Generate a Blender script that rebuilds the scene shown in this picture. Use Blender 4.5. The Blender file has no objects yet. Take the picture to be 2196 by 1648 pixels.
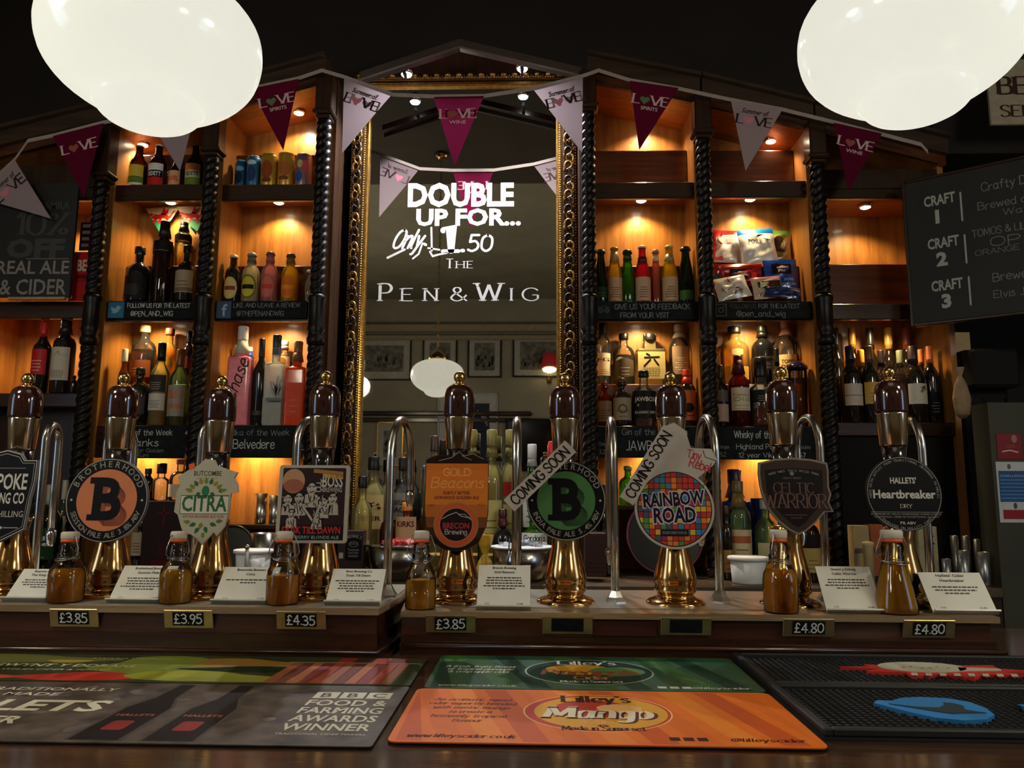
import bpy, bmesh, math, random
from math import sin, cos, pi, radians, sqrt, atan2, tan
from mathutils import Matrix, Vector
random.seed(7)
SC = bpy.context.scene
COL = SC.collection

# ------------------------------------------------------------------ camera
IW, IH, F = 2196, 1648, 1640.0
CAM = Vector((0, 0, 1.40))
YAW, PITCH, ROLL = math.atan(52 / F * .99), math.atan(226 / F), radians(.3)
fw = Vector((-sin(YAW) * cos(PITCH), cos(YAW) * cos(PITCH), sin(PITCH)))
rt = Vector((cos(YAW), sin(YAW), 0))
up = rt.cross(fw)
rt, up = rt * cos(ROLL) + up * sin(ROLL), up * cos(ROLL) - rt * sin(ROLL)
cd = bpy.data.cameras.new('camera'); cam = bpy.data.objects.new('camera', cd); COL.objects.link(cam)
cam.matrix_world = Matrix(((rt.x, up.x, -fw.x, CAM.x), (rt.y, up.y, -fw.y, CAM.y), (rt.z, up.z, -fw.z, CAM.z), (0, 0, 0, 1)))
cd.sensor_width = 36; cd.lens = F / IW * 36; cd.clip_start = .02
SC.camera = cam

# ------------------------------------------------------------------ world, exposure, light
W = bpy.data.worlds.new('world'); SC.world = W; W.use_nodes = True
W.node_tree.nodes['Background'].inputs[0].default_value = (.9, .85, .8, 1)
W.node_tree.nodes['Background'].inputs[1].default_value = .004
vs = SC.view_settings
vs.view_transform = 'Standard'; vs.look = 'None'; vs.exposure = 0.0; vs.gamma = 1; vs.use_curve_mapping = False
SC.cycles.max_bounces = 8; SC.cycles.diffuse_bounces = 3; SC.cycles.glossy_bounces = 4
SC.cycles.transmission_bounces = 6; SC.cycles.transparent_max_bounces = 32
SC.cycles.use_adaptive_sampling = True; SC.cycles.adaptive_threshold = .02
SC.cycles.caustics_reflective = False; SC.cycles.caustics_refractive = False
SC.cycles.sample_clamp_indirect = 3.0
SPOT_W = 9.0          # shelf downlights
SPOT_COL = (1, .70, .33)
CANOPY_W = 110.0        # cool spots over the mirror
GLOBE_E = .375         # opal globes
FILL_E = 22.0          # fill pendants added out of view
WINDOW_E = 3.2

# ------------------------------------------------------------------ pixel <-> world
def ray(px, py): return fw * F + rt * (px - IW / 2) - up * (py - IH / 2)
def at(px, py, Y):
    d = ray(px, py); return CAM + d * ((Y - CAM.y) / d.y)
def atz(px, py, z):
    d = ray(px, py); return CAM + d * ((z - CAM.z) / d.z)
def wpx(w, Y): return w * Y / F

# ------------------------------------------------------------------ materials
MATS = {}
def _new(name):
    m = bpy.data.materials.new(name); m.use_nodes = True
    nt = m.node_tree; nt.nodes.clear()
    out = nt.nodes.new('ShaderNodeOutputMaterial')
    return m, nt, out
def _noise(nt, scale, sc3=(1, 1, 1), detail=4):
    tc = nt.nodes.new('ShaderNodeTexCoord'); mp = nt.nodes.new('ShaderNodeMapping')
    mp.inputs['Scale'].default_value = sc3
    n = nt.nodes.new('ShaderNodeTexNoise'); n.inputs['Scale'].default_value = scale; n.inputs['Detail'].default_value = detail
    nt.links.new(tc.outputs['Object'], mp.inputs[0]); nt.links.new(mp.outputs[0], n.inputs[0])
    return n
def _ramp(nt, fac, c0, c1, p0=.3, p1=.7):
    r = nt.nodes.new('ShaderNodeValToRGB')
    r.color_ramp.elements[0].position = p0; r.color_ramp.elements[1].position = p1
    r.color_ramp.elements[0].color = (*c0, 1); r.color_ramp.elements[1].color = (*c1, 1)
    nt.links.new(fac, r.inputs[0]); return r
def mat(name, c, rough=.5, metal=0, var=.12, scale=30, spec=.5, emis=0, coat=0, bump=0, sc3=(1, 1, 1), ecol=None, trans=0):
    if name in MATS: return MATS[name]
    m, nt, out = _new(name)
    p = nt.nodes.new('ShaderNodeBsdfPrincipled'); nt.links.new(p.outputs[0], out.inputs[0])
    n = _noise(nt, scale, sc3)
    c0 = tuple(x * (1 - var) for x in c); c1 = tuple(min(1, x * (1 + var)) for x in c)
    nt.links.new(_ramp(nt, n.outputs[0], c0, c1).outputs[0], p.inputs['Base Color'])
    p.inputs['Roughness'].default_value = rough; p.inputs['Metallic'].default_value = metal
    p.inputs['Specular IOR Level'].default_value = spec
    p.inputs['Coat Weight'].default_value = coat; p.inputs['Coat Roughness'].default_value = .08
    if emis:
        p.inputs['Emission Color'].default_value = (*(ecol or c), 1); p.inputs['Emission Strength'].default_value = emis
    if trans: p.inputs['Transmission Weight'].default_value = trans
    if bump:
        b = nt.nodes.new('ShaderNodeBump'); b.inputs['Strength'].default_value = bump; b.inputs['Distance'].default_value = .01
        nt.links.new(n.outputs[0], b.inputs['Height']); nt.links.new(b.outputs[0], p.inputs['Normal'])
    MATS[name] = m; return m
def wood(name, c0, c1, rough=.3, along='z', coat=.3, scale=7, var=3):
    if name in MATS: return MATS[name]
    m, nt, out = _new(name)
    p = nt.nodes.new('ShaderNodeBsdfPrincipled'); nt.links.new(p.outputs[0], out.inputs[0])
    s = {'z': (6, 6, .5), 'x': (.5, 6, 6), 'y': (6, .5, 6)}[along]
    n = _noise(nt, scale, s, 6); n2 = _noise(nt, scale * 7, s, 3)
    mx = nt.nodes.new('ShaderNodeMath'); mx.operation = 'MULTIPLY_ADD'; mx.inputs[1].default_value = .35
    nt.links.new(n2.outputs[0], mx.inputs[0]); nt.links.new(n.outputs[0], mx.inputs[2])
    nt.links.new(_ramp(nt, mx.outputs[0], c0, c1, .45, .95).outputs[0], p.inputs['Base Color'])
    p.inputs['Roughness'].default_value = rough; p.inputs['Coat Weight'].default_value = coat; p.inputs['Coat Roughness'].default_value = .12
    b = nt.nodes.new('ShaderNodeBump'); b.inputs['Strength'].default_value = .08; b.inputs['Distance'].default_value = .005
    nt.links.new(mx.outputs[0], b.inputs['Height']); nt.links.new(b.outputs[0], p.inputs['Normal'])
    MATS[name] = m; return m
def glass(name, tint, body=0, rough=.03, bcol=None, ior=1.45, front=.35):
    """thin tinted glass or liquid: clear light passes, the rim mirrors; body = share of milky scattering"""
    if name in MATS: return MATS[name]
    m, nt, out = _new(name)
    n = _noise(nt, 12)
    tr = nt.nodes.new('ShaderNodeBsdfTransparent')
    nt.links.new(_ramp(nt, n.outputs[0], tuple(x * .94 for x in tint), tint).outputs[0], tr.inputs[0])
    gl = nt.nodes.new('ShaderNodeBsdfGlossy'); gl.inputs['Roughness'].default_value = rough
    fr = nt.nodes.new('ShaderNodeFresnel'); fr.inputs[0].default_value = ior
    base = tr.outputs[0]
    if body:
        bc = bcol or tint
        tl = nt.nodes.new('ShaderNodeBsdfTranslucent'); tl.inputs[0].default_value = (*bc, 1)
        df = nt.nodes.new('ShaderNodeBsdfDiffuse'); df.inputs[0].default_value = (*bc, 1)
        a = nt.nodes.new('ShaderNodeMixShader'); a.inputs[0].default_value = front
        nt.links.new(tl.outputs[0], a.inputs[1]); nt.links.new(df.outputs[0], a.inputs[2])
        b = nt.nodes.new('ShaderNodeMixShader'); b.inputs[0].default_value = body
        nt.links.new(base, b.inputs[1]); nt.links.new(a.outputs[0], b.inputs[2]); base = b.outputs[0]
    x = nt.nodes.new('ShaderNodeMixShader')
    nt.links.new(fr.outputs[0], x.inputs[0]); nt.links.new(base, x.inputs[1]); nt.links.new(gl.outputs[0], x.inputs[2])
    nt.links.new(x.outputs[0], out.inputs[0])
    MATS[name] = m; return m
def C(r, g, b): # sRGB 0-255 -> linear
    f = lambda v: v / 255 / 12.92 if v <= 10.3 else ((v / 255 + .055) / 1.055) ** 2.4
    return (f(r), f(g), f(b))
def cloth(name, c):
    m, nt, out = _new(name); n = _noise(nt, 120); r = _ramp(nt, n.outputs[0], tuple(x * .95 for x in c), c)
    df = nt.nodes.new('ShaderNodeBsdfDiffuse'); tl = nt.nodes.new('ShaderNodeBsdfTranslucent'); x = nt.nodes.new('ShaderNodeMixShader'); x.inputs[0].default_value = .16
    nt.links.new(r.outputs[0], df.inputs[0]); nt.links.new(r.outputs[0], tl.inputs[0]); nt.links.new(df.outputs[0], x.inputs[1]); nt.links.new(tl.outputs[0], x.inputs[2]); nt.links.new(x.outputs[0], out.inputs[0])
    MATS[name] = m; return m
def ink(r, g, b, rough=.5, spec=.3): return mat('ink_%d_%d_%d' % (r, g, b), C(r, g, b), rough, var=.05, spec=spec if r + g + b > 150 else min(spec, .12))

WD = wood('dark_stained_wood', (.012, .005, .003), (.045, .016, .008), .28)
WDX = wood('dark_stained_wood_lengthwise', (.014, .006, .003), (.055, .018, .009), .22, 'x')
WM = wood('mahogany_wood', (.05, .014, .006), (.13, .038, .014), .25, 'x', .5)
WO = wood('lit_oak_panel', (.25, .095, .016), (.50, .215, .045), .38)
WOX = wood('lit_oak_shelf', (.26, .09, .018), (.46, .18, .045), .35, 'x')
WB = wood('bar_top_wood', (.028, .012, .006), (.10, .042, .018), .16, 'x', .8)
BLK = mat('black_plastic', (.007, .007, .007), .35, spec=.3)
MBLK = mat('matt_black', (.006, .006, .006), .7, spec=.15)
BRASS = mat('polished_brass', (.72, .47, .16), .16, 1, .08)
COPPER = mat('antique_brass', (.62, .36, .13), .13, 1, .1)
STEEL = mat('brushed_steel', (.55, .53, .49), .22, 1, .08, 60)
CHROME = mat('chrome', (.78, .78, .77), .08, 1, .05)
GOLD = mat('gilt', (.72, .42, .10), .28, 1, .3, 60)
SLATE = mat('slate', (.006, .008, .009), .7, var=.5, scale=40, spec=.15)
CHALK = mat('chalk', (.52, .54, .52), .9, var=.35, scale=220)
CHALKD = mat('chalk_faded', (.20, .21, .205), .9, var=.4, scale=220)
PAPER = mat('white_card', (.74, .72, .64), .6, var=.03)
CREAM = mat('cream_paint', (.62, .56, .47), .5, var=.04)
WHITE = mat('white_paint', (.80, .80, .77), .45, var=.03)

# ------------------------------------------------------------------ mesh builder
_TXT = {}; WL = {}
def text_mesh(s, bold=0, shear=0, spacing=1):
    k = (s, bold, shear, spacing)
    if k in _TXT: return _TXT[k]
    c = bpy.data.curves.new('t', 'FONT'); c.body = s; c.resolution_u = 2; c.offset = bold; c.shear = shear; c.space_character = spacing
    o = bpy.data.objects.new('t', c); me = o.to_mesh()
    v = [(p.co.x, p.co.y) for p in me.vertices]; f = [tuple(p.vertices) for p in me.polygons]
    o.to_mesh_clear(); bpy.data.objects.remove(o); bpy.data.curves.remove(c)
    xs = [p[0] for p in v] or [0]
    _TXT[k] = (v, f, min(xs), max(xs)); return _TXT[k]

class MB:
    def __init__(s): s.v = []; s.f = []; s.m = []; s.s = []; s.mats = []; s.M = Matrix(); s.fn = None
    def mi(s, m):
        if m not in s.mats: s.mats.append(m)
        return s.mats.index(m)
    def add(s, vs, fs, m, smooth=False):
        b = len(s.v); i = s.mi(m)
        for p in vs:
            p = Vector(p)
            if s.fn: p = Vector(s.fn(p))
            s.v.append(s.M @ p)
        for f in fs: s.f.append(tuple(b + k for k in f)); s.m.append(i); s.s.append(smooth)
    def box(s, x0, x1, y0, y1, z0, z1, m, c=0):
        if x0 > x1: x0, x1 = x1, x0
        if y0 > y1: y0, y1 = y1, y0
        if z0 > z1: z0, z1 = z1, z0
        c = min(c, (x1 - x0) * .45, (y1 - y0) * .45, (z1 - z0) * .45)
        if c <= 0:
            v = [(x, y, z) for x in (x0, x1) for y in (y0, y1) for z in (z0, z1)]
            s.add(v, [(0, 1, 3, 2), (4, 6, 7, 5), (0, 4, 5, 1), (2, 3, 7, 6), (0, 2, 6, 4), (1, 5, 7, 3)], m); return
        v = []; I = {}
        lo = (x0, y0, z0); hi = (x1, y1, z1)
        for sx in (0, 1):
            for sy in (0, 1):
                for sz in (0, 1):
                    sg = (sx, sy, sz)
                    for a in range(3):
                        p = [(hi[k] if sg[k] else lo[k]) if k == a else ((hi[k] - c) if sg[k] else (lo[k] + c)) for k in range(3)]
                        I[sg, a] = len(v); v.append(p)
        f = []
        for a in range(3):
            b, d = [k for k in range(3) if k != a]
            for e in (0, 1):
                q = []
                for (i, j) in ((0, 0), (1, 0), (1, 1), (0, 1)):
                    g = [0, 0, 0]; g[a] = e; g[b] = i; g[d] = j; q.append(I[tuple(g), a])
                f.append(tuple(q))
            for i in (0, 1):
                for j in (0, 1):
                    g0 = [0, 0, 0]; g0[b] = i; g0[d] = j; g1 = list(g0); g1[a] = 1
                    f.append((I[tuple(g0), b], I[tuple(g1), b], I[tuple(g1), d], I[tuple(g0), d]))
        for sx in (0, 1):
            for sy in (0, 1):
                for sz in (0, 1): f.append(tuple(I[(sx, sy, sz), a] for a in range(3)))
        s.add(v, f, m)
    def lathe(s, prof, m, seg=24, sq=0, sy=1, cx=0, cy=0, smooth=True):
        """prof: (r, z) bottom to top; sq: 0 round .. 1 square section; sy: depth / width"""
        v = []; f = []
        n = len(prof)
        for (r, z) in prof:
            for k in range(seg):
                a = 2 * pi * (k + .5) / seg; x, y = cos(a), sin(a)
                if sq:
                    e = 2 / (2 + sq * 8); x = math.copysign(abs(x) ** e, x); y = math.copysign(abs(y) ** e, y)
                v.append((cx + r * x, cy + r * y * sy, z))
        for i in range(n - 1):
            for k in range(seg):
                a = i * seg + k; b = i * seg + (k + 1) % seg
                f.append((a, b, b + seg, a + seg))
        f.append(tuple(range(seg - 1, -1, -1))); f.append(tuple(range((n - 1) * seg, n * seg)))
        s.add(v, f, m, smooth)
    def tube(s, pts, r, m, seg=10, closed=False, smooth=True):
        pts = [Vector(p) for p in pts]; n = len(pts); v = []; f = []
        rr = r if isinstance(r, (list, tuple)) else [r] * n
        t = [(pts[(i + 1) % n] - pts[i - 1] if closed else pts[min(i + 1, n - 1)] - pts[max(i - 1, 0)]).normalized() for i in range(n)]
        u = t[0].orthogonal().normalized()
        for i in range(n):
            u = (u - t[i] * u.dot(t[i])).normalized(); w = t[i].cross(u)
            for k in range(seg):
                a = 2 * pi * k / seg; v.append(pts[i] + (u * cos(a) + w * sin(a)) * rr[i])
        for i in range(n if closed else n - 1):
            j = (i + 1) % n
            for k in range(seg):
                f.append((i * seg + k, i * seg + (k + 1) % seg, j * seg + (k + 1) % seg, j * seg + k))
        if not closed: f.append(tuple(range(seg - 1, -1, -1))); f.append(tuple(range((n - 1) * seg, n * seg)))
        s.add(v, f, m, smooth)
    def prism(s, poly, y0, y1, m):
        n = len(poly)
        v = [(x, y0, z) for x, z in poly] + [(x, y1, z) for x, z in poly]
        s.add(v, [tuple(range(n)), tuple(range(2 * n - 1, n - 1, -1))] + [(i, i + n, (i + 1) % n + n, (i + 1) % n) for i in range(n)], m)
    def flat(s, poly, y, m):
        if s.fn:
            xs = [p[0] for p in poly]; x0, x1 = min(xs), max(xs); n = max(1, min(12, int((x1 - x0) / (.005 if x1 - x0 < 1 else 4))))
            for k in range(n if n > 1 else 0):
                q = poly
                for lim, sg in ((x0 + (x1 - x0) * k / n, 1), (x0 + (x1 - x0) * (k + 1) / n, -1)):
                    o = []
                    for i in range(len(q)):
                        A, B = q[i - 1], q[i]; da, db = (A[0] - lim) * sg, (B[0] - lim) * sg
                        if da * db < 0: t = da / (da - db); o.append((lim, A[1] + (B[1] - A[1]) * t))
                        if db >= 0: o.append(B)
                    q = o
                    if len(q) < 3: break
                if len(q) > 2: s.add([(x, y, z) for x, z in q], [tuple(range(len(q)))], m)
            if n > 1: return
        s.add([(x, y, z) for x, z in poly], [tuple(range(len(poly)))], m)
    def rect(s, x0, x1, z0, z1, y, m): s.flat([(x0, z0), (x1, z0), (x1, z1), (x0, z1)], y, m)
    def disc(s, cx, cz, rx, rz, y, m, n=28, a0=0, a1=2 * pi):
        s.flat([(cx + rx * cos(a0 + (a1 - a0) * k / n), cz + rz * sin(a0 + (a1 - a0) * k / n)) for k in range(n if a1 - a0 > 6.2 else n + 1)], y, m)
    def ring(s, cx, cz, r0, r1, y, m, n=48, a0=0, a1=2 * pi, q=1):
        v = []; f = []
        for k in range(n + 1):
            a = a0 + (a1 - a0) * k / n
            v += [(cx + r0 * cos(a), y, cz + q * r0 * sin(a)), (cx + r1 * cos(a), y, cz + q * r1 * sin(a))]
        for k in range(n): f.append((2 * k, 2 * k + 1, 2 * k + 3, 2 * k + 2))
        s.add(v, f, m)
    def text(s, t, x, z, size, y, m, al='c', bold=0, shear=0, spacing=1, w=None, rot=0):
        v, f, a, b = text_mesh(t, bold, shear, spacing)
        if not v: return
        kx = size
        if w: kx = w / (b - a)
        o = {'c': (a + b) / 2, 'l': a, 'r': b}[al]
        c, d = cos(rot), sin(rot)
        P = [((p - o) * kx, q * size) for p, q in v]
        s.add([(x + p * c - q * d, y, z + p * d + q * c) for p, q in P], f, m)
    def arc_text(s, t, cx, cz, r, size, a0, a1, y, m, inside=False, bold=0):
        """letters along a circle from angle a0 to a1 (degrees, clock face from the top, clockwise)"""
        n = len(t)
        for k, ch in enumerate(t):
            if ch == ' ': continue
            a = radians(a0 + (a1 - a0) * (k / max(1, n - 1)))
            x, z = cx + r * sin(a), cz + r * cos(a)
            s.text(ch, x, z, size, y, m, 'c', bold, rot=(-a if not inside else pi - a))
    def ribbon(s, pts, w, y, m, nib=False):
        n = len(pts)
        if n < 2: return
        if nib:
            v = []; f = []
            for i in range(n):
                a, b = pts[max(0, i - 1)], pts[min(n - 1, i + 1)]
                dx, dz = b[0] - a[0], b[1] - a[1]; L = sqrt(dx * dx + dz * dz) or 1
                k = abs(dz) / L
                h = w * (.36 + .64 * k ** 1.5) / 2
                v += [(pts[i][0] - dz / L * h, y, pts[i][1] + dx / L * h), (pts[i][0] + dz / L * h, y, pts[i][1] - dx / L * h)]
            s.add(v, [(2 * i, 2 * i + 1, 2 * i + 3, 2 * i + 2) for i in range(n - 1)], m); return
        h = w / 2; L = []; Rr = []
        for i in range(n):
            a, b = pts[max(0, i - 1)], pts[min(n - 1, i + 1)]
            dx, dz = b[0] - a[0], b[1] - a[1]; q = sqrt(dx * dx + dz * dz) or 1
            nx, nz = -dz / q, dx / q; k = h
            if 0 < i < n - 1:
                ex, ez = pts[i][0] - a[0], pts[i][1] - a[1]; q2 = sqrt(ex * ex + ez * ez) or 1
                k = h / max(.55, abs(nx * -ez + nz * ex) / q2)
            L.append((pts[i][0] + nx * k, pts[i][1] + nz * k)); Rr.append((pts[i][0] - nx * k, pts[i][1] - nz * k))
        v = []; f = []
        for l, r in zip(L, Rr): v += [(l[0], y, l[1]), (r[0], y, r[1])]
        f = [(2 * i, 2 * i + 1, 2 * i + 3, 2 * i + 2) for i in range(n - 1)]
        for (c, l, sg, i0, i1) in ((pts[0], L[0], 1, 0, 1), (pts[-1], L[-1], -1, 2 * n - 2, 2 * n - 1)):   # round ends
            a0 = atan2(l[1] - c[1], l[0] - c[0]); q = len(v)
            v += [(c[0] + h * cos(a0 + sg * k * pi / 4), y, c[1] + h * sin(a0 + sg * k * pi / 4)) for k in (1, 2, 3)]; f.append((i0, q, q + 1, q + 2, i1))
        s.add(v, f, m)
    def hand(s, t, x, z, size, y, m, w=.1, al='l', style='chalk', wd=None, shear=0, rot=0, gap=.9, jit=0):
        """stroke lettering; size = cap height, w = pen width relative to it; style chalk or serif"""
        k = size / 6; pen = 0; items = []
        for ch in t:
            if ch == ' ': pen += 2.2; continue
            g = GL.get(ch) or GL.get(ch.upper())
            if not g: pen += 2; continue
            st, adv = g
            jz = random.uniform(-jit, jit); items.append((st, pen, jz, ch)); pen += adv + gap
        tot = pen - gap
        kx = (wd / tot) if wd else k
        ox = {'l': 0, 'c': -tot * kx / 2, 'r': -tot * kx}[al]
        c, d = cos(rot), sin(rot)
        for st, p, jz, ch in items:
            for si, (sm, pts) in enumerate(st):
                P = []; ys = y - size * .004 * si
                for (a, b) in pts:
                    X = ox + (a + p) * kx + shear * b * k; Z = (b + jz) * k
                    P.append((x + X * c - Z * d, z + X * d + Z * c))
                s.ribbon(P, size * w, ys, m, style == 'serif')
                if style == 'serif' and not sm:
                    for (e, o) in ((0, 1), (-1, -2)):
                        (a, b), (a2, b2) = pts[e], pts[o]
                        if abs(b2 - b) > abs(a2 - a) * .9 and (abs(b) < .05 or abs(b - 6) < .05 or abs(b - 4) < .05):
                            X = ox + (a + p) * kx + shear * b * k; Z = (b + jz) * k
                            t2 = .05 * size * (1 if b < .1 else -1)
                            L = .75 * kx + size * w * .15
                            q = [(X - L, Z), (X + L, Z), (X + L, Z + t2), (X - L, Z + t2)]
                            s.flat([(x + i * c - j * d, z + i * d + j * c) for i, j in q], y - size * .004 * (len(st) + e + 1), m)
    def build(s, name, parent=None, loc=None, mods=None):
        # vertices are given in world space; a child sits at its thing's base
        me = bpy.data.meshes.new(name)
        L = WL.get(parent.name, Vector((0, 0, 0))) if parent else (Vector(loc) if loc else Vector((0, 0, 0)))
        me.from_pydata([tuple(p - L) for p in s.v], [], s.f)
        for m in s.mats: me.materials.append(m)
        me.polygons.foreach_set('material_index', s.m); me.polygons.foreach_set('use_smooth', s.s)
        bm = bmesh.new(); bm.from_mesh(me); bmesh.ops.recalc_face_normals(bm, faces=bm.faces); bm.to_mesh(me); bm.free()
        me.update()
        o = bpy.data.objects.new(name, me); COL.objects.link(o)
        WL[o.name] = L
        if parent: o.parent = parent
        else: o.location = L
        return o

def smooth_pts(p, n=4):
    out = []
    for i in range(len(p) - 1):
        p0, p1, p2, p3 = p[max(0, i - 1)], p[i], p[i + 1], p[min(len(p) - 1, i + 2)]
        for k in range(n):
            t = k / n
            out.append(tuple(.5 * (2 * b + (c - a) * t + (2 * a - 5 * b + 4 * c - d) * t * t + (3 * b - a - 3 * c + d) * t ** 3) for a, b, c, d in zip(p0, p1, p2, p3)))
    out.append(tuple(p[-1])); return out
GL = {}
_G = '''A|0,0 2,6|2,6 4,0|.75,2 3.25,2
B|0,0 0,6|~0,6 2.4,5.8 3.1,4.6 2.4,3.3 0,3.1|~0,3.1 2.8,2.9 3.6,1.6 2.8,.2 0,0
C|~3.8,4.9 3,5.8 1.8,6 .5,5 0,3 .5,1 1.8,0 3,.2 3.8,1.1
D|0,0 0,6|~0,6 2.2,5.7 3.7,4.4 3.9,3 3.7,1.6 2.2,.3 0,0
E|0,0 0,6|0,6 3.2,6|0,3.1 2.6,3.1|0,0 3.3,0
F|0,0 0,6|0,6 3.2,6|0,3.1 2.5,3.1
G|~3.8,4.9 3,5.8 1.8,6 .5,5 0,3 .5,1 1.8,0 3,.2 3.8,1|3.8,1 3.8,2.7|2.4,2.7 3.8,2.7
H|0,0 0,6|3.8,0 3.8,6|0,3.1 3.8,3.1
I|.3,0 .3,6
J|~2.2,6 2.2,1.4 1.4,.1 .2,.4
K|0,0 0,6|3.4,6 0,2.6|1.2,3.5 3.6,0
L|0,0 0,6|0,0 3.1,0
M|0,0 .4,6|.4,6 2.3,1|2.3,1 4.3,6|4.3,6 4.7,0
N|0,0 0,6|0,6 3.8,0|3.8,0 3.8,6
O|~2,6 .6,5.3 0,3 .6,.7 2,0 3.4,.7 4,3 3.4,5.3 2,6
P|0,0 0,6|~0,6 2.4,5.8 3.3,4.4 2.4,2.9 0,2.7
Q|~2,6 .6,5.3 0,3 .6,.7 2,0 3.4,.7 4,3 3.4,5.3 2,6|2.4,1.4 4.2,-.6
R|0,0 0,6|~0,6 2.4,5.8 3.3,4.5 2.4,3.1 0,2.9|1.5,2.9 3.6,0
S|~3.2,5.1 2.4,5.9 1,5.9 .2,4.8 .8,3.6 2.5,2.7 3.3,1.4 2.5,.2 1,0 0,.9
T|2,0 2,6|0,6 4,6
U|~0,6 0,1.6 .8,.2 2,0 3,.2 3.7,1.6 3.7,6
V|0,6 2,0|2,0 4,6
W|0,6 1.4,0|1.4,0 2.8,5.4|2.8,5.4 4.2,0|4.2,0 5.6,6
X|0,0 3.6,6|0,6 3.6,0
Y|0,6 1.9,3|3.8,6 1.9,3|1.9,3 1.9,0
Z|0,6 3.6,6|3.6,6 0,0|0,0 3.6,0
a|~2.6,3.4 1.4,4 .2,3 .2,1 1.2,.1 2.4,.9 2.7,3.2|~2.7,4 2.6,.9 3.2,.1
b|0,6 0,.2|~0,2.8 1.2,4 2.6,3.2 2.6,.9 1.3,0 0,.6
c|~2.6,3.3 1.4,4 .2,3 .2,1 1.3,0 2.6,.7
d|~2.5,3 1.3,4 .1,3 .1,1 1.2,0 2.5,1|2.6,6 2.6,0
e|~.2,2 2.5,2.3 2.2,3.7 1.2,4 .2,3 .1,1.2 1.1,0 2.6,.7
f|~2.3,5.6 1.5,6 .9,5 .9,0|0,3.8 2,3.8
g|~2.5,3 1.3,4 .1,3 .1,1 1.2,.1 2.5,1|~2.6,4 2.6,-.8 1.6,-2 .2,-1.6
h|0,6 0,0|~0,2.6 1.2,4 2.3,3.4 2.4,0
i|.3,4 .3,0|.3,5.4 .35,5.5
j|~.8,4 .8,-1 0,-1.8|.8,5.4 .85,5.5
k|0,6 0,0|2.3,4 0,1.8|.8,2.4 2.4,0
l|~.2,6 .2,.8 .7,0
m|0,4 0,0|~0,2.8 .9,4 1.7,3.4 1.8,0|~1.8,2.8 2.7,4 3.5,3.4 3.6,0
n|0,4 0,0|~0,2.6 1.2,4 2.3,3.4 2.4,0
o|~1.3,4 .2,3 .2,1 1.3,0 2.5,1 2.5,3 1.3,4
p|0,4 0,-2|~0,2.8 1.2,4 2.6,3.2 2.6,.9 1.3,0 0,.6
q|~2.5,3 1.3,4 .1,3 .1,1 1.2,0 2.5,1|2.6,4 2.6,-2
r|0,4 0,0|~0,2.4 .9,3.8 2,3.8
s|~2.2,3.4 1.2,4 .2,3.2 1.2,2.2 2.3,1.2 1.2,0 0,.6
t|~.9,5.6 .9,.9 1.5,0 2.2,.3|0,4 2,4
u|~0,4 .1,1 1,0 2.3,1|2.4,4 2.4,0
v|0,4 1.3,0|1.3,0 2.6,4
w|0,4 .9,0|.9,0 1.9,3.4|1.9,3.4 2.9,0|2.9,0 3.8,4
x|0,0 2.5,4|0,4 2.5,0
y|0,4 1.3,.4|~2.6,4 1.3,.2 .6,-1.8 0,-2
z|0,4 2.3,4|2.3,4 0,0|0,0 2.4,0
0|~1.7,6 .4,5 .1,3 .4,1 1.7,0 3,1 3.3,3 3,5 1.7,6
1|.2,4.8 1.4,6|1.4,6 1.4,0
2|~.2,4.8 1,6 2.5,5.8 3,4.4 1.8,2.4 0,0|0,0 3.2,0
3|~.2,5.4 1.6,6 2.8,5 2.4,3.6 1.1,3.2|~1.1,3.2 2.6,2.8 3.1,1.4 1.9,.1 .1,.5
4|2.4,0 2.4,6|2.4,6 0,2|0,2 3.4,2
5|2.9,6 .6,6|.6,6 .4,3.4|~.4,3.4 2,3.7 3,2.4 2.8,.9 1.4,0 .1,.5
6|~2.6,5.7 1.2,5.4 .2,3 .4,.8 1.6,0 2.9,.9 2.8,2.6 1.6,3.3 .4,2.4
7|0,6 3.2,6|3.2,6 1.2,0
8|~1.6,3.2 .4,4.4 .8,5.8 1.8,6 2.8,5.4 2.6,4 .6,2.2 .2,1 1.4,0 2.8,.5 3,1.8 1.6,3.2
9|~2.7,4 1.6,2.9 .4,3.6 .4,5.2 1.6,6 2.8,5 2.7,3 1.4,0
&|~4,2.6 2.6,.4 1.2,0 .1,1.2 .8,2.8 2.4,4.2 2.2,5.7 1.2,5.9 .7,4.8 1.6,3 4.1,0
@|~3,2 2,1.4 1.5,3 2.4,4.2 3.2,3.8 3,1.6 4,1.6 4.4,3.4 3.4,5.6 1.6,5.7 .2,4 .2,1.6 1.6,0 3.6,.2
£|~2.9,5 1.8,6 .9,5 1.2,3 .9,.8 .1,0|.1,0 3.2,.1|.2,2.8 2.3,2.8
.|.2,.1 .3,.2
'|.3,6 .1,4.8
%|3.4,6 .2,0|~.8,5.8 .1,5 .8,4.2 1.5,5 .8,5.8|~2.9,1.8 2.2,1 2.9,.2 3.6,1 2.9,1.8
_|0,-.4 3,-.4
-|.2,2.8 2,2.8
|.3,6.2 .3,-.4'''
for line in _G.split('\n'):
    ch, rest = (line[0], line[2:]) if line[0] != '|' else ('|', line[1:])
    st = []; mx = 0
    for seg in rest.split('|'):
        sm = seg[0] == '~'
        pts = [tuple(float(q) for q in p.split(',')) for p in seg.lstrip('~').split()]
        mx = max(mx, max(p[0] for p in pts))
        st.append((sm, smooth_pts(pts, 3) if sm else pts))
    GL[ch] = (st, mx)

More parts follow.
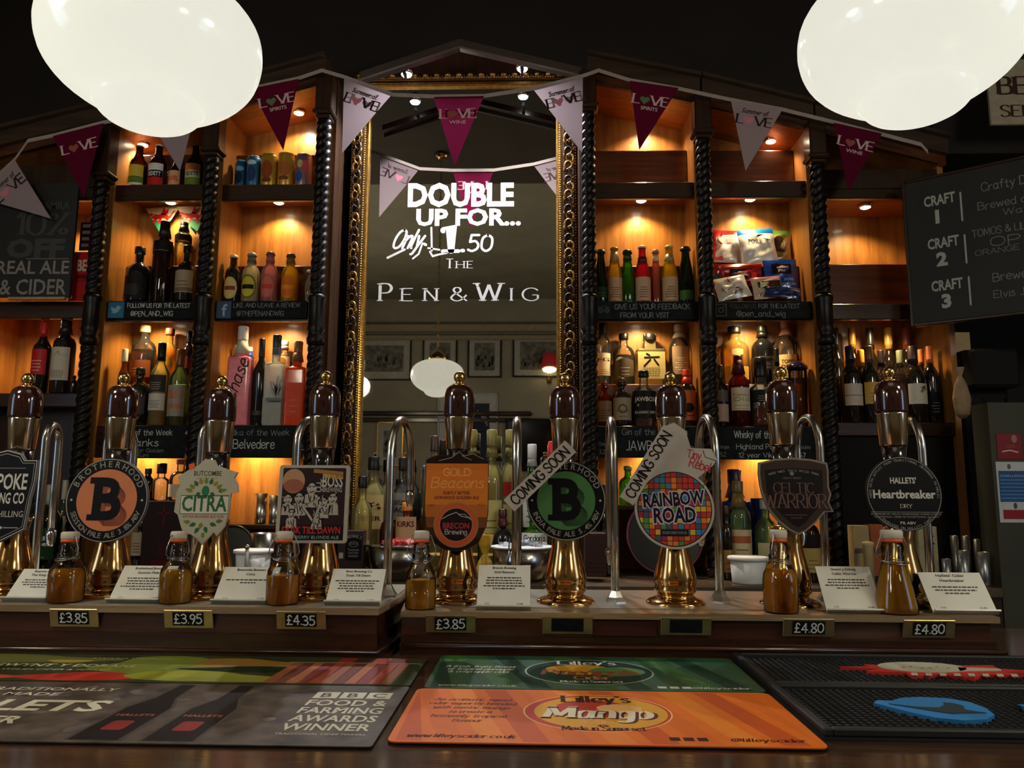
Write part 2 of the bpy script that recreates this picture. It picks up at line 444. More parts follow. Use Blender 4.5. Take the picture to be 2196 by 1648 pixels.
# ------------------------------------------------------------------ things
def tag(o, label=None, cat=None, group=None, kind=None):
    if label: o['label'] = label
    if cat: o['category'] = cat
    if group: o['group'] = group
    if kind: o['kind'] = kind
    return o
def T(name, label, cat, loc=(0, 0, 0), group=None):
    o = bpy.data.objects.new(name, None); COL.objects.link(o); o.empty_display_size = .05
    o.location = loc; WL[o.name] = Vector(loc)
    return tag(o, label, cat, group)
def S(mb, name): return tag(mb.build(name), kind='structure')
def heart(cx, cz, s):
    p = []
    for k in range(24):
        a = 2 * pi * k / 24
        p.append((cx + s * 16 * sin(a) ** 3 / 32, cz + s * (13 * cos(a) - 5 * cos(2 * a) - 2 * cos(3 * a) - cos(4 * a)) / 32))
    return p
def ell(cx, cz, rx, rz, n=32): return [(cx + rx * cos(2 * pi * k / n), cz + rz * sin(2 * pi * k / n)) for k in range(n)]
def rrect(x0, x1, z0, z1, r, n=5):
    p = []
    for cx, cz, a in ((x1 - r, z1 - r, 0), (x0 + r, z1 - r, 90), (x0 + r, z0 + r, 180), (x1 - r, z0 + r, 270)):
        for k in range(n + 1):
            b = radians(a + 90 * k / n); p.append((cx + r * cos(b), cz + r * sin(b)))
    return p

def FRM(px, py, Y, rx=0, rz=0, ry=0):
    """a frame of one picture unit = one pixel at depth Y, x right, z up, front towards -y"""
    a, b = at(px - 1, py, Y), at(px + 1, py, Y)
    return Matrix.Translation(at(px, py, Y)) @ Matrix.Rotation(radians(rz), 4, 'Z') @ Matrix.Rotation(radians(rx), 4, 'X') @ Matrix.Rotation(radians(ry), 4, 'Y') @ Matrix.Scale((b.x - a.x) / 2, 4)
# ================================================================== room shell
YM = 3.24            # mirror glass
YB = 3.32            # back wall face
ZC = 3.8             # ceiling
ZCT = 1.08           # back counter top
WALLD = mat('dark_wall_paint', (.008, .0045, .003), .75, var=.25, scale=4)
WALLO = mat('olive_wall_paint', (.32, .285, .205), .8, var=.12, scale=3)
CEIL = mat('ceiling_paint', (.05, .035, .022), .8, var=.2, scale=3)
CEILR = mat('cream_ceiling_paint', (.26, .235, .165), .8, var=.12, scale=3)
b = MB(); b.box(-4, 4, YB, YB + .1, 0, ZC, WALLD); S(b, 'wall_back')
b = MB(); b.box(-4, 4, -4, YB + .1, -.1, 0, wood('floor_boards', (.05, .025, .012), (.12, .06, .03), .4, 'y')); S(b, 'floor')
b = MB(); b.box(-4, 4, -4, .7, ZC, ZC + .1, CEILR); b.box(-4, 4, .7, YB + .1, ZC, ZC + .1, CEIL)
S(b, 'ceiling')
b = MB(); b.box(-4, 4, -3.1, -3.0, 0, ZC, WALLO); S(b, 'wall_front')
b = MB(); b.box(-3.3, -3.2, -3, YB, 0, ZC, WALLO); S(b, 'wall_left')
b = MB(); b.box(3.2, 3.3, -3, YB, 0, ZC, WALLO); S(b, 'wall_right')
b = MB()                                                    # cornice and picture rail on the far wall
b.box(-3.2, 3.2, -3.0, -2.88, 3.36, 3.46, mat('cream_moulding', (.33, .27, .18), .5), .02)
b.box(-3.2, 3.2, -3.0, -2.93, 3.26, 3.33, MATS['cream_moulding'], .02); S(b, 'trim_1')
b = MB(); b.box(-3.2, -.05, -3.0, -2.95, 2.30, 2.36, WDX, .015); b.box(-3.2, -.05, -3.0, -2.97, 2.22, 2.28, WDX, .01); S(b, 'trim_2')
for i, y in enumerate(()):                      # ceiling beams over the room
    b = MB(); b.box(-3.2, 3.2, y - .1, y + .1, ZC - .22, ZC, WD, .015); S(b, 'trim_%d' % (i + 3))
# side windows behind the camera: dusk light through frosted panes
WIN = mat('frosted_window_pane', (.55, .68, .95), .3, emis=WINDOW_E, ecol=(.45, .65, 1.0))
for i, sx in enumerate((-1, 1)):
    b = MB(); x = 3.2 * sx
    y0, y1, z0, z1 = (-.2, .55, 1.25, 2.6)
    b.box(x - .03 * sx, x, y0, y1, z0, z1, WIN)
    for (a, c, d, e) in ((y0 - .08, y0, z0 - .08, z1 + .08), (y1, y1 + .08, z0 - .08, z1 + .08), (y0, y1, z1, z1 + .08), (y0, y1, z0 - .08, z0), ((y0 + y1) / 2 - .02, (y0 + y1) / 2 + .02, z0, z1)):
        b.box(x - .06 * sx, x, a, c, d, e, WD, .01)
    S(b, 'window_%d' % (i + 1))
# partition at the right end of the back bar
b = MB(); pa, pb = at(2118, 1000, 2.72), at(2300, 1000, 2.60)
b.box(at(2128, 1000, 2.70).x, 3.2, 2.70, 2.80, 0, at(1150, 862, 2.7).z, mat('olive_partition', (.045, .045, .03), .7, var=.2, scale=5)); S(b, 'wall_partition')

# ------------------------------------------------------------------ pendants
def opal(strength): return mat('opal_glass_%g' % strength, (.85, .84, .78), .12, emis=strength, ecol=(1, .90, .68), var=.02)
GP = [(.055, .112), (.075, .108), (.115, .096), (.155, .072), (.178, .042), (.185, .010), (.183, -.018), (.173, -.046), (.152, -.072), (.124, -.093), (.100, -.107), (.092, -.1115), (.087, -.120), (.074, -.1335), (.048, -.1445), (.02, -.149), (0.001, -.1495)]
def opal_lit():
    m, nt, out = _new('opal_glass_lit'); p = nt.nodes.new('ShaderNodeBsdfPrincipled'); p.inputs['Base Color'].default_value = (.12, .12, .11, 1); p.inputs['Roughness'].default_value = .12
    p.inputs['Emission Color'].default_value = (1, 1, .92, 1); p.inputs['Emission Strength'].default_value = GLOBE_E
    tl = nt.nodes.new('ShaderNodeBsdfTranslucent'); n = _noise(nt, 3); nt.links.new(_ramp(nt, n.outputs[0], (.58, .58, .53), (.62, .62, .57)).outputs[0], tl.inputs[0])
    a = nt.nodes.new('ShaderNodeAddShader'); nt.links.new(p.outputs[0], a.inputs[0]); nt.links.new(tl.outputs[0], a.inputs[1]); nt.links.new(a.outputs[0], out.inputs[0]); return m
OPAL = opal_lit()
def pendant(x, y, z, k, strength, label, group='opal pendant lamps', inner=0):
    t = T('pendant_lamp', label, 'lamp', (x, y, z), group)
    b = MB(); b.M = Matrix.Translation((x, y, z)) @ Matrix.Scale(k, 4)
    pr = smooth_pts(GP[::-1], 3)
    b.lathe([(max(r, .0005), q) for r, q in pr], OPAL if inner else opal(strength), 56); b.build('globe', t)
    if inner:
        ld = bpy.data.lights.new('globe_lamp', 'POINT'); ld.energy = inner; ld.color = (1, .97, .85); ld.shadow_soft_size = .03
        lo = bpy.data.objects.new('globe_lamp', ld); COL.objects.link(lo); lo.parent = t; lo.location = (0, 0, -.02)
    b = MB(); b.M = Matrix.Translation((x, y, z)) @ Matrix.Scale(k, 4)
    b.lathe([(.062, .108), (.064, .125), (.05, .15), (.03, .17), (.012, .18)], BRASS, 24); b.build('fitter', t)
    b = MB(); n = int((ZC - z - .17 * k) / .028)
    for i in range(n):
        cz = z + .175 * k + .028 * i + .016
        pts = [(x + (.006 * cos(a) if i % 2 else 0), y + (0 if i % 2 else .006 * cos(a)), cz + .018 * sin(a)) for a in [2 * pi * q / 10 for q in range(10)]]
        b.tube(pts, .0022, BRASS, 6, True)
    b.build('chain', t)
    b = MB(); b.lathe([(.05, ZC - .002), (.05, ZC - .02), (.02, ZC - .04)], BRASS, 20, cx=x, cy=y); b.build('ceiling_rose', t)
YG = 1.25
g = at(330, 90, YG); pendant(g.x, YG, at(345, 243, YG - .05).z + .151, 1.0, GLOBE_E, 'white opal globe pendant hanging over the taps before the bottles and cans', inner=.12)
g = at(1955, 90, YG); pendant(g.x, YG, at(1945, 226, YG - .05).z + .151, 1.0, GLOBE_E, 'white opal globe pendant hanging in front of the craft beer blackboard', inner=.12)
for (x, y, l) in ((-1.75, -.6, 'added opal globe pendant giving fill light behind the drinker by the first window'), (1.75, -.6, 'added opal globe pendant giving fill light behind the drinker by the second window'), (-1.5, .75, 'added opal globe pendant giving fill light over the far end of the bar beside the blue window'), (1.6, .75, 'added opal globe pendant giving fill light over the other far end of the bar')):
    pendant(x, y, 2.35, 1.0, FILL_E, l, 'added fill pendants')  # unseen globes added as soft fill for the front of the bar

# ------------------------------------------------------------------ far wall, seen in the mirror
YV = 2 * YM + 3.0 - .03
def framed(x0, x1, y0, y1, label, fcol, matw, art, name='framed_picture', cat='picture'):
    A, B2 = at(x0, y1, YV), at(x1, y0, YV); y = -3.0
    t = T(name, label, cat, ((A.x + B2.x) / 2, y, A.z), 'pictures on the far wall')
    w = .02
    b = MB()
    for (p, q, r, s2) in ((A.x, B2.x, A.z, A.z + w), (A.x, B2.x, B2.z - w, B2.z), (A.x, A.x + w, A.z, B2.z), (B2.x - w, B2.x, A.z, B2.z)):
        b.box(p, q, y, y + .03, r, s2, fcol, .004)
    b.build('frame', t)
    b = MB(); b.box(A.x + w, B2.x - w, y, y + .015, A.z + w, B2.z - w, matw); b.build('mount', t)
    b = MB(); art(b, A.x, B2.x, A.z, B2.z, y + .017); b.build('print', t)
PMAT = mat('ivory_mount', (.42, .40, .34), .7); ART1 = mat('engraving_grey', (.16, .15, .12), .7, var=.6, scale=14); ART2 = mat('engraving_dark', (.06, .055, .045), .7, var=.6, scale=20)
def engr(mx, mz):
    def f(b, x0, x1, z0, z1, y):
        dx, dz = (x1 - x0) * mx, (z1 - z0) * mz
        b.box(x0 + dx, x1 - dx, y - .002, y, z0 + dz, z1 - dz, ART1)
        random.seed(int(abs(x0) * 997))
        for k in range(26):
            cx = random.uniform(x0 + dx * 1.2, x1 - dx * 1.2); cz = random.uniform(z0 + dz * 1.3, (z0 + z1) / 2)
            h = random.uniform(.01, .07); b.box(cx - .012, cx + .012, y, y + .001, cz, min(cz + h, z1 - dz), ART2)
    return f
framed(760, 883, 722, 816, 'wide black framed print of a street seen in the mirror above the fireplace shelf', BLK, PMAT, engr(.14, .2))
framed(905, 981, 720, 808, 'small upright print in the mirror behind the lamp chain', BLK, PMAT, engr(.2, .17))
framed(1002, 1076, 720, 810, 'small upright print in the mirror between the lamp and the red wall light', BLK, PMAT, engr(.2, .17))
framed(1099, 1215, 717, 809, 'black framed landscape print in the mirror behind the red wall light', BLK, PMAT, engr(.14, .17))
def shirt(b, x0, x1, z0, z1, y):
    NAVY = mat('navy_jersey', (.012, .018, .05), .8, var=.2); LN = mat('jersey_stripe', (.5, .52, .55), .7)
    w = x1 - x0; h = z1 - z0
    b.box(x0 + .14 * w, x1 - .14 * w, y - .001, y, z0 + .08 * h, z1 - .12 * h, mat('shirt_backing', (.02, .025, .05), .8))
    P = [(.3, .08), (.7, .08), (.7, .55), (.84, .45), (.86, .62), (.66, .84), (.56, .80), (.44, .80), (.34, .84), (.14, .62), (.16, .45), (.3, .55)]
    b.M = Matrix.Scale(-1, 4, (0, 1, 0)); b.prism([(x0 + a * w, z0 + c * h) for a, c in P], -y, -y - .01, NAVY)
    for k in range(3): b.ribbon([(x0 + w * (.66 + .03 * k), z0 + h * (.80 - .015 * k)), (x0 + w * .83, z0 + h * (.62 + .035 * k))], .008, -y - .011, LN)
    b.ring(x0 + .62 * w, z0 + .55 * h, .02, .03, -y - .011, LN); b.M = Matrix()
framed(936, 1068, 843, 1030, 'framed navy football shirt with striped shoulder seen in the mirror', mat('silver_frame', (.45, .44, .42), .4), mat('white_mount', (.5, .49, .47), .7), shirt)
framed(806, 866, 905, 1000, 'small gilt framed picture in the mirror low beside the fireplace', GOLD, PMAT, engr(.25, .2))
A, B2 = at(1084, 1010, YV), at(1230, 898, YV)
t = T('wall_screen', 'dark blank wall screen seen in the mirror behind the green gin bottle', 'screen', ((A.x + B2.x) / 2, -3.0, A.z))
b = MB(); b.box(A.x, B2.x, -3.0, -2.94, A.z, B2.z, BLK, .01); b.build('case', t)
b = MB(); b.box(A.x + .03, B2.x - .03, -2.94, -2.938, A.z + .03, B2.z - .03, mat('dark_screen_glass', (.006, .008, .009), .1)); b.build('display', t)
# little red wall lamp
A = at(1178, 800, YV)
t = T('wall_lamp', 'small wall lamp with a red shade seen at the edge of the mirror', 'lamp', (A.x, -3.0, A.z))
b = MB(); b.box(A.x - .03, A.x + .03, -3.0, -2.98, A.z - .13, A.z - .02, BRASS, .008); b.tube([(A.x, -2.98, A.z - .09), (A.x, -2.9, A.z - .1), (A.x, -2.85, A.z - .06), (A.x, -2.85, A.z)], .008, BRASS); b.build('bracket', t)
b = MB(); b.lathe([(.105, A.z + .05), (.075, A.z + .22)], mat('red_lampshade', (.35, .012, .015), .7, emis=.12, ecol=(.8, .03, .03)), 24, cx=A.x, cy=-2.85); b.build('lamp_shade', t)
b = MB(); b.lathe([(.02, A.z - .02), (.075, A.z + .0), (.09, A.z + .03), (.04, A.z + .06)], mat('warm_bulb', (1, .8, .5), .4, emis=5, ecol=(1, .8, .45)), 20, cx=A.x, cy=-2.85); b.build('bulb', t)

# ================================================================== back counter
FX0, FX1 = -2.25, at(2128, 1000, 2.70).x - .004
b = MB(); t = T('back_counter', 'dark wooden back bar counter under the bottle shelves', 'counter', (0, 3.0, 0))
b.box(FX0, FX1, 2.68, YB - .002, ZCT - .035, ZCT, mat('worn_counter_top', (.10, .07, .045), .25, var=.3, scale=6), .006); b.build('worktop', t)
b = MB(); b.box(FX0, FX1, 2.70, YB - .005, .1, ZCT - .036, WD)
for k in range(7):
    x = FX0 + .05 + k * (FX1 - FX0 - .1) / 7; b.box(x, x + .46, 2.685, 2.70, .18, ZCT - .1, WM, .006)
b.build('front_panel', t)
b = MB(); b.box(FX0, FX1, 2.74, YB - .01, 0, .1, MBLK); b.build('plinth', t)

# ================================================================== shelving units
YF = 3.0
CY = 2.955
colpx = [198, 436, 680, 1264, 1517, 1767]
CX = [at(p, 650, CY).x for p in colpx]
XL = at(-75, 650, YF).x; XR = at(2058, 800, YF).x
def zpx(py, Y=YF, px=1150): return at(px, py, Y).z
SHELF = {}
CRN = wood('brown_cornice', (.022, .011, .006), (.055, .03, .015), .4, 'x')
def unit(key, label, x0, x1, p0, p1, tops, levels, lows, head=None, YB=3.25, rise=.135):
    """tops: raking-top pixel heights at both ends; levels: (front top px, front bottom px, riser px or None)"""
    pc = (p0 + p1) / 2
    t = T('shelving_unit', label, 'shelving unit', ((x0 + x1) / 2, YF, ZCT))
    zt = [at(p0, tops[0], YF).z, at(p1, tops[1], YF).z]
    xa, xb = x0 + .004, x1 - .004
    for s_, z in ((xa, zt[0]), (xb - .022, zt[1])):
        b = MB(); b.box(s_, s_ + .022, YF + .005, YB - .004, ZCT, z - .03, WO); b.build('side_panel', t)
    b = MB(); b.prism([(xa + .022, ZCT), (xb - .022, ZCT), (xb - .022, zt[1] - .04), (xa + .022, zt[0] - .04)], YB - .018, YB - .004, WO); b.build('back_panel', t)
    b = MB()                                                     # raking head: soffit board and moulded cornice
    P = lambda d, e: [(xa, zt[0] + d), (xb, zt[1] + d), (xb, zt[1] + e), (xa, zt[0] + e)]
    b.prism(P(-.045, -.012), YF - .01, YB - .004, WOX); b.prism(P(-.05, .0), YF - .025, YF - .01, WM); b.prism(P(-.012, .05), YF - .05, 3.316, CRN); b.prism(P(.05, .065), YF - .075, 3.316, CRN)
    b.build('cornice', t)
    SHELF[key] = []
    for (u, d, r) in levels:
        z1, z0 = at(pc, u, YF).z, at(pc, d, YF).z
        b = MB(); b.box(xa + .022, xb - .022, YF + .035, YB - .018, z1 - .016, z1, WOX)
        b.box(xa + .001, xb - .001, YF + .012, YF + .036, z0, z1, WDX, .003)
        b.build('shelf', t); zr = z1
        if r:
            zr = at(pc, r, YF + rise).z
            b = MB(); b.box(xa + .022, xb - .022, YF + rise, YB - .018, z1, zr, WM, .004); b.build('riser', t)
        SHELF[key].append((z1, zr, z1 - .016))
    for (u, th) in lows:
        z1 = at(pc, u, YF).z; b = MB(); b.box(xa + .022, xb - .022, YF + .02, YB - .018, z1 - th, z1, WDX, .003); b.build('low_shelf', t)
        SHELF[key].append((z1, z1, z1 - th))
    if key == 'FR':
        b = MB(); b.box(xa + .022, xb - .022, YF + .03, YF + .045, ZCT + .002, at(pc, 935, YF).z - .002, MBLK); b.build('lower_shade_panel', t)  # black sheet added to give the darkness under the wine shelf
    if key == 'FL':
        b = MB(); b.box(xa + .022, xb - .022, YF + .16, YF + .175, ZCT + .002, at(pc, 872, YF).z - .002, WD); b.build('lower_shade_panel', t)  # brown-red panel, made dark to give the shade under the shelf
    if head:
        b = MB(); b.box(xa, xb, YF + .01, YF + .03, zpx(head[1], YF, pc), min(zt) - .05, WD); b.build('head_panel', t)
    return t
LV = [(393, 428, 332), (645, 688, 570), (912, 982, 824)]
unit('L1', 'lit oak shelving bay holding whisky bottles and a Welsh flag, bird sign on its shelf', CX[0], CX[1], 198, 436, (262, 225), LV, [(1076, .02)])
unit('L2', 'lit oak shelving bay holding cans, mixer bottles and a pink square bottle', CX[1], CX[2], 436, 680, (225, 162), LV, [(1126, .02)])
unit('R1', 'lit oak shelving bay holding red, yellow and green bottles above the gins', CX[3], CX[4], 1264, 1517, (158, 205), [(388, 423, 322), (645, 688, 570), (913, 982, 824)], [(1084, .02)])
unit('R2', 'lit oak shelving bay holding crisp packets above the whiskies', CX[4], CX[5], 1517, 1767, (205, 262), [(385, 421, 322), (645, 686, 570), (914, 986, 824)], [])
unit('FL', 'dark end shelving bay behind the discount blackboard with two wine bottles', XL, CX[0], -75, 198, (330, 262), [(400, 428, None), (645, 682, None), (843, 872, None)], [], (345, 400), YB, .15)
unit('FR', 'dark end shelving bay packed with red wine bottles beside the craft blackboard', CX[5], XR, 1767, 2040, (262, 335), [(402, 423, None), (650, 684, 566), (906, 935, None)], [], (330, 402), YB, .15)

# rope-twist columns
def column(i, label, ytop, yblk, ytw):
    x = CX[i]; p = colpx[i]
    Z = lambda y: at(p, y, CY).z
    t = T('twisted_column', label, 'column', (x, CY, ZCT), 'rope twist columns')
    def twist(za, zb, r0, name):
        b = MB(); n = int((zb - za) / .006); seg = 28; v = []; f = []
        for j in range(n + 1):
            z = za + (zb - za) * j / n
            e = min(1, (z - za) / .02, (zb - z) / .02)
            for k in range(seg):
                a = 2 * pi * k / seg
                r = r0 * (1 + .24 * e * (abs(cos(1.5 * (a - z * 2 * pi / .105))) - .62))
                v.append((x + r * cos(a), CY + r * sin(a), z))
        for j in range(n):
            for k in range(seg): f.append((j * seg + k, j * seg + (k + 1) % seg, (j + 1) * seg + (k + 1) % seg, (j + 1) * seg + k))
        f += [tuple(range(seg - 1, -1, -1)), tuple(range(n * seg, n * seg + seg))]
        b.add(v, f, mat('ebonised_wood', (.006, .0035, .0025), .36, spec=.22), True); b.build(name, t)
    b = MB(); b.box(x - .034, x + .034, CY - .03, CY + .045, Z(yblk - 8), Z(ytop), WD, .005); b.box(x - .042, x + .042, CY - .038, CY + .045, Z(yblk), Z(yblk - 10), WD, .006); b.box(x - .03, x + .03, CY - .026, CY + .04, Z(yblk + 8), Z(yblk), WD, .004); b.build('capital', t)
    twist(Z(632), Z(ytw), .0285, 'shaft'); twist(ZCT + .03, Z(742), .0285, 'shaft')
    zz = [Z(742), Z(738), Z(728), Z(722), Z(714), Z(708), Z(700), Z(650), Z(642), Z(636), Z(632)]
    rr = [.027, .034, .036, .031, .030, .036, .0315, .0315, .036, .035, .027]
    b = MB(); b.lathe(list(zip(rr, zz)), MATS['ebonised_wood'], 28, cx=x, cy=CY); b.build('collar', t)
    b = MB(); b.box(x - .036, x + .036, CY - .034, CY + .04, ZCT, ZCT + .032, WD, .004); b.build('base', t)
for i, (l, a, c, d) in enumerate([('twisted dark column between the discount blackboard and the beer bottle bay', 270, 382, 394), ('twisted dark column between the beer bottle bay and the cans bay', 232, 330, 340), ('twisted dark column between the cans bay and the mirror', 165, 250, 260), ('twisted dark column between the mirror and the coloured bottles bay', 158, 236, 244), ('twisted dark column between the coloured bottles and the crisps', 206, 292, 302), ('twisted dark column between the crisps and the wine bay', 262, 345, 355)]):
    column(i, l, a, c, d)

# pilasters and canopy round the mirror
MXL, MXR = at(747, 650, YM).x, at(1238, 650, YM).x
b = MB(); b.box(CX[2] + .002, MXL - .03, YF + .05, YB - .002, ZCT, zpx(150), wood('brown_pilaster', (.02, .010, .005), (.07, .03, .014), .35)); S(b, 'trim_6')
b = MB(); b.box(MXR + .002, CX[3] - .002, YF + .05, YB - .002, ZCT, zpx(150), MATS['brown_pilaster']); b.box(MXR + .012, MXR + .024, YF + .03, YF + .05, ZCT, zpx(150), CREAM, .003); S(b, 'trim_7')
b = MB(); zl, za, zr = at(772, 168, 2.98).z, at(985, 97, 2.98).z, at(1246, 158, 2.98).z
xl, xa_, xr = at(772, 168, 2.98).x, at(985, 97, 2.98).x, at(1246, 158, 2.98).x
PL = lambda d: [(xl, zl + d), (xa_, za + d), (xr, zr + d)]
b.prism(PL(0) + PL(.028)[::-1], 2.98, 3.03, WD)
b.prism(PL(-.012) + PL(.02)[::-1], 2.965, 2.98, mat('faded_brown_trim', (.045, .03, .02), .6)); S(b, 'trim_8')
b = MB(); zl2_, za2_, zr2_ = at(772, 168, 3.3).z, at(985, 100, 3.3).z, at(1246, 158, 3.3).z
b.prism([(MXL, at(985, 195, 3.3).z), (MXR, at(985, 195, 3.3).z), (MXR, zr2_), (xa_, za2_), (MXL, zl2_)], YB - .03, YB - .004, wood('red_brown_panel', (.03, .008, .005), (.07, .02, .010), .4)); S(b, 'trim_9')

# ------------------------------------------------------------------ downlights
BULB = mat('lit_bulb', (1, .9, .75), .4, emis=14, ecol=(1, .82, .55)); BULBC = mat('cool_lit_bulb', (1, 1, 1), .4, emis=25, ecol=(.92, .95, 1))
def downlight(px, Y, z, label, power, col, bulb=BULB, ang=130):
    x = at(px, 650, Y).x if z is None else at(px, 0, Y).x
    t = T('spotlight', label, 'spotlight', (x, Y, z), 'shelf spotlights')
    b = MB(); b.lathe([(.024, z - .012), (.030, z - .010), (.032, z)], CHROME, 24, cx=x, cy=Y)
    b.build('ring', t)
    b = MB(); b.lathe([(.006, z - .0185), (.015, z - .016), (.021, z - .0125)], bulb, 20, cx=x, cy=Y); b.build('bulb', t)
    ld = bpy.data.lights.new('spot_beam', 'SPOT'); ld.energy = power; ld.color = col; ld.spot_size = radians(ang); ld.spot_blend = .6; ld.shadow_soft_size = .016
    lo = bpy.data.objects.new('spot_beam', ld); COL.objects.link(lo); lo.parent = t; lo.location = (0, 0, -.022); lo.rotation_euler = (radians(8 if Y > 3.12 else 14), 0, 0)
def lx(px, py, Y): return px
for (key, lv, px, py, what) in [
    ('L1', 0, 396, 430, 'lit shelf spotlight over the Welsh flag'), ('L2', 0, 619, 436, 'lit shelf spotlight over the mixer bottles'), ('R1', 0, 1367, 433, 'lit shelf spotlight over the coloured fruit bottles'), ('R2', 0, 1592, 430, 'lit shelf spotlight over the crisp packets'), ('FR', 0, 1829, 430, 'lit shelf spotlight over the empty shelf'), ('FL', 0, 186, 432, 'lit shelf spotlight peeping out beside the discount blackboard'),
    ('L1', 1, 375, 692, 'lit shelf spotlight over the bourbon and whisky bottles'), ('L2', 1, 622, 692, 'lit shelf spotlight over the vodka bottles'), ('R1', 1, 1368, 692, 'lit shelf spotlight over the gin bottles'), ('R2', 1, 1590, 690, 'lit shelf spotlight over the golden whisky bottle'), ('FR', 1, 1843, 690, 'lit shelf spotlight over the wine bottles'), ('FL', 1, 152, 690, 'lit shelf spotlight over the red labelled bottle'),
    ('L1', 2, 375, 990, 'lit shelf spotlight under the rum blackboard strip'), ('L2', 2, 592, 990, 'lit shelf spotlight under the vodka blackboard strip'), ('R1', 2, 1392, 990, 'lit shelf spotlight under the gin blackboard strip'), ('R2', 2, 1612, 994, 'lit shelf spotlight under the whisky blackboard strip')]:
    Y = 3.15 if lv != 1 else 3.105; z = SHELF[key][lv][2]
    p = at(px, py, Y); downlight(px, Y, z, what, SPOT_W * (1.25 if lv == 2 else 1), SPOT_COL)
for (px, y0, key, what) in [(330, 250, 'L1', 'lit spotlight in the head of the beer bottle bay'), (652, 190, 'L2', 'lit spotlight in the head of the cans bay'), (1385, 190, 'R1', 'lit spotlight in the head of the coloured bottles bay'), (1640, 235, 'R2', 'lit spotlight in the head of the crisps bay')]:
    i = {'L1': 0, 'L2': 1, 'R1': 3, 'R2': 4}[key]; tp = {'L1': (262, 225), 'L2': (225, 162), 'R1': (158, 205), 'R2': (205, 262)}[key]
    x = at(px, y0, 3.14).x; u = (x - CX[i]) / (CX[i + 1] - CX[i])
    za_, zb_ = at(colpx[i], tp[0], YF).z, at(colpx[i + 1], tp[1], YF).z
    downlight(px, 3.14, za_ + (zb_ - za_) * u - .043, what, SPOT_W * 1.1, (1, .74, .46))
def canopy_spot(px, py, label):
    Y = 3.12; p = at(px, py, Y); x, z = p.x, p.z
    t = T('canopy_spotlight', label, 'spotlight', (x, Y, z), 'canopy spotlights')
    u = (x - xl) / (xa_ - xl) if x < xa_ else (xr - x) / (xr - xa_)
    zs = (zl if x < xa_ else zr); zs = zs + (za - zs) * u
    b = MB(); b.tube([(x, 3.03, zs + .012), (x, 3.10, zs + .012), (x, Y, z + .05), (x, Y, z + .03)], .008, BLK); b.lathe([(.026, z), (.03, z + .012), (.026, z + .035), (.012, z + .042)], CHROME, 20, cx=x, cy=Y); b.build('housing', t)
    b = MB(); b.lathe([(.010, z - .010), (.019, z - .006), (.024, z + .001)], BULBC, 20, cx=x, cy=Y); b.build('bulb', t)
    ld = bpy.data.lights.new('spot_beam', 'SPOT'); ld.energy = CANOPY_W; ld.color = (.95, .95, 1); ld.spot_size = radians(120); ld.spot_blend = .8; ld.shadow_soft_size = .02
    lo = bpy.data.objects.new('spot_beam', ld); COL.objects.link(lo); lo.parent = t; lo.location = (0, 0, -.014); lo.rotation_euler = (radians(-8), 0, 0)
canopy_spot(872, 160, 'bright white spotlight under the canopy over the word double'); canopy_spot(1120, 148, 'bright white spotlight under the canopy nearer the coloured bottles')

# ================================================================== mirror
t = T('bar_mirror', 'tall bar mirror in a carved gilt frame painted with white lettering', 'mirror', ((MXL + MXR) / 2, YM, ZCT))
mz0, mz1 = ZCT + .06, at(1018, 188, YM).z
gx0, gx1 = at(789, 500, YM).x, at(1193, 500, YM).x
b = MB(); b.box(gx0 - .01, gx1 + .01, YM, YM + .012, mz0, mz1 + .01, mat('mirror_silver', (.60, .58, .53), .015, 1, .02)); b.build('glass', t)
b = MB(); ox0, ox1, oz1 = MXL, MXR, at(1018, 156, YM - .05).z
BRZ = mat('dark_bronze', (.055, .028, .012), .3, .6, .3, 40, coat=.3); BRG = mat('worn_gilt', (.45, .25, .07), .28, .9, .5, 50)
wL, wR, wT = gx0 - ox0, ox1 - gx1, oz1 - mz1
b.box(ox0, gx0 - .02, YM - .05, YB - .01, ZCT + .001, oz1, BRZ, .012); b.box(gx1 + .02, ox1, YM - .05, YB - .01, ZCT + .001, oz1, BRZ, .012); b.box(ox0, ox1, YM - .05, YB - .01, mz1 + .02, oz1, BRZ, .012)
b.box(ox0, ox1, YM - .05, YB - .01, ZCT + .001, mz0, BRZ, .01)
b.box(gx0 - .022, gx0, YM - .02, YM + .02, mz0, mz1, GOLD, .006); b.box(gx1, gx1 + .022, YM - .02, YM + .02, mz0, mz1, GOLD, .006); b.box(gx0 - .022, gx1 + .022, YM - .02, YM + .02, mz1, mz1 + .022, GOLD, .006)
b.build('frame', t)
b = MB()                                                          # carved scrolls, leaves and beads
def bead(x, y, z, rx, rz, m):
    v = []; f = []
    for i in range(5):
        a = pi / 2 * i / 4
        for k in range(8):
            q = 2 * pi * k / 8; v.append((x + rx * cos(a) * cos(q), y - rx * .9 * sin(a), z + rz * cos(a) * sin(q)))
    for i in range(4):
        for k in range(8): f.append((i * 8 + k, i * 8 + (k + 1) % 8, (i + 1) * 8 + (k + 1) % 8, (i + 1) * 8 + k))
    b.add(v, f, m, True)
yy = YM - .05
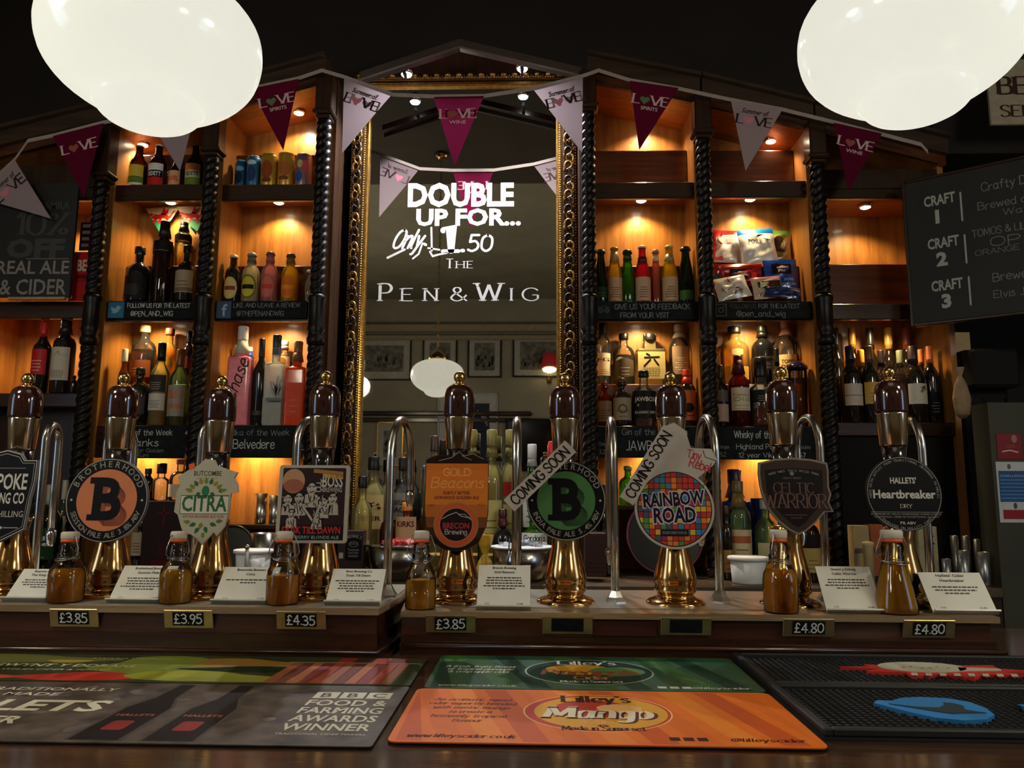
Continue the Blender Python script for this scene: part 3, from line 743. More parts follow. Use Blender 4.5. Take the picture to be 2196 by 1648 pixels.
for sx, xo, xi in ((1, ox0, gx0 - .02), (-1, ox1, gx1 + .02)):
    n = int((mz1 - mz0) / .011)
    for k in range(n): bead(xi + .004 * sx, YM - .045, mz0 + (k + .5) * .011, .0045, .0045, GOLD)
    n = int((oz1 - ZCT) / .013)
    for k in range(n): bead(xo + .006 * sx, yy + .003, ZCT + .01 + (k + .5) * .013, .004, .005, BRG)
    w = abs(xi - xo); xm = (xo + xi) / 2
    n = int((oz1 - ZCT) / .066)
    for k in range(n):
        z = ZCT + .025 + (k + .5) * .066
        for d, h in ((1, 0), (-1, .033)):
            pts = [(xm + d * w * .30 * cos(a) * (1 - .055 * i), yy - .004, z + h - .0165 + .026 * sin(a) * (1 - .055 * i)) for i, a in enumerate([-.8 + .5 * q for q in range(12)])]
            b.tube(pts, [.0065 - .0003 * i for i in range(12)], BRG if (k + (d > 0)) % 2 else BRZ, 6)
            bead(xm - d * w * .26, yy, z + h, .009, .014, BRG)
        bead(xm, yy, z, .007, .011, GOLD)
n = int((gx1 - gx0) / .011)
for k in range(n): bead(gx0 + (k + .5) * .011, YM - .045, mz1 + .024, .0045, .0045, GOLD)
n = int((ox1 - ox0) / .05)
for k in range(n):
    x = ox0 + (k + .5) * .05; zz = (mz1 + .02 + oz1) / 2
    bead(x, yy, zz, .016, .011, BRG); bead(x + .025, yy, zz, .007, .013, BRZ)
b.build('carving', t)
b = MB(); MW = mat('white_lettering_paint', (.86, .86, .84), .5, emis=0, var=.05, scale=60)
b.M = FRM(988, 440, YM - .0015)
b.text('DOUBLE', 0, -1, 70, 0, MW, 'c', .04, w=228); b.text('UP FOR...', 17, -44, 50, 0, MW, 'c', .04, w=224)
b.hand('Only', -147, -95, 40, -.5, MW, .13, style='chalk', wd=60, shear=.45)
for q, w_ in (([(-154, -116), (-118, -98)], 5), ([(-100, -118), (-88, -108), (-80, -84)], 4), ([(-76, -86), (-73, -88)], 6), ([(-62, -50), (-60, -101)], 4), ([(-68, -95), (-44, -99)], 4), ([(-64, -103), (-58, -113), (-44, -109), (-28, -106)], 4),
              ([(-36, -56), (-19, -48), (-19, -101)], 14), ([(-37, -102), (-3, -102)], 8), ([(4, -101), (7, -101)], 8)):
    b.ribbon(q, w_, -.5, MW)
b.hand('50', 16, -102, 35, -.5, MW, .15, wd=50, shear=.12)
b.build('offer_lettering', t); b = MB(); b.M = FRM(988, 440, YM - .0015)
for ch, x0, x1, h, z in (('T', -29, -14, 20, -139), ('H', -7, 9, 15, -139), ('E', 16, 28, 15, -139), ('P', -168, -144, 38, -210), ('E', -121, -98, 27, -210), ('N', -73, -48, 27, -210), ('&', -18, 16, 29, -210), ('W', 36, 88, 38, -210), ('I', 108, 110, 27, -210), ('G', 133, 165, 27, -210)):
    b.hand(ch, x0, z, h, 0, MW, .17, 'l', 'serif', (x1 - x0) if ch != 'I' else None)
b.build('name_lettering', t)
# ================================================================== bottles
PROF = {   # (radius share, height share), bottom to top of glass; neck radius share; cap start share
 'wine':   ([(.93, 0), (1, .015), (1, .60), (.92, .66), (.66, .71), (.42, .76), (.37, .80), (.36, .96), (.40, .97), (.40, 1)], .78, .41),
 'spirit': ([(.94, 0), (1, .02), (1, .60), (.95, .66), (.78, .72), (.50, .76), (.38, .79), (.36, .88), (.40, .90), (.40, 1)], .88, .43),
 'round':  ([(.90, 0), (1, .04), (1, .50), (.96, .58), (.80, .66), (.50, .71), (.36, .74), (.34, .90), (.38, .92), (.38, 1)], .88, .42),
 'tall':   ([(.94, 0), (1, .02), (1, .66), (.96, .71), (.80, .755), (.52, .785), (.42, .80), (.40, .95), (.44, 1)], .82, .46),
 'square': ([(.97, 0), (1, .015), (1, .66), (.97, .69), (.55, .705), (.40, .72), (.38, .95), (.42, 1)], .86, .43),
 'decant': ([(.92, 0), (1, .04), (1, .52), (.9, .58), (.55, .62), (.46, .66), (.46, .8), (.5, 1)], .72, .58),
 'beer':   ([(.94, 0), (1, .02), (1, .50), (.96, .56), (.74, .68), (.52, .78), (.46, .84), (.44, .95), (.48, .97), (.46, 1)], .955, .52),
 'stein':  ([(.92, 0), (1, .03), (1, .50), (.97, .58), (.82, .66), (.60, .70), (.58, .73), (.44, .79), (.38, .88), (.40, .97), (.38, 1)], .955, .46),
 'mixer':  ([(.94, 0), (1, .02), (1, .56), (.95, .64), (.78, .71), (.52, .76), (.46, .80), (.43, .95), (.47, .97), (.46, 1)], .93, .52),
 'straw':  ([(.95, 0), (1, .02), (.98, .4), (.86, .6), (.62, .78), (.54, .86), (.52, .96), (.55, 1)], .93, .6),
 'slim':   ([(.94, 0), (1, .01), (1, .60), (.9, .68), (.6, .74), (.5, .78), (.48, .97), (.52, 1)], .83, .56),
 'apoth':  ([(.93, 0), (1, .03), (1, .58), (.92, .66), (.7, .73), (.42, .78), (.36, .80), (.36, .86), (.55, .87), (.55, .89), (.36, .9), (.36, 1)], .9, .42),
}
GL_CLEAR = glass('clear_glass', (.93, .95, .93)); GL_FROST = glass('frosted_glass', (.86, .88, .86), .6, .3, (.90, .94, .92), front=.5)
def g_(n, t, b=0, bc=None, r=.03): return glass(n, t, b, r, bc)
G = {
 'clear': glass('clear_bottle_glass', (.93, .95, .92), .05, .03, (.9, .92, .86)), 'frost': GL_FROST,
 'dark': mat('dark_bottle_glass', (.010, .007, .005), .08, coat=.4), 'black': mat('black_bottle_glass', (.006, .006, .007), .12, coat=.3),
 'brown': g_('brown_glass', (.16, .055, .015), .25, (.10, .03, .008)), 'dgreen': g_('dark_green_glass', (.05, .14, .04), .3, (.02, .06, .015)),
 'green': g_('bright_green_glass', (.18, .55, .05), .25, (.15, .45, .03)), 'lgreen': g_('pale_green_glass', (.55, .75, .45), .15, (.5, .7, .4)),
 'yellow': g_('yellow_drink', (.95, .62, .03), .6, (.95, .60, .02)), 'lemon': g_('pale_lemon_drink', (.93, .88, .55), .6, (.9, .85, .55)),
 'orange': g_('orange_drink', (.95, .40, .03), .6, (.92, .38, .03)), 'red': g_('red_drink', (.9, .05, .05), .6, (.85, .03, .04)),
 'pink': g_('pink_drink', (.90, .45, .42), .6, (.88, .42, .40)), 'coral': g_('coral_drink', (.92, .30, .18), .45, (.88, .28, .2)),
 'amber': g_('amber_spirit', (.70, .24, .03), .2, (.6, .2, .03)), 'gold': g_('golden_spirit', (.96, .72, .22), .3, (.95, .68, .2)),
 'deepred': g_('deep_red_spirit', (.40, .04, .02), .3, (.35, .03, .02)), 'redorange': mat('red_orange_glass', C(238, 72, 16), .2, coat=.3),
 'pinkopaque': mat('pink_painted_glass', C(238, 130, 140), .25, coat=.3), 'blue': g_('blue_glass', (.04, .12, .55), .35, (.03, .10, .5)),
 'straw': g_('straw_coloured_spirit', (.94, .86, .46), .3, (.9, .80, .36)),
}
CSY = [1]
def cyl_fn(cx, cy, r):
    def f(p):  # flat (x, y=offset, z) -> wrapped on the front of a cylinder
        a = p[0] / r; rr = r - p[1]
        return (cx + rr * sin(a), cy - rr * cos(a) * CSY[0], p[2])
    return f
def label_patch(b, cx, cy, r, z0, z1, half, m, fn=None, shape='rect', flat=None):
    """curved paper label; flat = front depth for square bottles"""
    e = .0012
    if flat is None:
        n = 14; v = []; f = []
        for k in range(n + 1):
            a = -half + 2 * half * k / n
            if shape == 'oval':
                q = sqrt(max(0, 1 - (2 * k / n - 1) ** 2)); zc = (z0 + z1) / 2; h = (z1 - z0) / 2 * max(q, .02)
                za, zb = zc - h, zc + h
            elif shape == 'hex':
                q = 1 if abs(2 * k / n - 1) < .01 else .72 + .28 * (1 - abs(2 * k / n - 1)); zc = (z0 + z1) / 2; h = (z1 - z0) / 2 * q
                za, zb = zc - h, zc + h
            else: za, zb = z0, z1
            for z in (za, zb): v.append((cx + (r + e) * sin(a), cy - (r * CSY[0] + e) * cos(a), z))
        f = [(2 * k, 2 * k + 1, 2 * k + 3, 2 * k + 2) for k in range(n)]
        b.add(v, f, m, True)
        if fn:
            b.fn = cyl_fn(cx, cy, r + e); fn(b, 0, z0, z1, r * half, -.0006); b.fn = None
    else:
        w = r * sin(min(half, 1.4)); zc = (z0 + z1) / 2
        P = {'rect': [(-w, z0), (w, z0), (w, z1), (-w, z1)], 'oval': ell(0, zc, w, (z1 - z0) / 2), 'hex': [(0, z0), (w, z0 + .2 * (z1 - z0)), (w, z1 - .2 * (z1 - z0)), (0, z1), (-w, z1 - .2 * (z1 - z0)), (-w, z0 + .2 * (z1 - z0))]}[shape]
        b.flat([(cx + x, z) for x, z in P], cy - flat - e, m)
        if fn: b.M = Matrix.Translation((cx, cy - flat - e, 0)); fn(b, 0, z0, z1, w, -.0006); b.M = Matrix()
def lines(col=(60, 45, 30), n=4, seed=1, bar=None):
    """small illegible print: thin rules, one optional coloured bar"""
    def f(b, x, z0, z1, w, y):
        rnd = random.Random(seed); h = (z1 - z0)
        if bar: b.rect(-w * .8, w * .8, z0 + h * .66, z0 + h * .84, y, ink(*bar))
        for k in range(n):
            q = rnd.uniform(.35, .7) * w; zz = z0 + h * (.14 + .5 * k / n); t = h * .035
            N = 6
            for i in range(N): b.rect(-q + 2 * q * i / N, -q + 2 * q * (i + .8) / N, zz, zz + t, y, ink(*col))
    return f
def words(ws, seed=1, n=0, col=(20, 18, 16)):
    """ws: (text, height share from base, size share, colour, serif)"""
    def f(b, x, z0, z1, w, y):
        h = z1 - z0
        if n: lines(col, n, seed)(b, x, z0, z0 + h * .5, w, y)
        for (s, q, k, c, st) in ws:
            if st == 'hand': b.hand(s, 0, z0 + h * q, h * k, y, ink(*c), .14, 'c', wd=w * 1.5)
            else: b.text(s, 0, z0 + h * q, h * k * 1.37, y, ink(*c), 'c', .02, w=w * 1.55)
    return f
def bands(cs):
    """stacked colour bands: (from, to, rgb)"""
    def f(b, x, z0, z1, w, y):
        for (a, c, col) in cs: b.rect(-w, w, z0 + (z1 - z0) * a, z0 + (z1 - z0) * c, y, ink(*col))
    return f
def both(*fs):
    def f(b, x, z0, z1, w, y):
        for i, g in enumerate(fs): g(b, x, z0, z1, w, y - .0005 * i)
    return f
def bottle(px, top, w, Y, z0, kind, gl, cap, label, lab=None, neck=None, liq=None, fill=.7, name='bottle', cat='bottle', group='bottles', sy=None, tilt=0):
    z0 += .0008; zt = at(px, top, Y).z; p = at(px, (top + 1050 + (1.4 - z0) * F / Y) / 2 if False else top * .45 + .55 * (1050 + (1.4 - z0) * F / Y), Y)
    x = p.x; r = wpx(w, Y) / 2; H = zt - z0
    t = T(name, label, cat, (x, Y, z0), group)
    prof, capz, capr = PROF[kind]
    sq = 1 if kind in ('square',) else 0; sy = sy or (.75 if sq else 1)
    if abs(Y - YR) < .02: sy = min(sy, .0445 / r)
    elif abs(Y - YK) < .02: sy = min(sy, (3.131 - Y) / r)
    glm = G[gl] if isinstance(gl, str) else gl
    P = [(a * r, z0 + h * H * .985) for a, h in prof]
    b = MB(); b.lathe(P, glm, 28, sq=sq, sy=sy, cx=x, cy=Y); b.build('glass', t)
    if liq:
        lz = z0 + H * fill; Q = [(a * r * .93, z0 + h * H * .985 + .003) for a, h in prof if z0 + h * H < lz - .002]
        ra = next((a for a, h in prof if z0 + h * H >= lz), .4); Q.append((min(Q[-1][0], ra * r * .93 if ra < .9 else Q[-1][0]), lz))
        b = MB(); b.lathe(Q, G[liq], 24, sq=sq, sy=sy, cx=x, cy=Y); b.build('liquid', t)
    if cap:
        m = cap if not isinstance(cap, tuple) else mat('cap_%d_%d_%d' % cap, C(*cap), .35, spec=.5)
        cr = capr * r * (.93 if kind in ('beer', 'stein', 'mixer') else 1.03)
        b = MB(); cz = z0 + capz * H
        if kind in ('beer', 'stein', 'mixer', 'straw'):
            b.lathe([(cr * 1.12, cz), (cr * 1.18, cz + .004), (cr * .95, zt - .002), (cr * .7, zt)], m, 21, cx=x, cy=Y)
        else: b.lathe([(cr, cz), (cr * 1.02, cz + .004), (cr * 1.02, zt - .003), (cr * .9, zt)], m, 20, sy=1 if sq else sy, cx=x, cy=Y)
        b.build('cap', t)
    if neck:
        (a, c, m) = neck; m = mat('foil_%d_%d_%d' % m, C(*m), .4, spec=.5) if isinstance(m, tuple) else m
        ra = max([q for q, h in prof if a - .06 <= h <= c + .06] or [.45]); rb = [q for q, h in prof if h >= c - .02][0]
        b = MB(); b.lathe([(r * min(ra, .62) * 1.06, z0 + a * H), (r * rb * 1.08, z0 + c * H)], m, 20, sy=1 if sq else sy, cx=x, cy=Y); b.build('neck_label', t)
    CSY[0] = 1 if sq else sy
    if lab:
        for (a, c, col, fn, *o) in (lab if isinstance(lab, list) else [lab]):
            half = o[0] if o else 1.05; shape = o[1] if len(o) > 1 else 'rect'
            b = MB(); label_patch(b, x, Y, r, z0 + a * H, z0 + c * H, half, ink(*col) if isinstance(col, tuple) else col, fn, shape, r * sy if sq else None)
            b.build('label', t)
    bottle.last = t; CSY[0] = 1
    return t
def sh(key, i, back=False): return SHELF[key][i][1 if back else 0]
YK, YR = 3.070, 3.183      # front row, back row on the riser

# ---- top shelf: squat beers and cans
z = sh('L1', 0); gB = 'beer bottles on the top shelf'
bottle(298, 313, 39, YK, z, 'stein', 'brown', (205, 185, 40), 'squat beer bottle with yellow and green label, first on its top shelf', (.04, .50, (214, 190, 70), both(bands([(0, .12, (225, 225, 210)), (.12, .42, (96, 130, 40))]), lines((60, 70, 30), 2, 1))), group=gB)
bottle(340, 311, 38, YK, z, 'stein', 'brown', (225, 225, 225), 'squat beer bottle with a black and red label and white cap', (.04, .52, (230, 228, 218), both(bands([(0, .36, (200, 24, 24)), (.36, .68, (20, 18, 18))]), words([('VEDETT', .42, .2, (235, 235, 230), '')]))), group=gB)
bottle(374, 340, 33, YR - .02, z + .0, 'stein', 'brown', (210, 120, 80), 'squat beer bottle with peach label and red lettering behind the white pennant', (.03, .55, (232, 176, 130), words([('DUVEL', .45, .26, (215, 40, 26), '')])), group=gB) if False else None
bottle(378, 337, 30, 3.10, z, 'stein', 'brown', (210, 120, 80), 'squat beer bottle with peach label and red lettering behind the white pennant', (.03, .55, (232, 176, 130), words([('DUVEL', .45, .26, (215, 40, 26), '')])), group=gB)
bottle(419, 313, 39, YK, z, 'stein', 'brown', (60, 50, 40), 'squat beer bottle with green and orange label next to the column', (.04, .52, (222, 214, 180), both(bands([(0, .34, (110, 140, 50)), (.68, 1, (214, 120, 50))]), words([('VEDETT', .42, .2, (40, 36, 20), '')]))), group=gB)
def can(px, top, w, Y, z0, cols, rim, label):
    z0 += .0008; zt = at(px, top, Y).z; x = at(px, (top + 390) / 2, Y).x; r = wpx(w, Y) / 2; t = T('drink_can', label, 'can', (x, Y, z0), 'cans on the top shelf'); H = zt - z0
    b = MB(); b.lathe([(r * .84, z0), (r * .9, z0 + .004), (r, z0 + .012), (r, zt - .014), (r * .92, zt - .005)], mat('can_%d_%d_%d' % cols[0], C(*cols[0]), .3, .4), 28, cx=x, cy=Y)
    b.fn = cyl_fn(x, Y, r + .0008); w2 = r * 1.2
    for (u, v2, q, s, c) in cols[1:]: b.flat([(w2 * u + px_, z0 + H * v2 + pz_) for px_, pz_ in ell(0, 0, w2 * q, H * s, 18)], 0, ink(*c))
    b.fn = None; b.build('body', t)
    b = MB(); b.lathe([(r * .92, zt - .005), (r * .95, zt - .001), (r * .9, zt), (r * .84, zt - .003)], rim, 28, cx=x, cy=Y); b.build('rim', t)
RIM = mat('aluminium_rim', (.75, .76, .78), .25, 1); RIMY = mat('yellow_can_rim', (.8, .7, .1), .3, .5)
z = sh('L2', 0)
can(517, 347, 27, 3.09, z, [(38, 84, 128), (0, .4, .5, .2, (20, 40, 70)), (.1, .7, .6, .08, (90, 170, 210))], mat('cyan_can_rim', (.25, .6, .8), .3, .6), 'small dark blue can, first of the can row')
can(544, 338, 31, 3.08, z, [(60, 116, 160), (0, .45, .55, .24, (26, 60, 110)), (0, .78, .6, .07, (180, 215, 230))], RIM, 'pale blue can with a dark blue badge beside the yellow cans')
can(578, 333, 37, YK, z, [(196, 150, 50), (0, .5, .6, .26, (150, 70, 30)), (0, .2, .5, .07, (110, 60, 30))], RIMY, 'golden can with yellow rim beside the blue cans')
can(614, 332, 37, YK, z, [(206, 160, 56), (.1, .52, .6, .22, (176, 100, 40)), (0, .25, .55, .06, (120, 70, 30))], RIMY, 'golden can with yellow rim beside the multicoloured can')
can(652, 335, 37, YK, z, [(150, 120, 140), (-.3, .3, .4, .16, (50, 90, 170)), (.35, .6, .4, .18, (200, 90, 110)), (-.2, .68, .35, .12, (220, 200, 120))], RIM, 'multicoloured can with blue and pink splashes next to the column')

# ---- middle shelf
z = sh('L1', 1); gW = 'dark bottles under the Welsh flag'
bottle(297, 531, 52, YK, z, 'round', 'black', BLK, 'squat matt black bottle with faint grey lettering', (.08, .46, (26, 24, 22), lines((70, 66, 60), 6, 3), 1.2), group=gW)
bottle(349, 476, 44, YK, z, 'tall', 'brown', BLK, 'tall brown whisky bottle with black capsule and dark band, centre of the Welsh flag shelf', (.60, .74, (24, 18, 14), lines((150, 140, 110), 1, 2), 1.4), (.80, .95, (18, 16, 14)), 'amber', .62, group=gW)
bottle(393, 478, 36, YR, sh('L1', 1, True), 'tall', 'clear', BLK, 'whisky bottle with black capsule and golden spirit standing against the flag', (.56, .70, (30, 24, 20), lines((120, 110, 90), 1, 5), 1.4), (.80, .95, (18, 16, 14)), 'gold', .56, group=gW)
bottle(400, 528, 45, YK - .01, z, 'round', 'dark', BLK, 'dark rum bottle with a pale horse label beside the column', [(.16, .54, (168, 150, 124), both(lines((60, 45, 30), 3, 6), bands([(.05, .22, (120, 104, 70))]))), ], group=gW)
z = sh('L2', 1); gM = 'mixer bottles on the middle shelf'
def oval(c1, c2): return both(lambda b, x, z0, z1, w, y: b.flat(ell(0, (z0 + z1) / 2, w * .84, (z1 - z0) * .42), y, ink(*c1)), lambda b, x, z0, z1, w, y: b.rect(-w * .72, w * .72, z0 + (z1 - z0) * .4, z0 + (z1 - z0) * .58, y, ink(*c2)))
bottle(499, 547, 34, YK, z, 'mixer', 'dark', (200, 190, 170), 'brown cola bottle with a cream oval label', (.08, .52, (214, 190, 110), oval((222, 200, 130), (150, 60, 30)), 1.0, 'oval'), group=gM)
bottle(538, 543, 38, YK, z, 'mixer', 'lemon', (150, 145, 130), 'pale lemonade bottle with a yellow and black oval label', (.08, .54, (110, 104, 20), oval((206, 190, 40), (24, 26, 24)), 1.0, 'oval'), (.80, .93, (90, 96, 70)), group=gM)
bottle(578, 541, 36, YK, z, 'mixer', 'pink', (120, 70, 60), 'rose pink lemonade bottle with a red oval label', (.08, .54, (190, 90, 80), oval((206, 110, 96), (210, 60, 60)), 1.0, 'oval'), (.80, .93, (170, 90, 80)), group=gM)
bottle(622, 545, 37, YK, z, 'mixer', 'yellow', (70, 55, 30), 'bright yellow orangeade bottle with an orange oval label', (.08, .54, (214, 140, 20), oval((230, 110, 10), (240, 150, 30)), 1.0, 'oval'), (.80, .93, (120, 90, 40)), group=gM)
bottle(664, 580, 30, YK, z, 'mixer', 'clear', (190, 185, 170), 'clear glass mixer bottle half hidden by the twisted column', None, group=gM)
z = sh('R1', 1); gF = 'coloured bottles on the middle shelf'
bottle(1289, 536, 29, YK, z, 'straw', 'dgreen', (40, 42, 30), 'dark green bottle by the mirror frame, first of the coloured row', (.1, .3, (40, 60, 34), lines((120, 130, 90), 2, 1), .9), group=gF)
FR = lambda c, s: (.04, .44, (196, 160, 124), lines(c, 5, s), 1.2)
bottle(1318, 531, 33, YK, z, 'beer', 'yellow', (160, 130, 80), 'orange fruit cider bottle with cream label beside the dark green bottle', FR((120, 70, 30), 2), (.74, .92, (170, 140, 96)), group=gF)
bottle(1346, 537, 30, YK, z, 'straw', 'green', (24, 26, 20), 'bright green unlabelled bottle between orange and red bottles', None, (.80, .93, (30, 60, 20)), group=gF)
bottle(1378, 528, 34, YK, z, 'beer', 'red', (225, 215, 180), 'red fruit cider bottle with pale label in the middle of the row', FR((120, 40, 50), 4), (.70, .80, (80, 20, 20)), group=gF)
bottle(1407, 536, 22, YK + .02, z, 'straw', 'coral', (160, 110, 80), 'coral pink textured bottle behind the red bottle', None, (.78, .90, (214, 180, 140)), group=gF)
bottle(1436, 527, 35, YK, z, 'beer', 'yellow', (214, 200, 150), 'golden fruit cider bottle with greyish label beside the coral bottle', FR((90, 70, 50), 6), (.70, .84, (150, 130, 100)), group=gF)
bottle(1471, 530, 33, YK, z, 'straw', 'dgreen', (30, 32, 26), 'dark green bottle with a bright green base label, last of the coloured row', (.06, .22, (70, 110, 40), lines((30, 50, 20), 1, 7), 1.2), group=gF)

# ---- lower shelf, spirits
z, zr = sh('L1', 2), sh('L1', 2, True); gS = 'spirit bottles in the rum bay'
bottle(307, 699, 52, YR, zr, 'spirit', 'clear', (206, 176, 140), 'round shouldered bourbon bottle with pale stopper', (.12, .40, (120, 60, 24), lines((200, 170, 110), 3, 1)), None, 'amber', .58, group=gS)
bottle(361, 705, 44, YR, zr, 'round', 'gold', (130, 80, 50), 'glowing golden liqueur bottle under the spotlight', (.2, .48, (214, 160, 60), lines((120, 80, 20), 2, 2), .9, 'oval'), group=gS)
bottle(403, 711, 28, YR, zr, 'wine', 'dark', BLK, 'dark slim bottle against the column, back of the rum bay', (.3, .5, (120, 30, 20), None), group=gS)
bottle(262, 749, 22, YK, z, 'slim', 'amber', (190, 180, 160), 'slim amber bottle at the far side of the rum bay', (.15, .5, (150, 50, 30), lines((220, 190, 150), 3, 5)), (.83, .97, (60, 50, 50)), group=gS)
bottle(342, 736, 40, YK, z, 'wine', 'straw', BLK, 'long necked spiced rum bottle with dark slanted label over a white one', [(.40, .60, (54, 48, 44), lines((170, 166, 150), 4, 3)), (.18, .38, (196, 190, 178), lines((90, 86, 80), 5, 7))], (.78, .97, (16, 15, 14)), 'amber', .15, group=gS)
bottle(297, 790, 44, YK, z, 'spirit', 'dark', BLK, 'dark bottle mostly hidden by the second pump handle', (.2, .5, (60, 50, 44), lines((140, 130, 120), 3, 9)), group=gS)
bottle(383, 750, 42, YK, z, 'wine', 'lgreen', (110, 60, 40), 'pale green bottle with a grey label in orange handwriting', (.12, .52, (150, 142, 132), words([('Old J', .58, .24, (206, 90, 40), 'hand'), ('Spiced', .25, .18, (206, 90, 40), 'hand')], 3)), group=gS)
z, zr = sh('L2', 2), sh('L2', 2, True); gV = 'vodka and gin bottles'
bottle(506, 741, 26, YR, zr, 'spirit', 'clear', (214, 214, 214), 'silver capped clear vodka bottle behind the pink square bottle', (.3, .62, (214, 214, 210), lines((20, 20, 20), 2, 2, (30, 30, 34))), (.8, .9, (214, 214, 214)), group=gV)
bottle(533, 745, 30, YR, zr, 'spirit', 'clear', (225, 225, 230), 'clear bottle with bright blue neck foil behind the pink square bottle', (.2, .55, (214, 214, 214), lines((40, 60, 140), 3, 4)), (.70, .88, (40, 60, 190)), group=gV)
bottle(516, 701, 50, YK, z, 'square', 'pinkopaque', (214, 210, 206), 'tall square pink bottle with black script lettering', None, (.72, .86, (200, 196, 170)), group=gV)
tt = bottle.last
b = MB(); b.M = FRM(517, 862, YK - wpx(50, YK) / 2 * .75 - .002); b.hand('Chase', -16, -2, 26, 0, ink(40, 10, 16), .1, 'l', wd=92, rot=radians(72), shear=.25); b.build('lettering', tt)
bottle(558, 727, 32, YK + .015, z, 'wine', 'black', BLK, 'slim matt black vodka bottle between pink and frosted bottles', (.12, .17, (60, 52, 40), None, .8), group=gV)
bottle(590, 719, 42, YK - .005, z, 'square', 'frost', (40, 52, 70), 'frosted white vodka bottle with bare tree drawing and blue neck', (.02, .30, (150, 150, 142), None, 1.3), (.78, .93, (84, 100, 140)), group=gV)
tt = bottle.last
b = MB(); b.M = FRM(588, 846, YK - .02 - wpx(45, YK) / 2 * .75 - .002); TR = ink(96, 104, 100); random.seed(4)
for k in range(26):
    a = radians(random.uniform(25, 155)); q = random.uniform(8, 34); x0 = random.uniform(-4, 10); b.ribbon([(x0, random.uniform(-4, 10)), (x0 + q * cos(a) * .6, 8 + q * sin(a))], .9, 0, TR)
b.ribbon([(4, -8), (4, 14)], 2, 0, TR); b.rect(-17, 17, -14, -8, 0, TR); b.build('tree_drawing', tt)
bottle(609, 731, 36, YR, zr, 'spirit', 'clear', (220, 214, 200), 'clear rum bottle with a round gold badge behind the frosted bottle', (.18, .62, (225, 215, 190), both(lines((90, 60, 20), 3, 4), lambda b, x, z0, z1, w, y: b.flat(ell(0, z0 + (z1 - z0) * .75, w * .5, (z1 - z0) * .2), y, ink(176, 120, 30)))), (.80, .9, (225, 220, 210)), group=gV)
bottle(636, 733, 44, YK, z, 'square', 'redorange', (150, 110, 80), 'square orange red bottle beside the column', (.1, .5, (226, 60, 16), lines((244, 120, 60), 3, 3), .9), (.76, .88, (130, 96, 74)), group=gV)
bottle(664, 790, 11, YK - .015, z, 'slim', 'pink', (150, 80, 90), 'small rosy bottle half behind the column next to the orange red bottle', None, group=gV)
z, zr = sh('R1', 2), sh('R1', 2, True); gG = 'gin bottles'
bottle(1293, 694, 34, YR, zr, 'tall', 'clear', (30, 34, 36), 'clear gin bottle with dark cap against the mirror side column', (.14, .5, (214, 196, 160), words([('EG', .62, .18, (30, 26, 22), '')], 2, 3)), None, 'straw', .2, group=gG)
bottle(1338, 716, 46, YR, zr, 'spirit', 'clear', BLK, 'clear gin bottle with a dark six-sided label', (.12, .50, (92, 78, 60), lines((206, 190, 150), 3, 4), .95, 'hex'), None, 'lemon', .56, group=gG)
def brush(b, x, z0, z1, w, y):
    h = z1 - z0
    for p in ([(-.35, .92), (-.15, .86)], [(-.5, .78), (.55, .8)], [(-.1, .7), (-.55, .46)], [(.2, .7), (.5, .5)]): b.ribbon([(u * w, z0 + v * h) for u, v in p], w * .13, y, ink(24, 20, 16))
    lines((110, 90, 50), 5, 5)(b, x, z0, z0 + h * .7, w, y)
bottle(1394, 717, 62, YR, zr, 'square', 'straw', (22, 20, 18), 'broad pale yellow gin bottle painted with black brush strokes', (.1, .62, (226, 206, 130), brush, 1.2), group=gG)
bottle(1457, 697, 44, YR, zr, 'spirit', 'clear', (214, 190, 160), 'tall embossed clear gin bottle with cork stopper', (.16, .62, (150, 124, 92), lines((220, 205, 170), 6, 8), .9), (.78, .88, (196, 176, 140)), group=gG)
bottle(1296, 820, 34, YK, z, 'apoth', 'deepred', (70, 22, 16), 'dark red gin bottle with a beige label by the mirror', (.1, .56, (140, 106, 76), lines((70, 40, 26), 4, 9)), group=gG)
bottle(1333, 812, 43, YK, z, 'apoth', 'dark', (50, 30, 20), 'black apothecary bottle with an ornate beige label', (.12, .58, (150, 132, 104), both(lines((70, 56, 40), 2, 1), lambda b, x, z0, z1, w, y: b.ring(0, (z0 + z1) / 2, w * .28, w * .45, y, ink(80, 66, 46)))), group=gG)
bottle(1381, 796, 52, YK, z, 'round', 'clear', BLK, 'chunky gin bottle with a black label, front of the gin shelf', (.13, .62, (26, 23, 20), both(words([('JAWBOX', .62, .16, (214, 204, 184), ''), ('CLASSIC DRY', .18, .09, (200, 190, 170), '')]), lambda b, x, z0, z1, w, y: b.flat(ell(-w * .5, z0 + (z1 - z0) * .48, w * .09, w * .09, 14), y, ink(140, 130, 30))), 1.25), group=gG)
bottle(1474, 793, 38, YK, z, 'spirit', 'dark', (200, 50, 24), 'dark bottle with red wax cap and orange label beside the seventh pump', (.1, .62, (196, 96, 26), both(lines((90, 30, 16), 2, 2), lambda b, x, z0, z1, w, y: b.flat(ell(0, z0 + (z1 - z0) * .42, w * .5, (z1 - z0) * .16), y, ink(40, 20, 14)))), (.74, .88, (196, 48, 22)), group=gG)
z, zr = sh('R2', 2), sh('R2', 2, True); gH = 'whisky bottles'
bottle(1530, 724, 26, YR, zr, 'round', 'dark', (150, 80, 40), 'dark bottle edged with gold behind the column', (.2, .6, (60, 40, 24), None), None, group=gH)
bottle(1576, 701, 62, YR, zr, 'spirit', 'gold', (24, 20, 16), 'broad golden whisky bottle with a diamond badge under the spotlight', [(.48, .60, (240, 214, 150), None, .4, 'hex'), (.08, .30, (236, 190, 80), lines((150, 100, 30), 3, 5), .9)], None, group=gH)
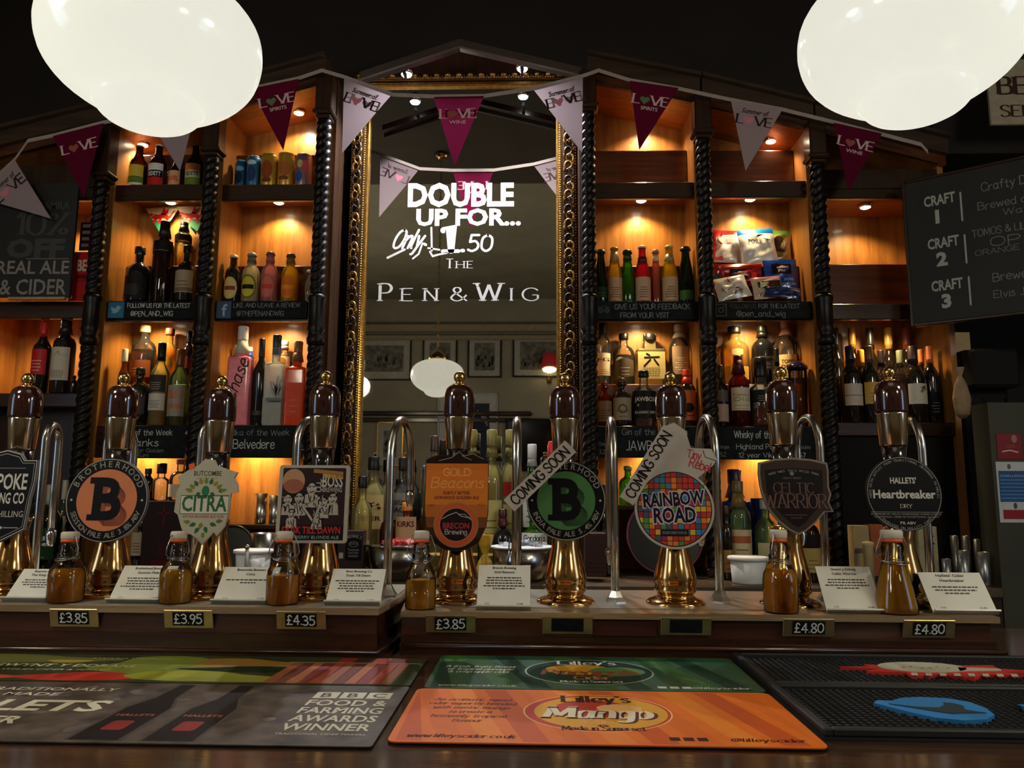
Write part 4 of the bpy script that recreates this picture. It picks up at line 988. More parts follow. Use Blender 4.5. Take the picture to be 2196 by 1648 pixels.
bottle(1636, 699, 48, YR, zr, 'spirit', 'black', BLK, 'broad black whisky bottle with silvery label', (.24, .46, (60, 56, 54), lines((150, 146, 140), 2, 4, (24, 22, 22)), 1.1), (.8, .9, (14, 14, 15)), group=gH)
bottle(1686, 690, 42, YR, zr, 'spirit', 'clear', (206, 130, 100), 'clear bottle with a parchment label at the back of the whisky bay', (.1, .46, (196, 166, 110), words([('TOPERS', .62, .16, (60, 40, 24), ''), ('DROP', .4, .16, (60, 40, 24), '')], 2, 2)), (.78, .88, (214, 150, 120)), group=gH)
bottle(1709, 733, 10, YR, zr, 'slim', 'dark', BLK, 'slim black necked bottle behind the wide lidded jar', None, group=gH)
bottle(1545, 784, 32, YK, z, 'wine', 'dark', BLK, 'dark bottle with two pale labels beside the middle right column', [(.40, .58, (84, 78, 70), None), (.08, .36, (176, 150, 130), None)], group=gH)
bottle(1585, 764, 44, YK, z, 'wine', 'deepred', (60, 16, 14), 'dark red capped whisky bottle with large white label', (.22, .54, (206, 194, 164), words([('Famous', .62, .11, (110, 60, 40), 'hand'), ('Old', .42, .13, (40, 30, 24), 'hand')], 2, 2)), (.74, .97, (70, 18, 16)), 'dark', .58, group=gH)
bottle(1632, 768, 48, YK, z, 'decant', 'clear', BLK, 'cut glass decanter style bottle of amber whisky with black stopper', (.34, .52, (26, 22, 20), lines((190, 180, 160), 3, 3)), None, 'amber', .26, group=gH)
bottle(1669, 748, 22, YK, z, 'wine', 'lgreen', BLK, 'black capped pale green bottle behind the eighth pump', None, (.78, .97, (12, 12, 13)), group=gH)
x = at(1712, 840, YK).x; t = T('glass_jar', 'tall glass jar with a wide black lid at the end of the whisky shelf', 'jar', (x, YK, z)); z += .0008; zt = at(1717, 781, YK).z
r = wpx(40, YK) / 2
b = MB(); b.lathe([(r * .8, z), (r * .86, z + .01), (r * .95, zt - .04), (r, zt - .022)], GL_CLEAR, 24, cx=x, cy=YK); b.lathe([(r * .7, z + .01), (r * .8, zt - .06)], G['amber'], 20, cx=x, cy=YK); b.build('glass', t)
b = MB(); b.lathe([(r * 1.05, zt - .022), (r * 1.08, zt - .012), (r * .8, zt), (.01, zt + .012)], mat('purple_black_lid', (.02, .012, .03), .15), 24, cx=x, cy=YK); b.build('lid', t)

# ---- end bays: wine
z = sh('FL', 2); gR = 'wine bottles at the discount board end'
bottle(89, 689, 38, YK, z, 'wine', 'dark', (200, 40, 34), 'wine bottle with bright red label and red foil', (.26, .60, (196, 26, 34), both(lines((225, 200, 180), 4, 3))), (.78, .95, (190, 34, 30)), group=gR)
bottle(136, 688, 46, YK, z, 'tall', 'dark', (26, 24, 24), 'wine bottle with a tall white label and black foil', (.18, .62, (206, 198, 180), words([('A', .74, .12, (40, 34, 28), ''), ], 5, 5, (90, 80, 70))), (.8, .95, (24, 22, 22)), group=gR)
bottle(158, 806, 16, YK - .03, z, 'apoth', 'black', BLK, 'tiny black flask in front of the white labelled wine', None, group=gR)
z = sh('FR', 2); gQ = 'red wine bottles in the end bay'
for (px, top, w, Y, foil, label, lab) in [
    (1797, 704, 29, 3.235, (40, 36, 34), 'dark wine bottle touching the last column, back row', None),
    (1832, 704, 34, 3.235, (170, 120, 40), 'brown wine bottle with gold foil in front of the spotlight', None),
    (1871, 704, 36, 3.235, (30, 26, 28), 'wine bottle with black foil beside the spotlight, back row', None),
    (1911, 704, 38, 3.235, (196, 150, 70), 'wine bottle with pale gold foil, back row', None),
    (1950, 704, 38, 3.235, (150, 80, 50), 'wine bottle with rust coloured foil, back row', None),
    (1787, 756, 34, 3.145, (44, 40, 40), 'wine bottle with grey foil, front corner by the last column', None),
    (1826, 743, 42, 3.07, (20, 18, 18), 'black foiled wine bottle with a plain white label', (.22, .50, (196, 186, 172), lambda b, x, z0, z1, w, y: b.rect(-w, w * .9, z0 + (z1 - z0) * .45, z0 + (z1 - z0) * .48, y, ink(90, 60, 50)))),
    (1850, 751, 32, 3.145, (226, 150, 40), 'wine bottle with orange foil behind the white and yellow labels', None),
    (1867, 743, 38, 3.065, (110, 74, 36), 'wine bottle with tan foil and a yellow label', (.24, .52, (190, 150, 60), lines((110, 80, 30), 3, 4))),
    (1893, 752, 32, 3.145, (30, 22, 24), 'dark foiled wine bottle directly behind the last pump knob', None),
    (1934, 752, 32, 3.145, (110, 116, 90), 'wine bottle with silvery green foil', None),
    (1962, 743, 44, 3.07, (56, 40, 40), 'wine bottle with a white label and dark flourish', (.24, .50, (206, 204, 192), lambda b, x, z0, z1, w, y: [b.ring(w * (.35 + .2 * cos(k)), z0 + (z1 - z0) * (.72 + .12 * sin(k * 1.7)), w * .05, w * .12, y, ink(70, 50, 46), 14) for k in range(6)])),
    (1979, 750, 30, 3.145, (206, 120, 70), 'wine bottle with salmon foil at the open end, second row', None),
    (1998, 743, 32, 3.09, (206, 110, 64), 'outermost wine bottle with orange foil by the end panel', (.1, .4, (24, 22, 24), lines((150, 140, 130), 4, 7)))]:
    bottle(px, top, w, Y, z, 'wine', 'brown' if px == 1832 else 'dark', foil, label, lab, (.78, .97, foil), group=gQ)

# ---- Welsh flag pennants in the dark bottle bay
def dragon(b, cx, cz, s, y, m):
    for q in ([(-.9, -.1), (-.6, .25), (-.25, .2), (.2, .35), (.55, .1), (.9, .25), (.75, -.1), (.45, -.2), (.1, -.1), (-.3, -.2), (-.55, -.15)], [(-.1, .2), (.15, .85), (.3, .55), (.55, .7), (.5, .3), (.2, .2)], [(-.55, -.1), (-.75, -.5), (-.5, -.45), (-.35, -.15)], [(-.2, -.15), (-.3, -.6), (-.05, -.5), (.05, -.12)], [(.35, -.15), (.3, -.6), (.55, -.5), (.6, -.12)], [(-.85, .0), (-1.1, .2), (-.95, .35), (-.65, .25)], [(.85, .2), (1.1, .5), (.95, .55), (.7, .15)]):
        b.flat([(cx + u * s, cz + v * s) for u, v in q], y, m)
t = T('welsh_flag', 'pair of Welsh red dragon pennants in the dark bottle bay', 'flag', at(372, 440, 3.205))
FW, FG, FRD = ink(226, 200, 150), ink(30, 120, 84), ink(206, 26, 24)
for (x0, x1, tip) in ((313, 384, 350), (378, 446, 424)):
    b = MB(); b.M = FRM(372, 440, 3.205); X = lambda p: p - 372
    zt, zb = -4 if x0 > 350 else -7, -66; fr = lambda u, k: X(x0) + (X(tip) - X(x0)) * k + u * ((x1 - x0) * (1 - k))
    b.prism([(fr(0, 0), zt), (fr(1, 0), zt), (fr(1, .45), zt + (zb - zt) * .45), (fr(0, .45), zt + (zb - zt) * .45)], -.3, .3, FW)
    b.prism([(fr(0, .45), zt + (zb - zt) * .45), (fr(1, .45), zt + (zb - zt) * .45), (fr(.5, 1), zb)], -.3, .3, FG)
    dragon(b, (fr(.5, .2)), zt + (zb - zt) * .33, 26, -.6, FRD); b.build('pennant', t)
b = MB(); b.tube([at(314, 446, 3.205), at(380, 444, 3.205), at(446, 442, 3.205)], .0015, FW, 6); b.build('cord', t)

# ---- crisp packets
def packet(px0, px1, py0, py1, Y, label, col, top=None, panel=None, words_=None, lean=-14, rz=0, bulge=.028, shiny=.25, art=None):
    w = wpx(px1 - px0, Y) / 2; h = (at(1590, py0, Y).z - at(1590, py1, Y).z) / 2; c = at((px0 + px1) / 2, (py0 + py1) / 2, Y)
    t = T('crisp_packet', label, 'snack packet', (c.x, Y, c.z - h), 'crisp packets')
    b = MB(); b.M = Matrix.Translation(c) @ Matrix.Rotation(radians(lean), 4, 'X') @ Matrix.Rotation(radians(rz), 4, 'Y')
    m = mat('foil_%d_%d_%d' % col, C(*col), shiny, .15, var=.1, spec=.6, coat=.3); mt = mat('foil_%d_%d_%d' % top, C(*top), shiny, .15, coat=.3) if top else m
    N, K = 12, 12; rnd = random.Random(px0); v = []
    ph = [rnd.uniform(0, 6) for _ in range(4)]
    for sgn in (-1, 1):
        for i in range(K + 1):
            for j in range(N + 1):
                u, q = -1 + 2 * j / N, -1 + 2 * i / K
                d = max(0, (1 - u ** 4)) ** .6 * max(0, (1 - abs(q) ** 3)) ** .7 * bulge
                d += .004 * sin(5 * u + ph[0] + 3 * q) * (1 - abs(q)) + .003 * sin(9 * q + ph[1] - 4 * u) * (1 - u * u)
                if abs(q) > .999 or abs(u) > .999: d = .0006
                k = 1 - .05 * (1 - abs(q)) * (1 if abs(u) > .5 else 0)
                v.append((u * w * k, sgn * d, q * h))
    f0 = []; f1 = []
    for s2 in range(2):
        o = s2 * (N + 1) * (K + 1)
        for i in range(K):
            for j in range(N):
                (f1 if i >= K - 2 else f0).append((o + i * (N + 1) + j, o + i * (N + 1) + j + 1, o + (i + 1) * (N + 1) + j + 1, o + (i + 1) * (N + 1) + j))
    b.add(v, f0, m, True); b.add(v, f1, mt, True)
    def drape(p):
        u, q = p[0] / w, p[2] / h
        d = max(0, (1 - u ** 4)) ** .6 * max(0, (1 - abs(q) ** 3)) ** .7 * bulge + .0015
        d += .004 * sin(5 * u + ph[0] + 3 * q) * (1 - abs(q)) + .003 * sin(9 * q + ph[1] - 4 * u) * (1 - u * u)
        return (p[0], p[1] - d, p[2])
    b.fn = drape
    if panel:
        (a, c2, d, e, pc) = panel
        for i in range(6):
            b.rect(w * (a + (c2 - a) * i / 6), w * (a + (c2 - a) * (i + 1) / 6), h * d, h * e, -.001, ink(*pc))
    if words_:
        for (s, u, q, k, cc, wd) in words_: b.text(s, w * u, h * q, h * k, -.002, ink(*cc), 'c', .03, w=w * wd)
    if art: art(b, w, h)
    b.fn = None; b.build('bag', t)
def shards(seed, cols, n=9):
    def f(b, w, h):
        r = random.Random(seed)
        for k in range(n):
            u, q = r.uniform(-.7, .6), r.uniform(-.7, .6); a = r.uniform(0, 3)
            b.flat([(w * (u + .3 * cos(a)), h * (q + .3 * sin(a))), (w * (u + .12 * cos(a + 2)), h * (q + .12 * sin(a + 2))), (w * (u - .2 * cos(a)), h * (q - .16 * sin(a)))], -.001 - .0003 * k, ink(*cols[k % len(cols)], .25, .6))
    return f
packet(1527, 1592, 492, 566, 3.202, 'red and white crisp packet, back row beside the middle column', (226, 222, 220), (176, 30, 40), (-1, -.3, -.9, .7, (170, 28, 36)), None, -10, 3, .012, art=shards(3, [(200, 196, 196), (150, 40, 44)]))
packet(1584, 1664, 489, 566, 3.165, 'white crisp packet with a blue top, centre back', (232, 236, 240), (24, 110, 190), None, [('PORK', -.1, .12, .3, (70, 70, 76), .8)], -10, -4, .012, art=shards(5, [(214, 220, 226), (40, 40, 46)], 5))
packet(1648, 1696, 493, 562, 3.198, 'green topped packet with brown circle, back row end', (150, 130, 90), (96, 150, 60), None, None, -8, 2, .012, art=lambda b, w, h: (b.flat(ell(-.15 * w, .1 * h, .55 * w, .45 * h, 20), -.001, ink(70, 50, 36)), b.rect(-.6 * w, .4 * w, -.45 * h, -.3 * h, -.001, ink(60, 44, 30))))
packet(1530, 1636, 566, 615, 3.112, 'dark red crisp packet with black label, middle row', (150, 22, 30), None, (-.35, .35, -.4, .45, (40, 14, 16)), [('Snuffling', 0, .0, .34, (206, 180, 140), .62)], -6, 0, .010, art=lambda b, w, h: b.rect(.5 * w, .72 * w, -.5 * h, .2 * h, -.001, ink(214, 40, 36)))
packet(1639, 1712, 556, 640, 3.100, 'large royal blue crisp packet with a black label', (26, 66, 160), None, (-.55, .6, .2, .72, (30, 14, 14)), [('Snuffling', 0, .5, .2, (206, 180, 140), .9), ('Pig', 0, .28, .2, (206, 180, 140), .4), ('PORK', .4, -.2, .2, (130, 170, 220), .6), ('CRACKLING', .3, -.42, .2, (130, 170, 220), .9)], -7, -2, .012)
packet(1531, 1606, 590, 645, 3.050, 'crumpled silver and white crisp packet lying in front', (226, 220, 206), None, None, None, -20, -12, .014, .2, art=shards(9, [(160, 130, 96), (240, 236, 226), (170, 30, 36), (90, 70, 50)], 14))
packet(1612, 1678, 592, 642, 3.058, 'small white and red packet with black stripe leaning on the blue one', (206, 186, 150), (206, 150, 160), (-.6, .9, -.1, .5, (60, 40, 34)), None, -12, -6, .010, art=shards(12, [(226, 210, 170), (170, 36, 36)], 6))
packet(1640, 1718, 612, 643, 3.035, 'dark blue packet lying flat at the front edge', (20, 40, 92), None, None, None, -25, 10, .008, art=shards(15, [(90, 120, 190), (14, 26, 60)], 4))
packet(1526, 1554, 570, 640, 3.085, 'narrow red packet with silver badge tucked beside the column', (140, 24, 28), None, None, None, -6, 0, .008, art=lambda b, w, h: b.flat(ell(0, .2 * h, .8 * w, .3 * h, 18), -.001, ink(60, 60, 62, .15, .8)))

# ---- blackboard strips on the shelf fronts
def strip(px0, px1, py0, py1, name, label, fn, Y=YF + .0035):
    cx, cy = (px0 + px1) / 2, (py0 + py1) / 2; t = T(name, label, 'sign', at(cx, cy, Y), 'blackboard strips')
    b = MB(); b.M = FRM(cx, cy, Y); W2, H2 = (px1 - px0) / 2, (py1 - py0) / 2
    b.box(-W2, W2, -4, -.2, -H2, H2, SLATE, 1); b.build('board', t)
    b = MB(); b.M = FRM(cx, cy, Y); fn(b, W2, H2, -4.3); b.build('chalk_writing', t); return t
def bird(b, x, z, s, y, m):
    b.flat([(x + u * s, z + v * s) for u, v in [(-.8, -.5), (-.2, -.55), (.4, -.3), (.65, .2), (.9, .45), (.65, .5), (.5, .7), (.25, .75), (.05, .55), (0, .25), (-.5, .35), (-.85, .6), (-.8, .2), (-.85, .1), (-.6, -.1), (-.75, -.15), (-.4, -.3)]], y, m)
def s1(b, W, H, y):
    b.rect(-W + 1, -W + 35, -H + 2, H - 2, y, ink(40, 104, 140)); bird(b, -W + 18, 0, 13, y - .3, ink(130, 170, 190))
    b.hand('FOLLOW US FOR THE LATEST', -W + 42, 5, 9, y, CHALK, .14, wd=134, jit=.4); b.hand('@PEN_AND_WIG', -W + 50, -13, 10, y, CHALK, .13, wd=90, jit=.4)
strip(233, 422, 647, 685, 'social_media_sign', 'blackboard strip with a blue bird square under the dark bottles', s1)
def s2(b, W, H, y):
    b.rect(-W + 2, -W + 33, -H + 1, H - 1, y, ink(44, 74, 108)); b.text('f', -W + 19, -13, 36, y - .3, ink(150, 170, 186), 'c', .02)
    b.hand('LIKE AND LEAVE A REVIEW', -W + 38, 5, 9, y, CHALKD, .14, wd=142, jit=.4); b.hand('@THEPENANDWIG', -W + 46, -13, 10, y, CHALKD, .13, wd=100, jit=.4)
strip(464, 658, 646, 685, 'social_media_sign', 'blackboard strip with a blue letter f square under the mixer bottles', s2)
def s3(b, W, H, y):
    m = ink(70, 84, 84)
    b.rect(-W + 2, -W + 34, -H + 2, H - 2, y, ink(22, 36, 36)); [(b.ring(-W + 18 + d, 0, 3, 5.5, y - .3, m, 20), b.disc(-W + 18 + d, 0, 1.5, 1.5, y - .3, m, 10)) for d in (-6.5, 6.5)]; b.ribbon([(-W + 6, 6), (-W + 18, 9), (-W + 30, 6)], 1.4, y - .3, m)
    b.hand('GIVE US YOUR FEEDBACK', -W + 42, 3, 11, y, CHALKD, .13, wd=160, jit=.3); b.hand('FROM YOUR VISIT', -W + 54, -16, 11, y, CHALKD, .13, wd=104, jit=.3)
strip(1276, 1496, 647, 687, 'social_media_sign', 'blackboard strip asking for feedback under the coloured bottles', s3)
def s4(b, W, H, y):
    m = ink(84, 80, 70)
    for p in ([(-W + 4, -13), (-W + 4, 13), (-W + 26, 13), (-W + 26, -13), (-W + 4, -13)],): b.ribbon(p, 1.6, y, m)
    b.ring(-W + 15, 0, 4.5, 6.2, y, m, 22); b.disc(-W + 21.5, 8, 1.4, 1.4, y, m, 10)
    b.hand('FOLLOW US', -W + 36, 4, 9, y, mat('chalk_rubbed', (.06, .05, .04), .9), .14, wd=54); b.hand('FOR THE LATEST', -W + 96, 4, 9, y, CHALKD, .14, wd=88, jit=.3); b.hand('@pen_and_wig', -W + 48, -14, 12, y, CHALKD, .11, wd=104, jit=.3)
strip(1530, 1741, 647, 685, 'social_media_sign', 'blackboard strip with a chalk camera outline under the crisps', s4)
def s5(b, W, H, y):
    b.hand('Rum of the Week', -W + 16, 14, 12, y, CHALK, .1, wd=112, jit=.3); b.hand('Banks', -W + 34, -9, 15, y, CHALK, .1, wd=66); b.hand('7 year Golden', -W + 32, -22, 8, y, CHALKD, .12, wd=80); b.hand('Rum', -W + 54, -32, 8, y, CHALKD, .12, wd=26)
    b.hand('4', W - 22, 15, 8, y, CHALK, .14); b.hand('5', W - 18, -20, 8, y, CHALKD, .14); b.hand('£', W - 20, -32, 9, y, CHALK, .14)
strip(242, 420, 914, 983, 'drinks_sign', 'blackboard strip for the rum of the week', s5)
def s6(b, W, H, y):
    b.hand('Vodka of the Week', -W + 8, 13, 12, y, CHALKD, .11, wd=142, jit=.3); b.hand('Belvedere', -W + 32, -15, 19, y, CHALK, .09, wd=88); b.hand('4', W - 18, 15, 9, y, CHALK, .13); b.hand('Double', W - 32, -12, 7, y, CHALKD, .13, wd=28); b.ribbon([(W - 32, -17), (W - 4, -17)], 1.2, y, CHALK); b.hand('6.5', W - 30, -30, 9, y, CHALK, .13)
strip(470, 662, 913, 982, 'drinks_sign', 'blackboard strip for the vodka of the week', s6)
def s7(b, W, H, y):
    b.hand('Gin of the Week', -W + 58, 15, 13, y, CHALKD, .1, wd=116, jit=.3); b.hand('JAWBOX', -W + 66, -18, 20, y, CHALK, .08, wd=86); b.hand('43', W - 36, 15, 9, y, CHALK, .13); b.hand('Double', W - 38, -14, 7, y, CHALKD, .13, wd=26); b.hand('Single', -W + 8, -8, 7, y, CHALKD, .13, wd=22); b.hand('3.2', -W + 8, -26, 9, y, CHALKD, .13); b.hand('6.2', W - 34, -28, 9, y, CHALKD, .13)
strip(1276, 1498, 915, 982, 'drinks_sign', 'blackboard strip for the gin of the week', s7)
def s8(b, W, H, y):
    b.hand('Whisky of the Week', -W + 42, 11, 15, y, CHALK, .09, wd=120, jit=.3); b.hand('Highland Park', -W + 46, -13, 11, y, CHALK, .09, wd=94); b.hand('12 year Viking', -W + 50, -31, 10, y, CHALK, .09, wd=88)
    b.hand('Single', -W + 8, -12, 7, y, CHALKD, .13, wd=22); b.hand('3.2', -W + 10, -29, 9, y, CHALKD, .13); b.hand('Double', W - 38, -12, 7, y, CHALKD, .13, wd=26); b.hand('5.7', W - 36, -30, 9, y, CHALK, .13); b.ribbon([(W - 40, 26), (W - 28, 27)], 1.4, y, CHALKD)
strip(1532, 1748, 916, 986, 'drinks_sign', 'blackboard strip for the whisky of the week', s8)
# ================================================================== the bar
ZB = 1.10; ZSL, ZSR = 1.188, 1.176; YSL, YSR = 1.40, 1.45
def plan(b, poly, z0, z1, m):
    n = len(poly); b.add([(x, y, z0) for x, y in poly] + [(x, y, z1) for x, y in poly], [tuple(range(n - 1, -1, -1)), tuple(range(n, 2 * n))] + [(i, (i + 1) % n, (i + 1) % n + n, i + n) for i in range(n)], m)
t = T('bar_counter', 'long dark polished bar counter carrying the bar mats', 'bar counter', (0, 1.2, 0))
b = MB(); b.box(-2.2, 1.75, .80, 1.80, ZB - .045, ZB, WB, .012); b.build('counter_top', t)
b = MB(); b.box(-2.2, 1.75, .95, 1.74, .12, ZB - .046, WD)
for k in range(7): b.box(-2.15 + k * .56, -1.66 + k * .56, .935, .95, .22, ZB - .12, WM, .008)
b.build('front_panel', t)
b = MB(); b.box(-2.2, 1.75, 1.0, 1.7, 0, .12, MBLK); b.build('plinth', t)
b = MB(); b.tube([(-2.2, .86, .2), (1.75, .86, .2)], .022, BRASS, 12); [b.box(-1.9 + k * .9, -1.88 + k * .9, .86, .96, .19, .21, BRASS) for k in range(5)]; b.build('foot_rail', t)
EDGE = wood('worn_shelf_edge', (.16, .10, .05), (.36, .26, .15), .3, 'x')
WFB = wood('station_front_wood', (.035, .012, .007), (.085, .028, .014), .2, 'x', .6)
# left station: chamfered end
xl_, xc = -1.75, at(812, 1298, YSL).x; xd, ydp = at(858, 1275, 1.545).x, 1.545
def inset(d, e=0): return [(xl_, YSL + d), (xc - d * .4, YSL + d), (xd - d, ydp + d * .3), (xd - d, 1.735), (xl_, 1.735)]
t = T('pump_station', 'raised dark wood pump station with a chamfered end holding the first four pumps', 'pump station', (-1, 1.56, ZB), 'pump stations')
b = MB(); plan(b, inset(0), ZSL - .012, ZSL, EDGE); plan(b, inset(.01), ZSL, ZSL + .0015, mat('drip_tray_steel', (.50, .46, .38), .3, .8, .1, 40)); b.build('top_shelf', t)
b = MB(); plan(b, inset(.012), ZSL - .048, ZSL - .012, WFB); b.build('front_board', t)
b = MB(); plan(b, inset(.004), ZB + .012, ZSL - .048, WDX); b.build('plinth_board', t)
b = MB(); plan(b, inset(-.004), ZB, ZB + .012, WDX); b.tube([(xl_, YSL - .004, ZB + .012), (xc, YSL - .004, ZB + .012), (xd + .004, ydp, ZB + .012)], .0035, WFB, 8); b.build('base_trim', t)
xr0, xr1 = xd - .02, at(2143, 1305, YSR).x
t = T('pump_station', 'long raised dark wood pump station holding the five pumps from the mountain clip onwards', 'pump station', (.3, 1.6, ZB), 'pump stations')
YB2 = 1.78
xr0b = at(846, 1300, YSR).x
PR = lambda d: [(xr0b + .012, YSR + d), (xr1 - d, YSR + d), (xr1 - d, YB2), (xd + .006, YB2), (xd + .006, 1.57)]
b = MB(); plan(b, PR(0), ZSR - .011, ZSR, EDGE); plan(b, [(xd + .02, 1.50)] + [(xr1 - .03, 1.50), (xr1 - .03, 1.765), (xd + .02, 1.765)], ZSR, ZSR + .0015, MATS['drip_tray_steel']); b.build('top_shelf', t)
b = MB(); plan(b, PR(.012), ZSR - .045, ZSR - .011, WFB); b.box(at(1270, 1330, YSR).x, at(1412, 1330, YSR).x, YSR + .009, YSR + .012, ZSR - .043, ZSR - .013, mat('red_brown_inlay', (.05, .010, .010), .3), .002); b.build('front_board', t)
b = MB(); plan(b, PR(.006), ZB + .016, ZSR - .045, WDX); b.build('plinth_board', t)
b = MB(); plan(b, PR(-.006), ZB, ZB + .016, WDX); b.tube([(xr0b + .02, YSR - .006, ZB + .016), (xr1, YSR - .006, ZB + .016)], .004, WFB, 8); b.build('base_trim', t)

# ------------------------------------------------------------------ hand pumps
HWOOD = mat('pump_handle_lacquer', (.030, .006, .005), .1, coat=.8, var=.3, scale=8); HLOW = mat('pump_handle_dark', (.012, .006, .006), .15, coat=.6)
def pump(px, pyb, Y, z0, ftop, label, lean=0):
    x = at(px, pyb, Y).x; s = wpx(1, Y); t = T('beer_pump', label, 'beer pump', (x, Y, z0), 'beer hand pumps')
    H = (at(px, ftop, Y).z - z0) / s; o = H - 497
    def L(prof, m, name, seg=32):
        b = MB(); b.lathe([(max(r, .01) * s, z0 + h * s) for r, h in prof], m, seg, cx=x, cy=Y); return b.build(name, t)
    L([(61, 0), (61, 4), (56, 9), (44, 13), (37, 17), (38, 21), (43, 26), (44, 32), (41, 38), (44, 46), (43, 58), (38, 78), (33, 98), (29, 116), (28, 140), (31, 152), (32, 160), (26, 163)], COPPER, 'base', 40)
    L([(18, 163), (19, 200), (21, 290 + o), (25, 328 + o)], HLOW, 'lower_handle')
    L([(25.5, 328 + o), (26.5, 330 + o), (31, 394 + o), (31.5, 397 + o)], mat('warm_ferrule_metal', (.66, .52, .36), .14, 1, .06), 'ferrule')
    L([(32, 397 + o), (33, 402 + o), (33, 436 + o), (31.5, 448 + o), (27.5, 459 + o), (21, 465 + o), (13, 467 + o)], HWOOD, 'grip', 40)
    ball = [(13 * sin(a), 484 + o - 13 * cos(a)) for a in [radians(38 + 142 * k / 10) for k in range(11)]]
    L([(16, 465 + o), (16, 468 + o), (10, 470 + o), (8, 473 + o)] + ball, BRASS, 'finial', 28)
    b = MB(); b.tube([(x, Y - .015, z0 + 225 * s), (x, Y - .037, z0 + 225 * s)], .006, CHROME, 10); b.build('clip_bracket', t)
    return t
YPL, YPR = 1.522, 1.575
PUMPS = [(43, YPL, ZSL, 801, 'first hand pump, cut by the picture edge, with a black brewery shield'), (252, YPL, ZSL, 800, 'hand pump behind the orange letter B roundel'), (466, YPL, ZSL, 806, 'hand pump behind the cream hop shaped clip'), (692, YPL, ZSL, 796, 'hand pump behind the square comic clip, last on the left station'),
         (983, YPR, ZSR, 797, 'hand pump behind the orange mountain clip'), (1212, YPR, ZSR, 800, 'hand pump behind the green letter B roundel'), (1442, YPR, ZSR, 797, 'hand pump behind the rainbow squares roundel'), (1682, YPR, ZSR, 787, 'hand pump behind the dark shield clip'), (1919, YPR, ZSR, 787, 'last hand pump behind the black cider roundel')]
for (px, Y, z0, ft, l) in PUMPS: pump(px, 1000, Y, z0, ft, l)

# ------------------------------------------------------------------ swan necks
def swan(bx, Yb, z0, ytop, nx, Yn, nyb, label):
    B = at(bx, 1150, Yb); N = at(nx, 1000, Yn); N = Vector((N.x, Yn, 0)); B = Vector((B.x, Yb, 0)); mid = (B + N) / 2; R = (N - B).length / 2; d = (N - B).normalized()
    zt = at((bx + nx) / 2, ytop, (Yb + Yn) / 2).z - .0085; za = zt - R * 1.15
    t = T('swan_neck', label, 'beer tap', (B.x, Yb, z0), 'steel swan necks'); r = .0085
    pts = [(B.x, B.y, z0 + .01), (B.x, B.y, (z0 + za) / 2)] + [tuple(mid - d * R * cos(a) + Vector((0, 0, za + R * 1.15 * sin(a)))) for a in [pi * k / 18 for k in range(19)]]
    zb = at(nx, nyb, Yn).z; pts += [(N.x, N.y, (za + zb) / 2), (N.x, N.y, zb)]
    b = MB(); b.tube(pts, r, STEEL, 14); b.build('pipe', t)
    b = MB(); b.lathe([(.022, z0), (.022, z0 + .004), (.016, z0 + .012), (.0095, z0 + .024)], STEEL, 6, cx=B.x, cy=B.y, smooth=False); b.build('base_nut', t)
    b = MB(); b.lathe([(.0065, zb - .022), (.0085, zb - .016), (.0105, zb), (.0105, zb + .012)], CHROME, 14, cx=N.x, cy=N.y); b.build('nozzle', t)
swan(80, 1.60, ZSL, 905, 122, 1.66, 1150, 'steel swan neck beside the first pump with black shield')
swan(215, 1.63, ZSL, 905, 285, 1.71, 1040, 'steel swan neck behind the orange letter B pump')
swan(420, 1.62, ZSL, 898, 484, 1.68, 1040, 'steel swan neck behind the hop shaped clip')
swan(628, 1.60, ZSL, 893, 690, 1.70, 960, 'steel swan neck behind the square comic clip')
swan(833, 1.55, ZSL, 893, 881, 1.70, 1065, 'steel swan neck standing on the chamfered end of the left station')
swan(1106, 1.58, ZSR, 893, 1111, 1.74, 1190, 'straight looking steel swan neck between the mountain clip and green roundel')
swan(1318, 1.58, ZSR, 893, 1306, 1.74, 1190, 'straight looking steel swan neck between the green and rainbow roundels')
swan(1540, 1.60, ZSR, 888, 1499, 1.74, 1150, 'steel swan neck beside the rainbow roundel')
swan(1768, 1.63, ZSR, 888, 1711, 1.75, 1150, 'steel swan neck behind the dark shield clip')
swan(1990, 1.67, ZSR, 895, 1935, 1.79, 1150, 'steel swan neck behind the black cider roundel')

# ------------------------------------------------------------------ pump clips
def clip(cx, cy, Y, label, outline, edge, back, art, rz=0, name='pump_clip'):
    t = T(name, label, 'pump clip', at(cx, cy, Y), 'pump clips')
    b = MB(); b.M = FRM(cx, cy, Y, rx=-4, rz=rz)
    b.prism(outline, 0, 7, edge); b.flat(outline, -.25, back); b.build('plate', t)
    b = MB(); b.M = FRM(cx, cy, Y, rx=-4, rz=rz); art(b); b.build('printed_face', t); return t
YCL, YCR = YPL - .05, YPR - .05
L = [0] + [0] * 12
for k in range(13): L[k] = -.4 - .12 * k
SILV = ink(170, 168, 162); DKP = ink(16, 15, 18)
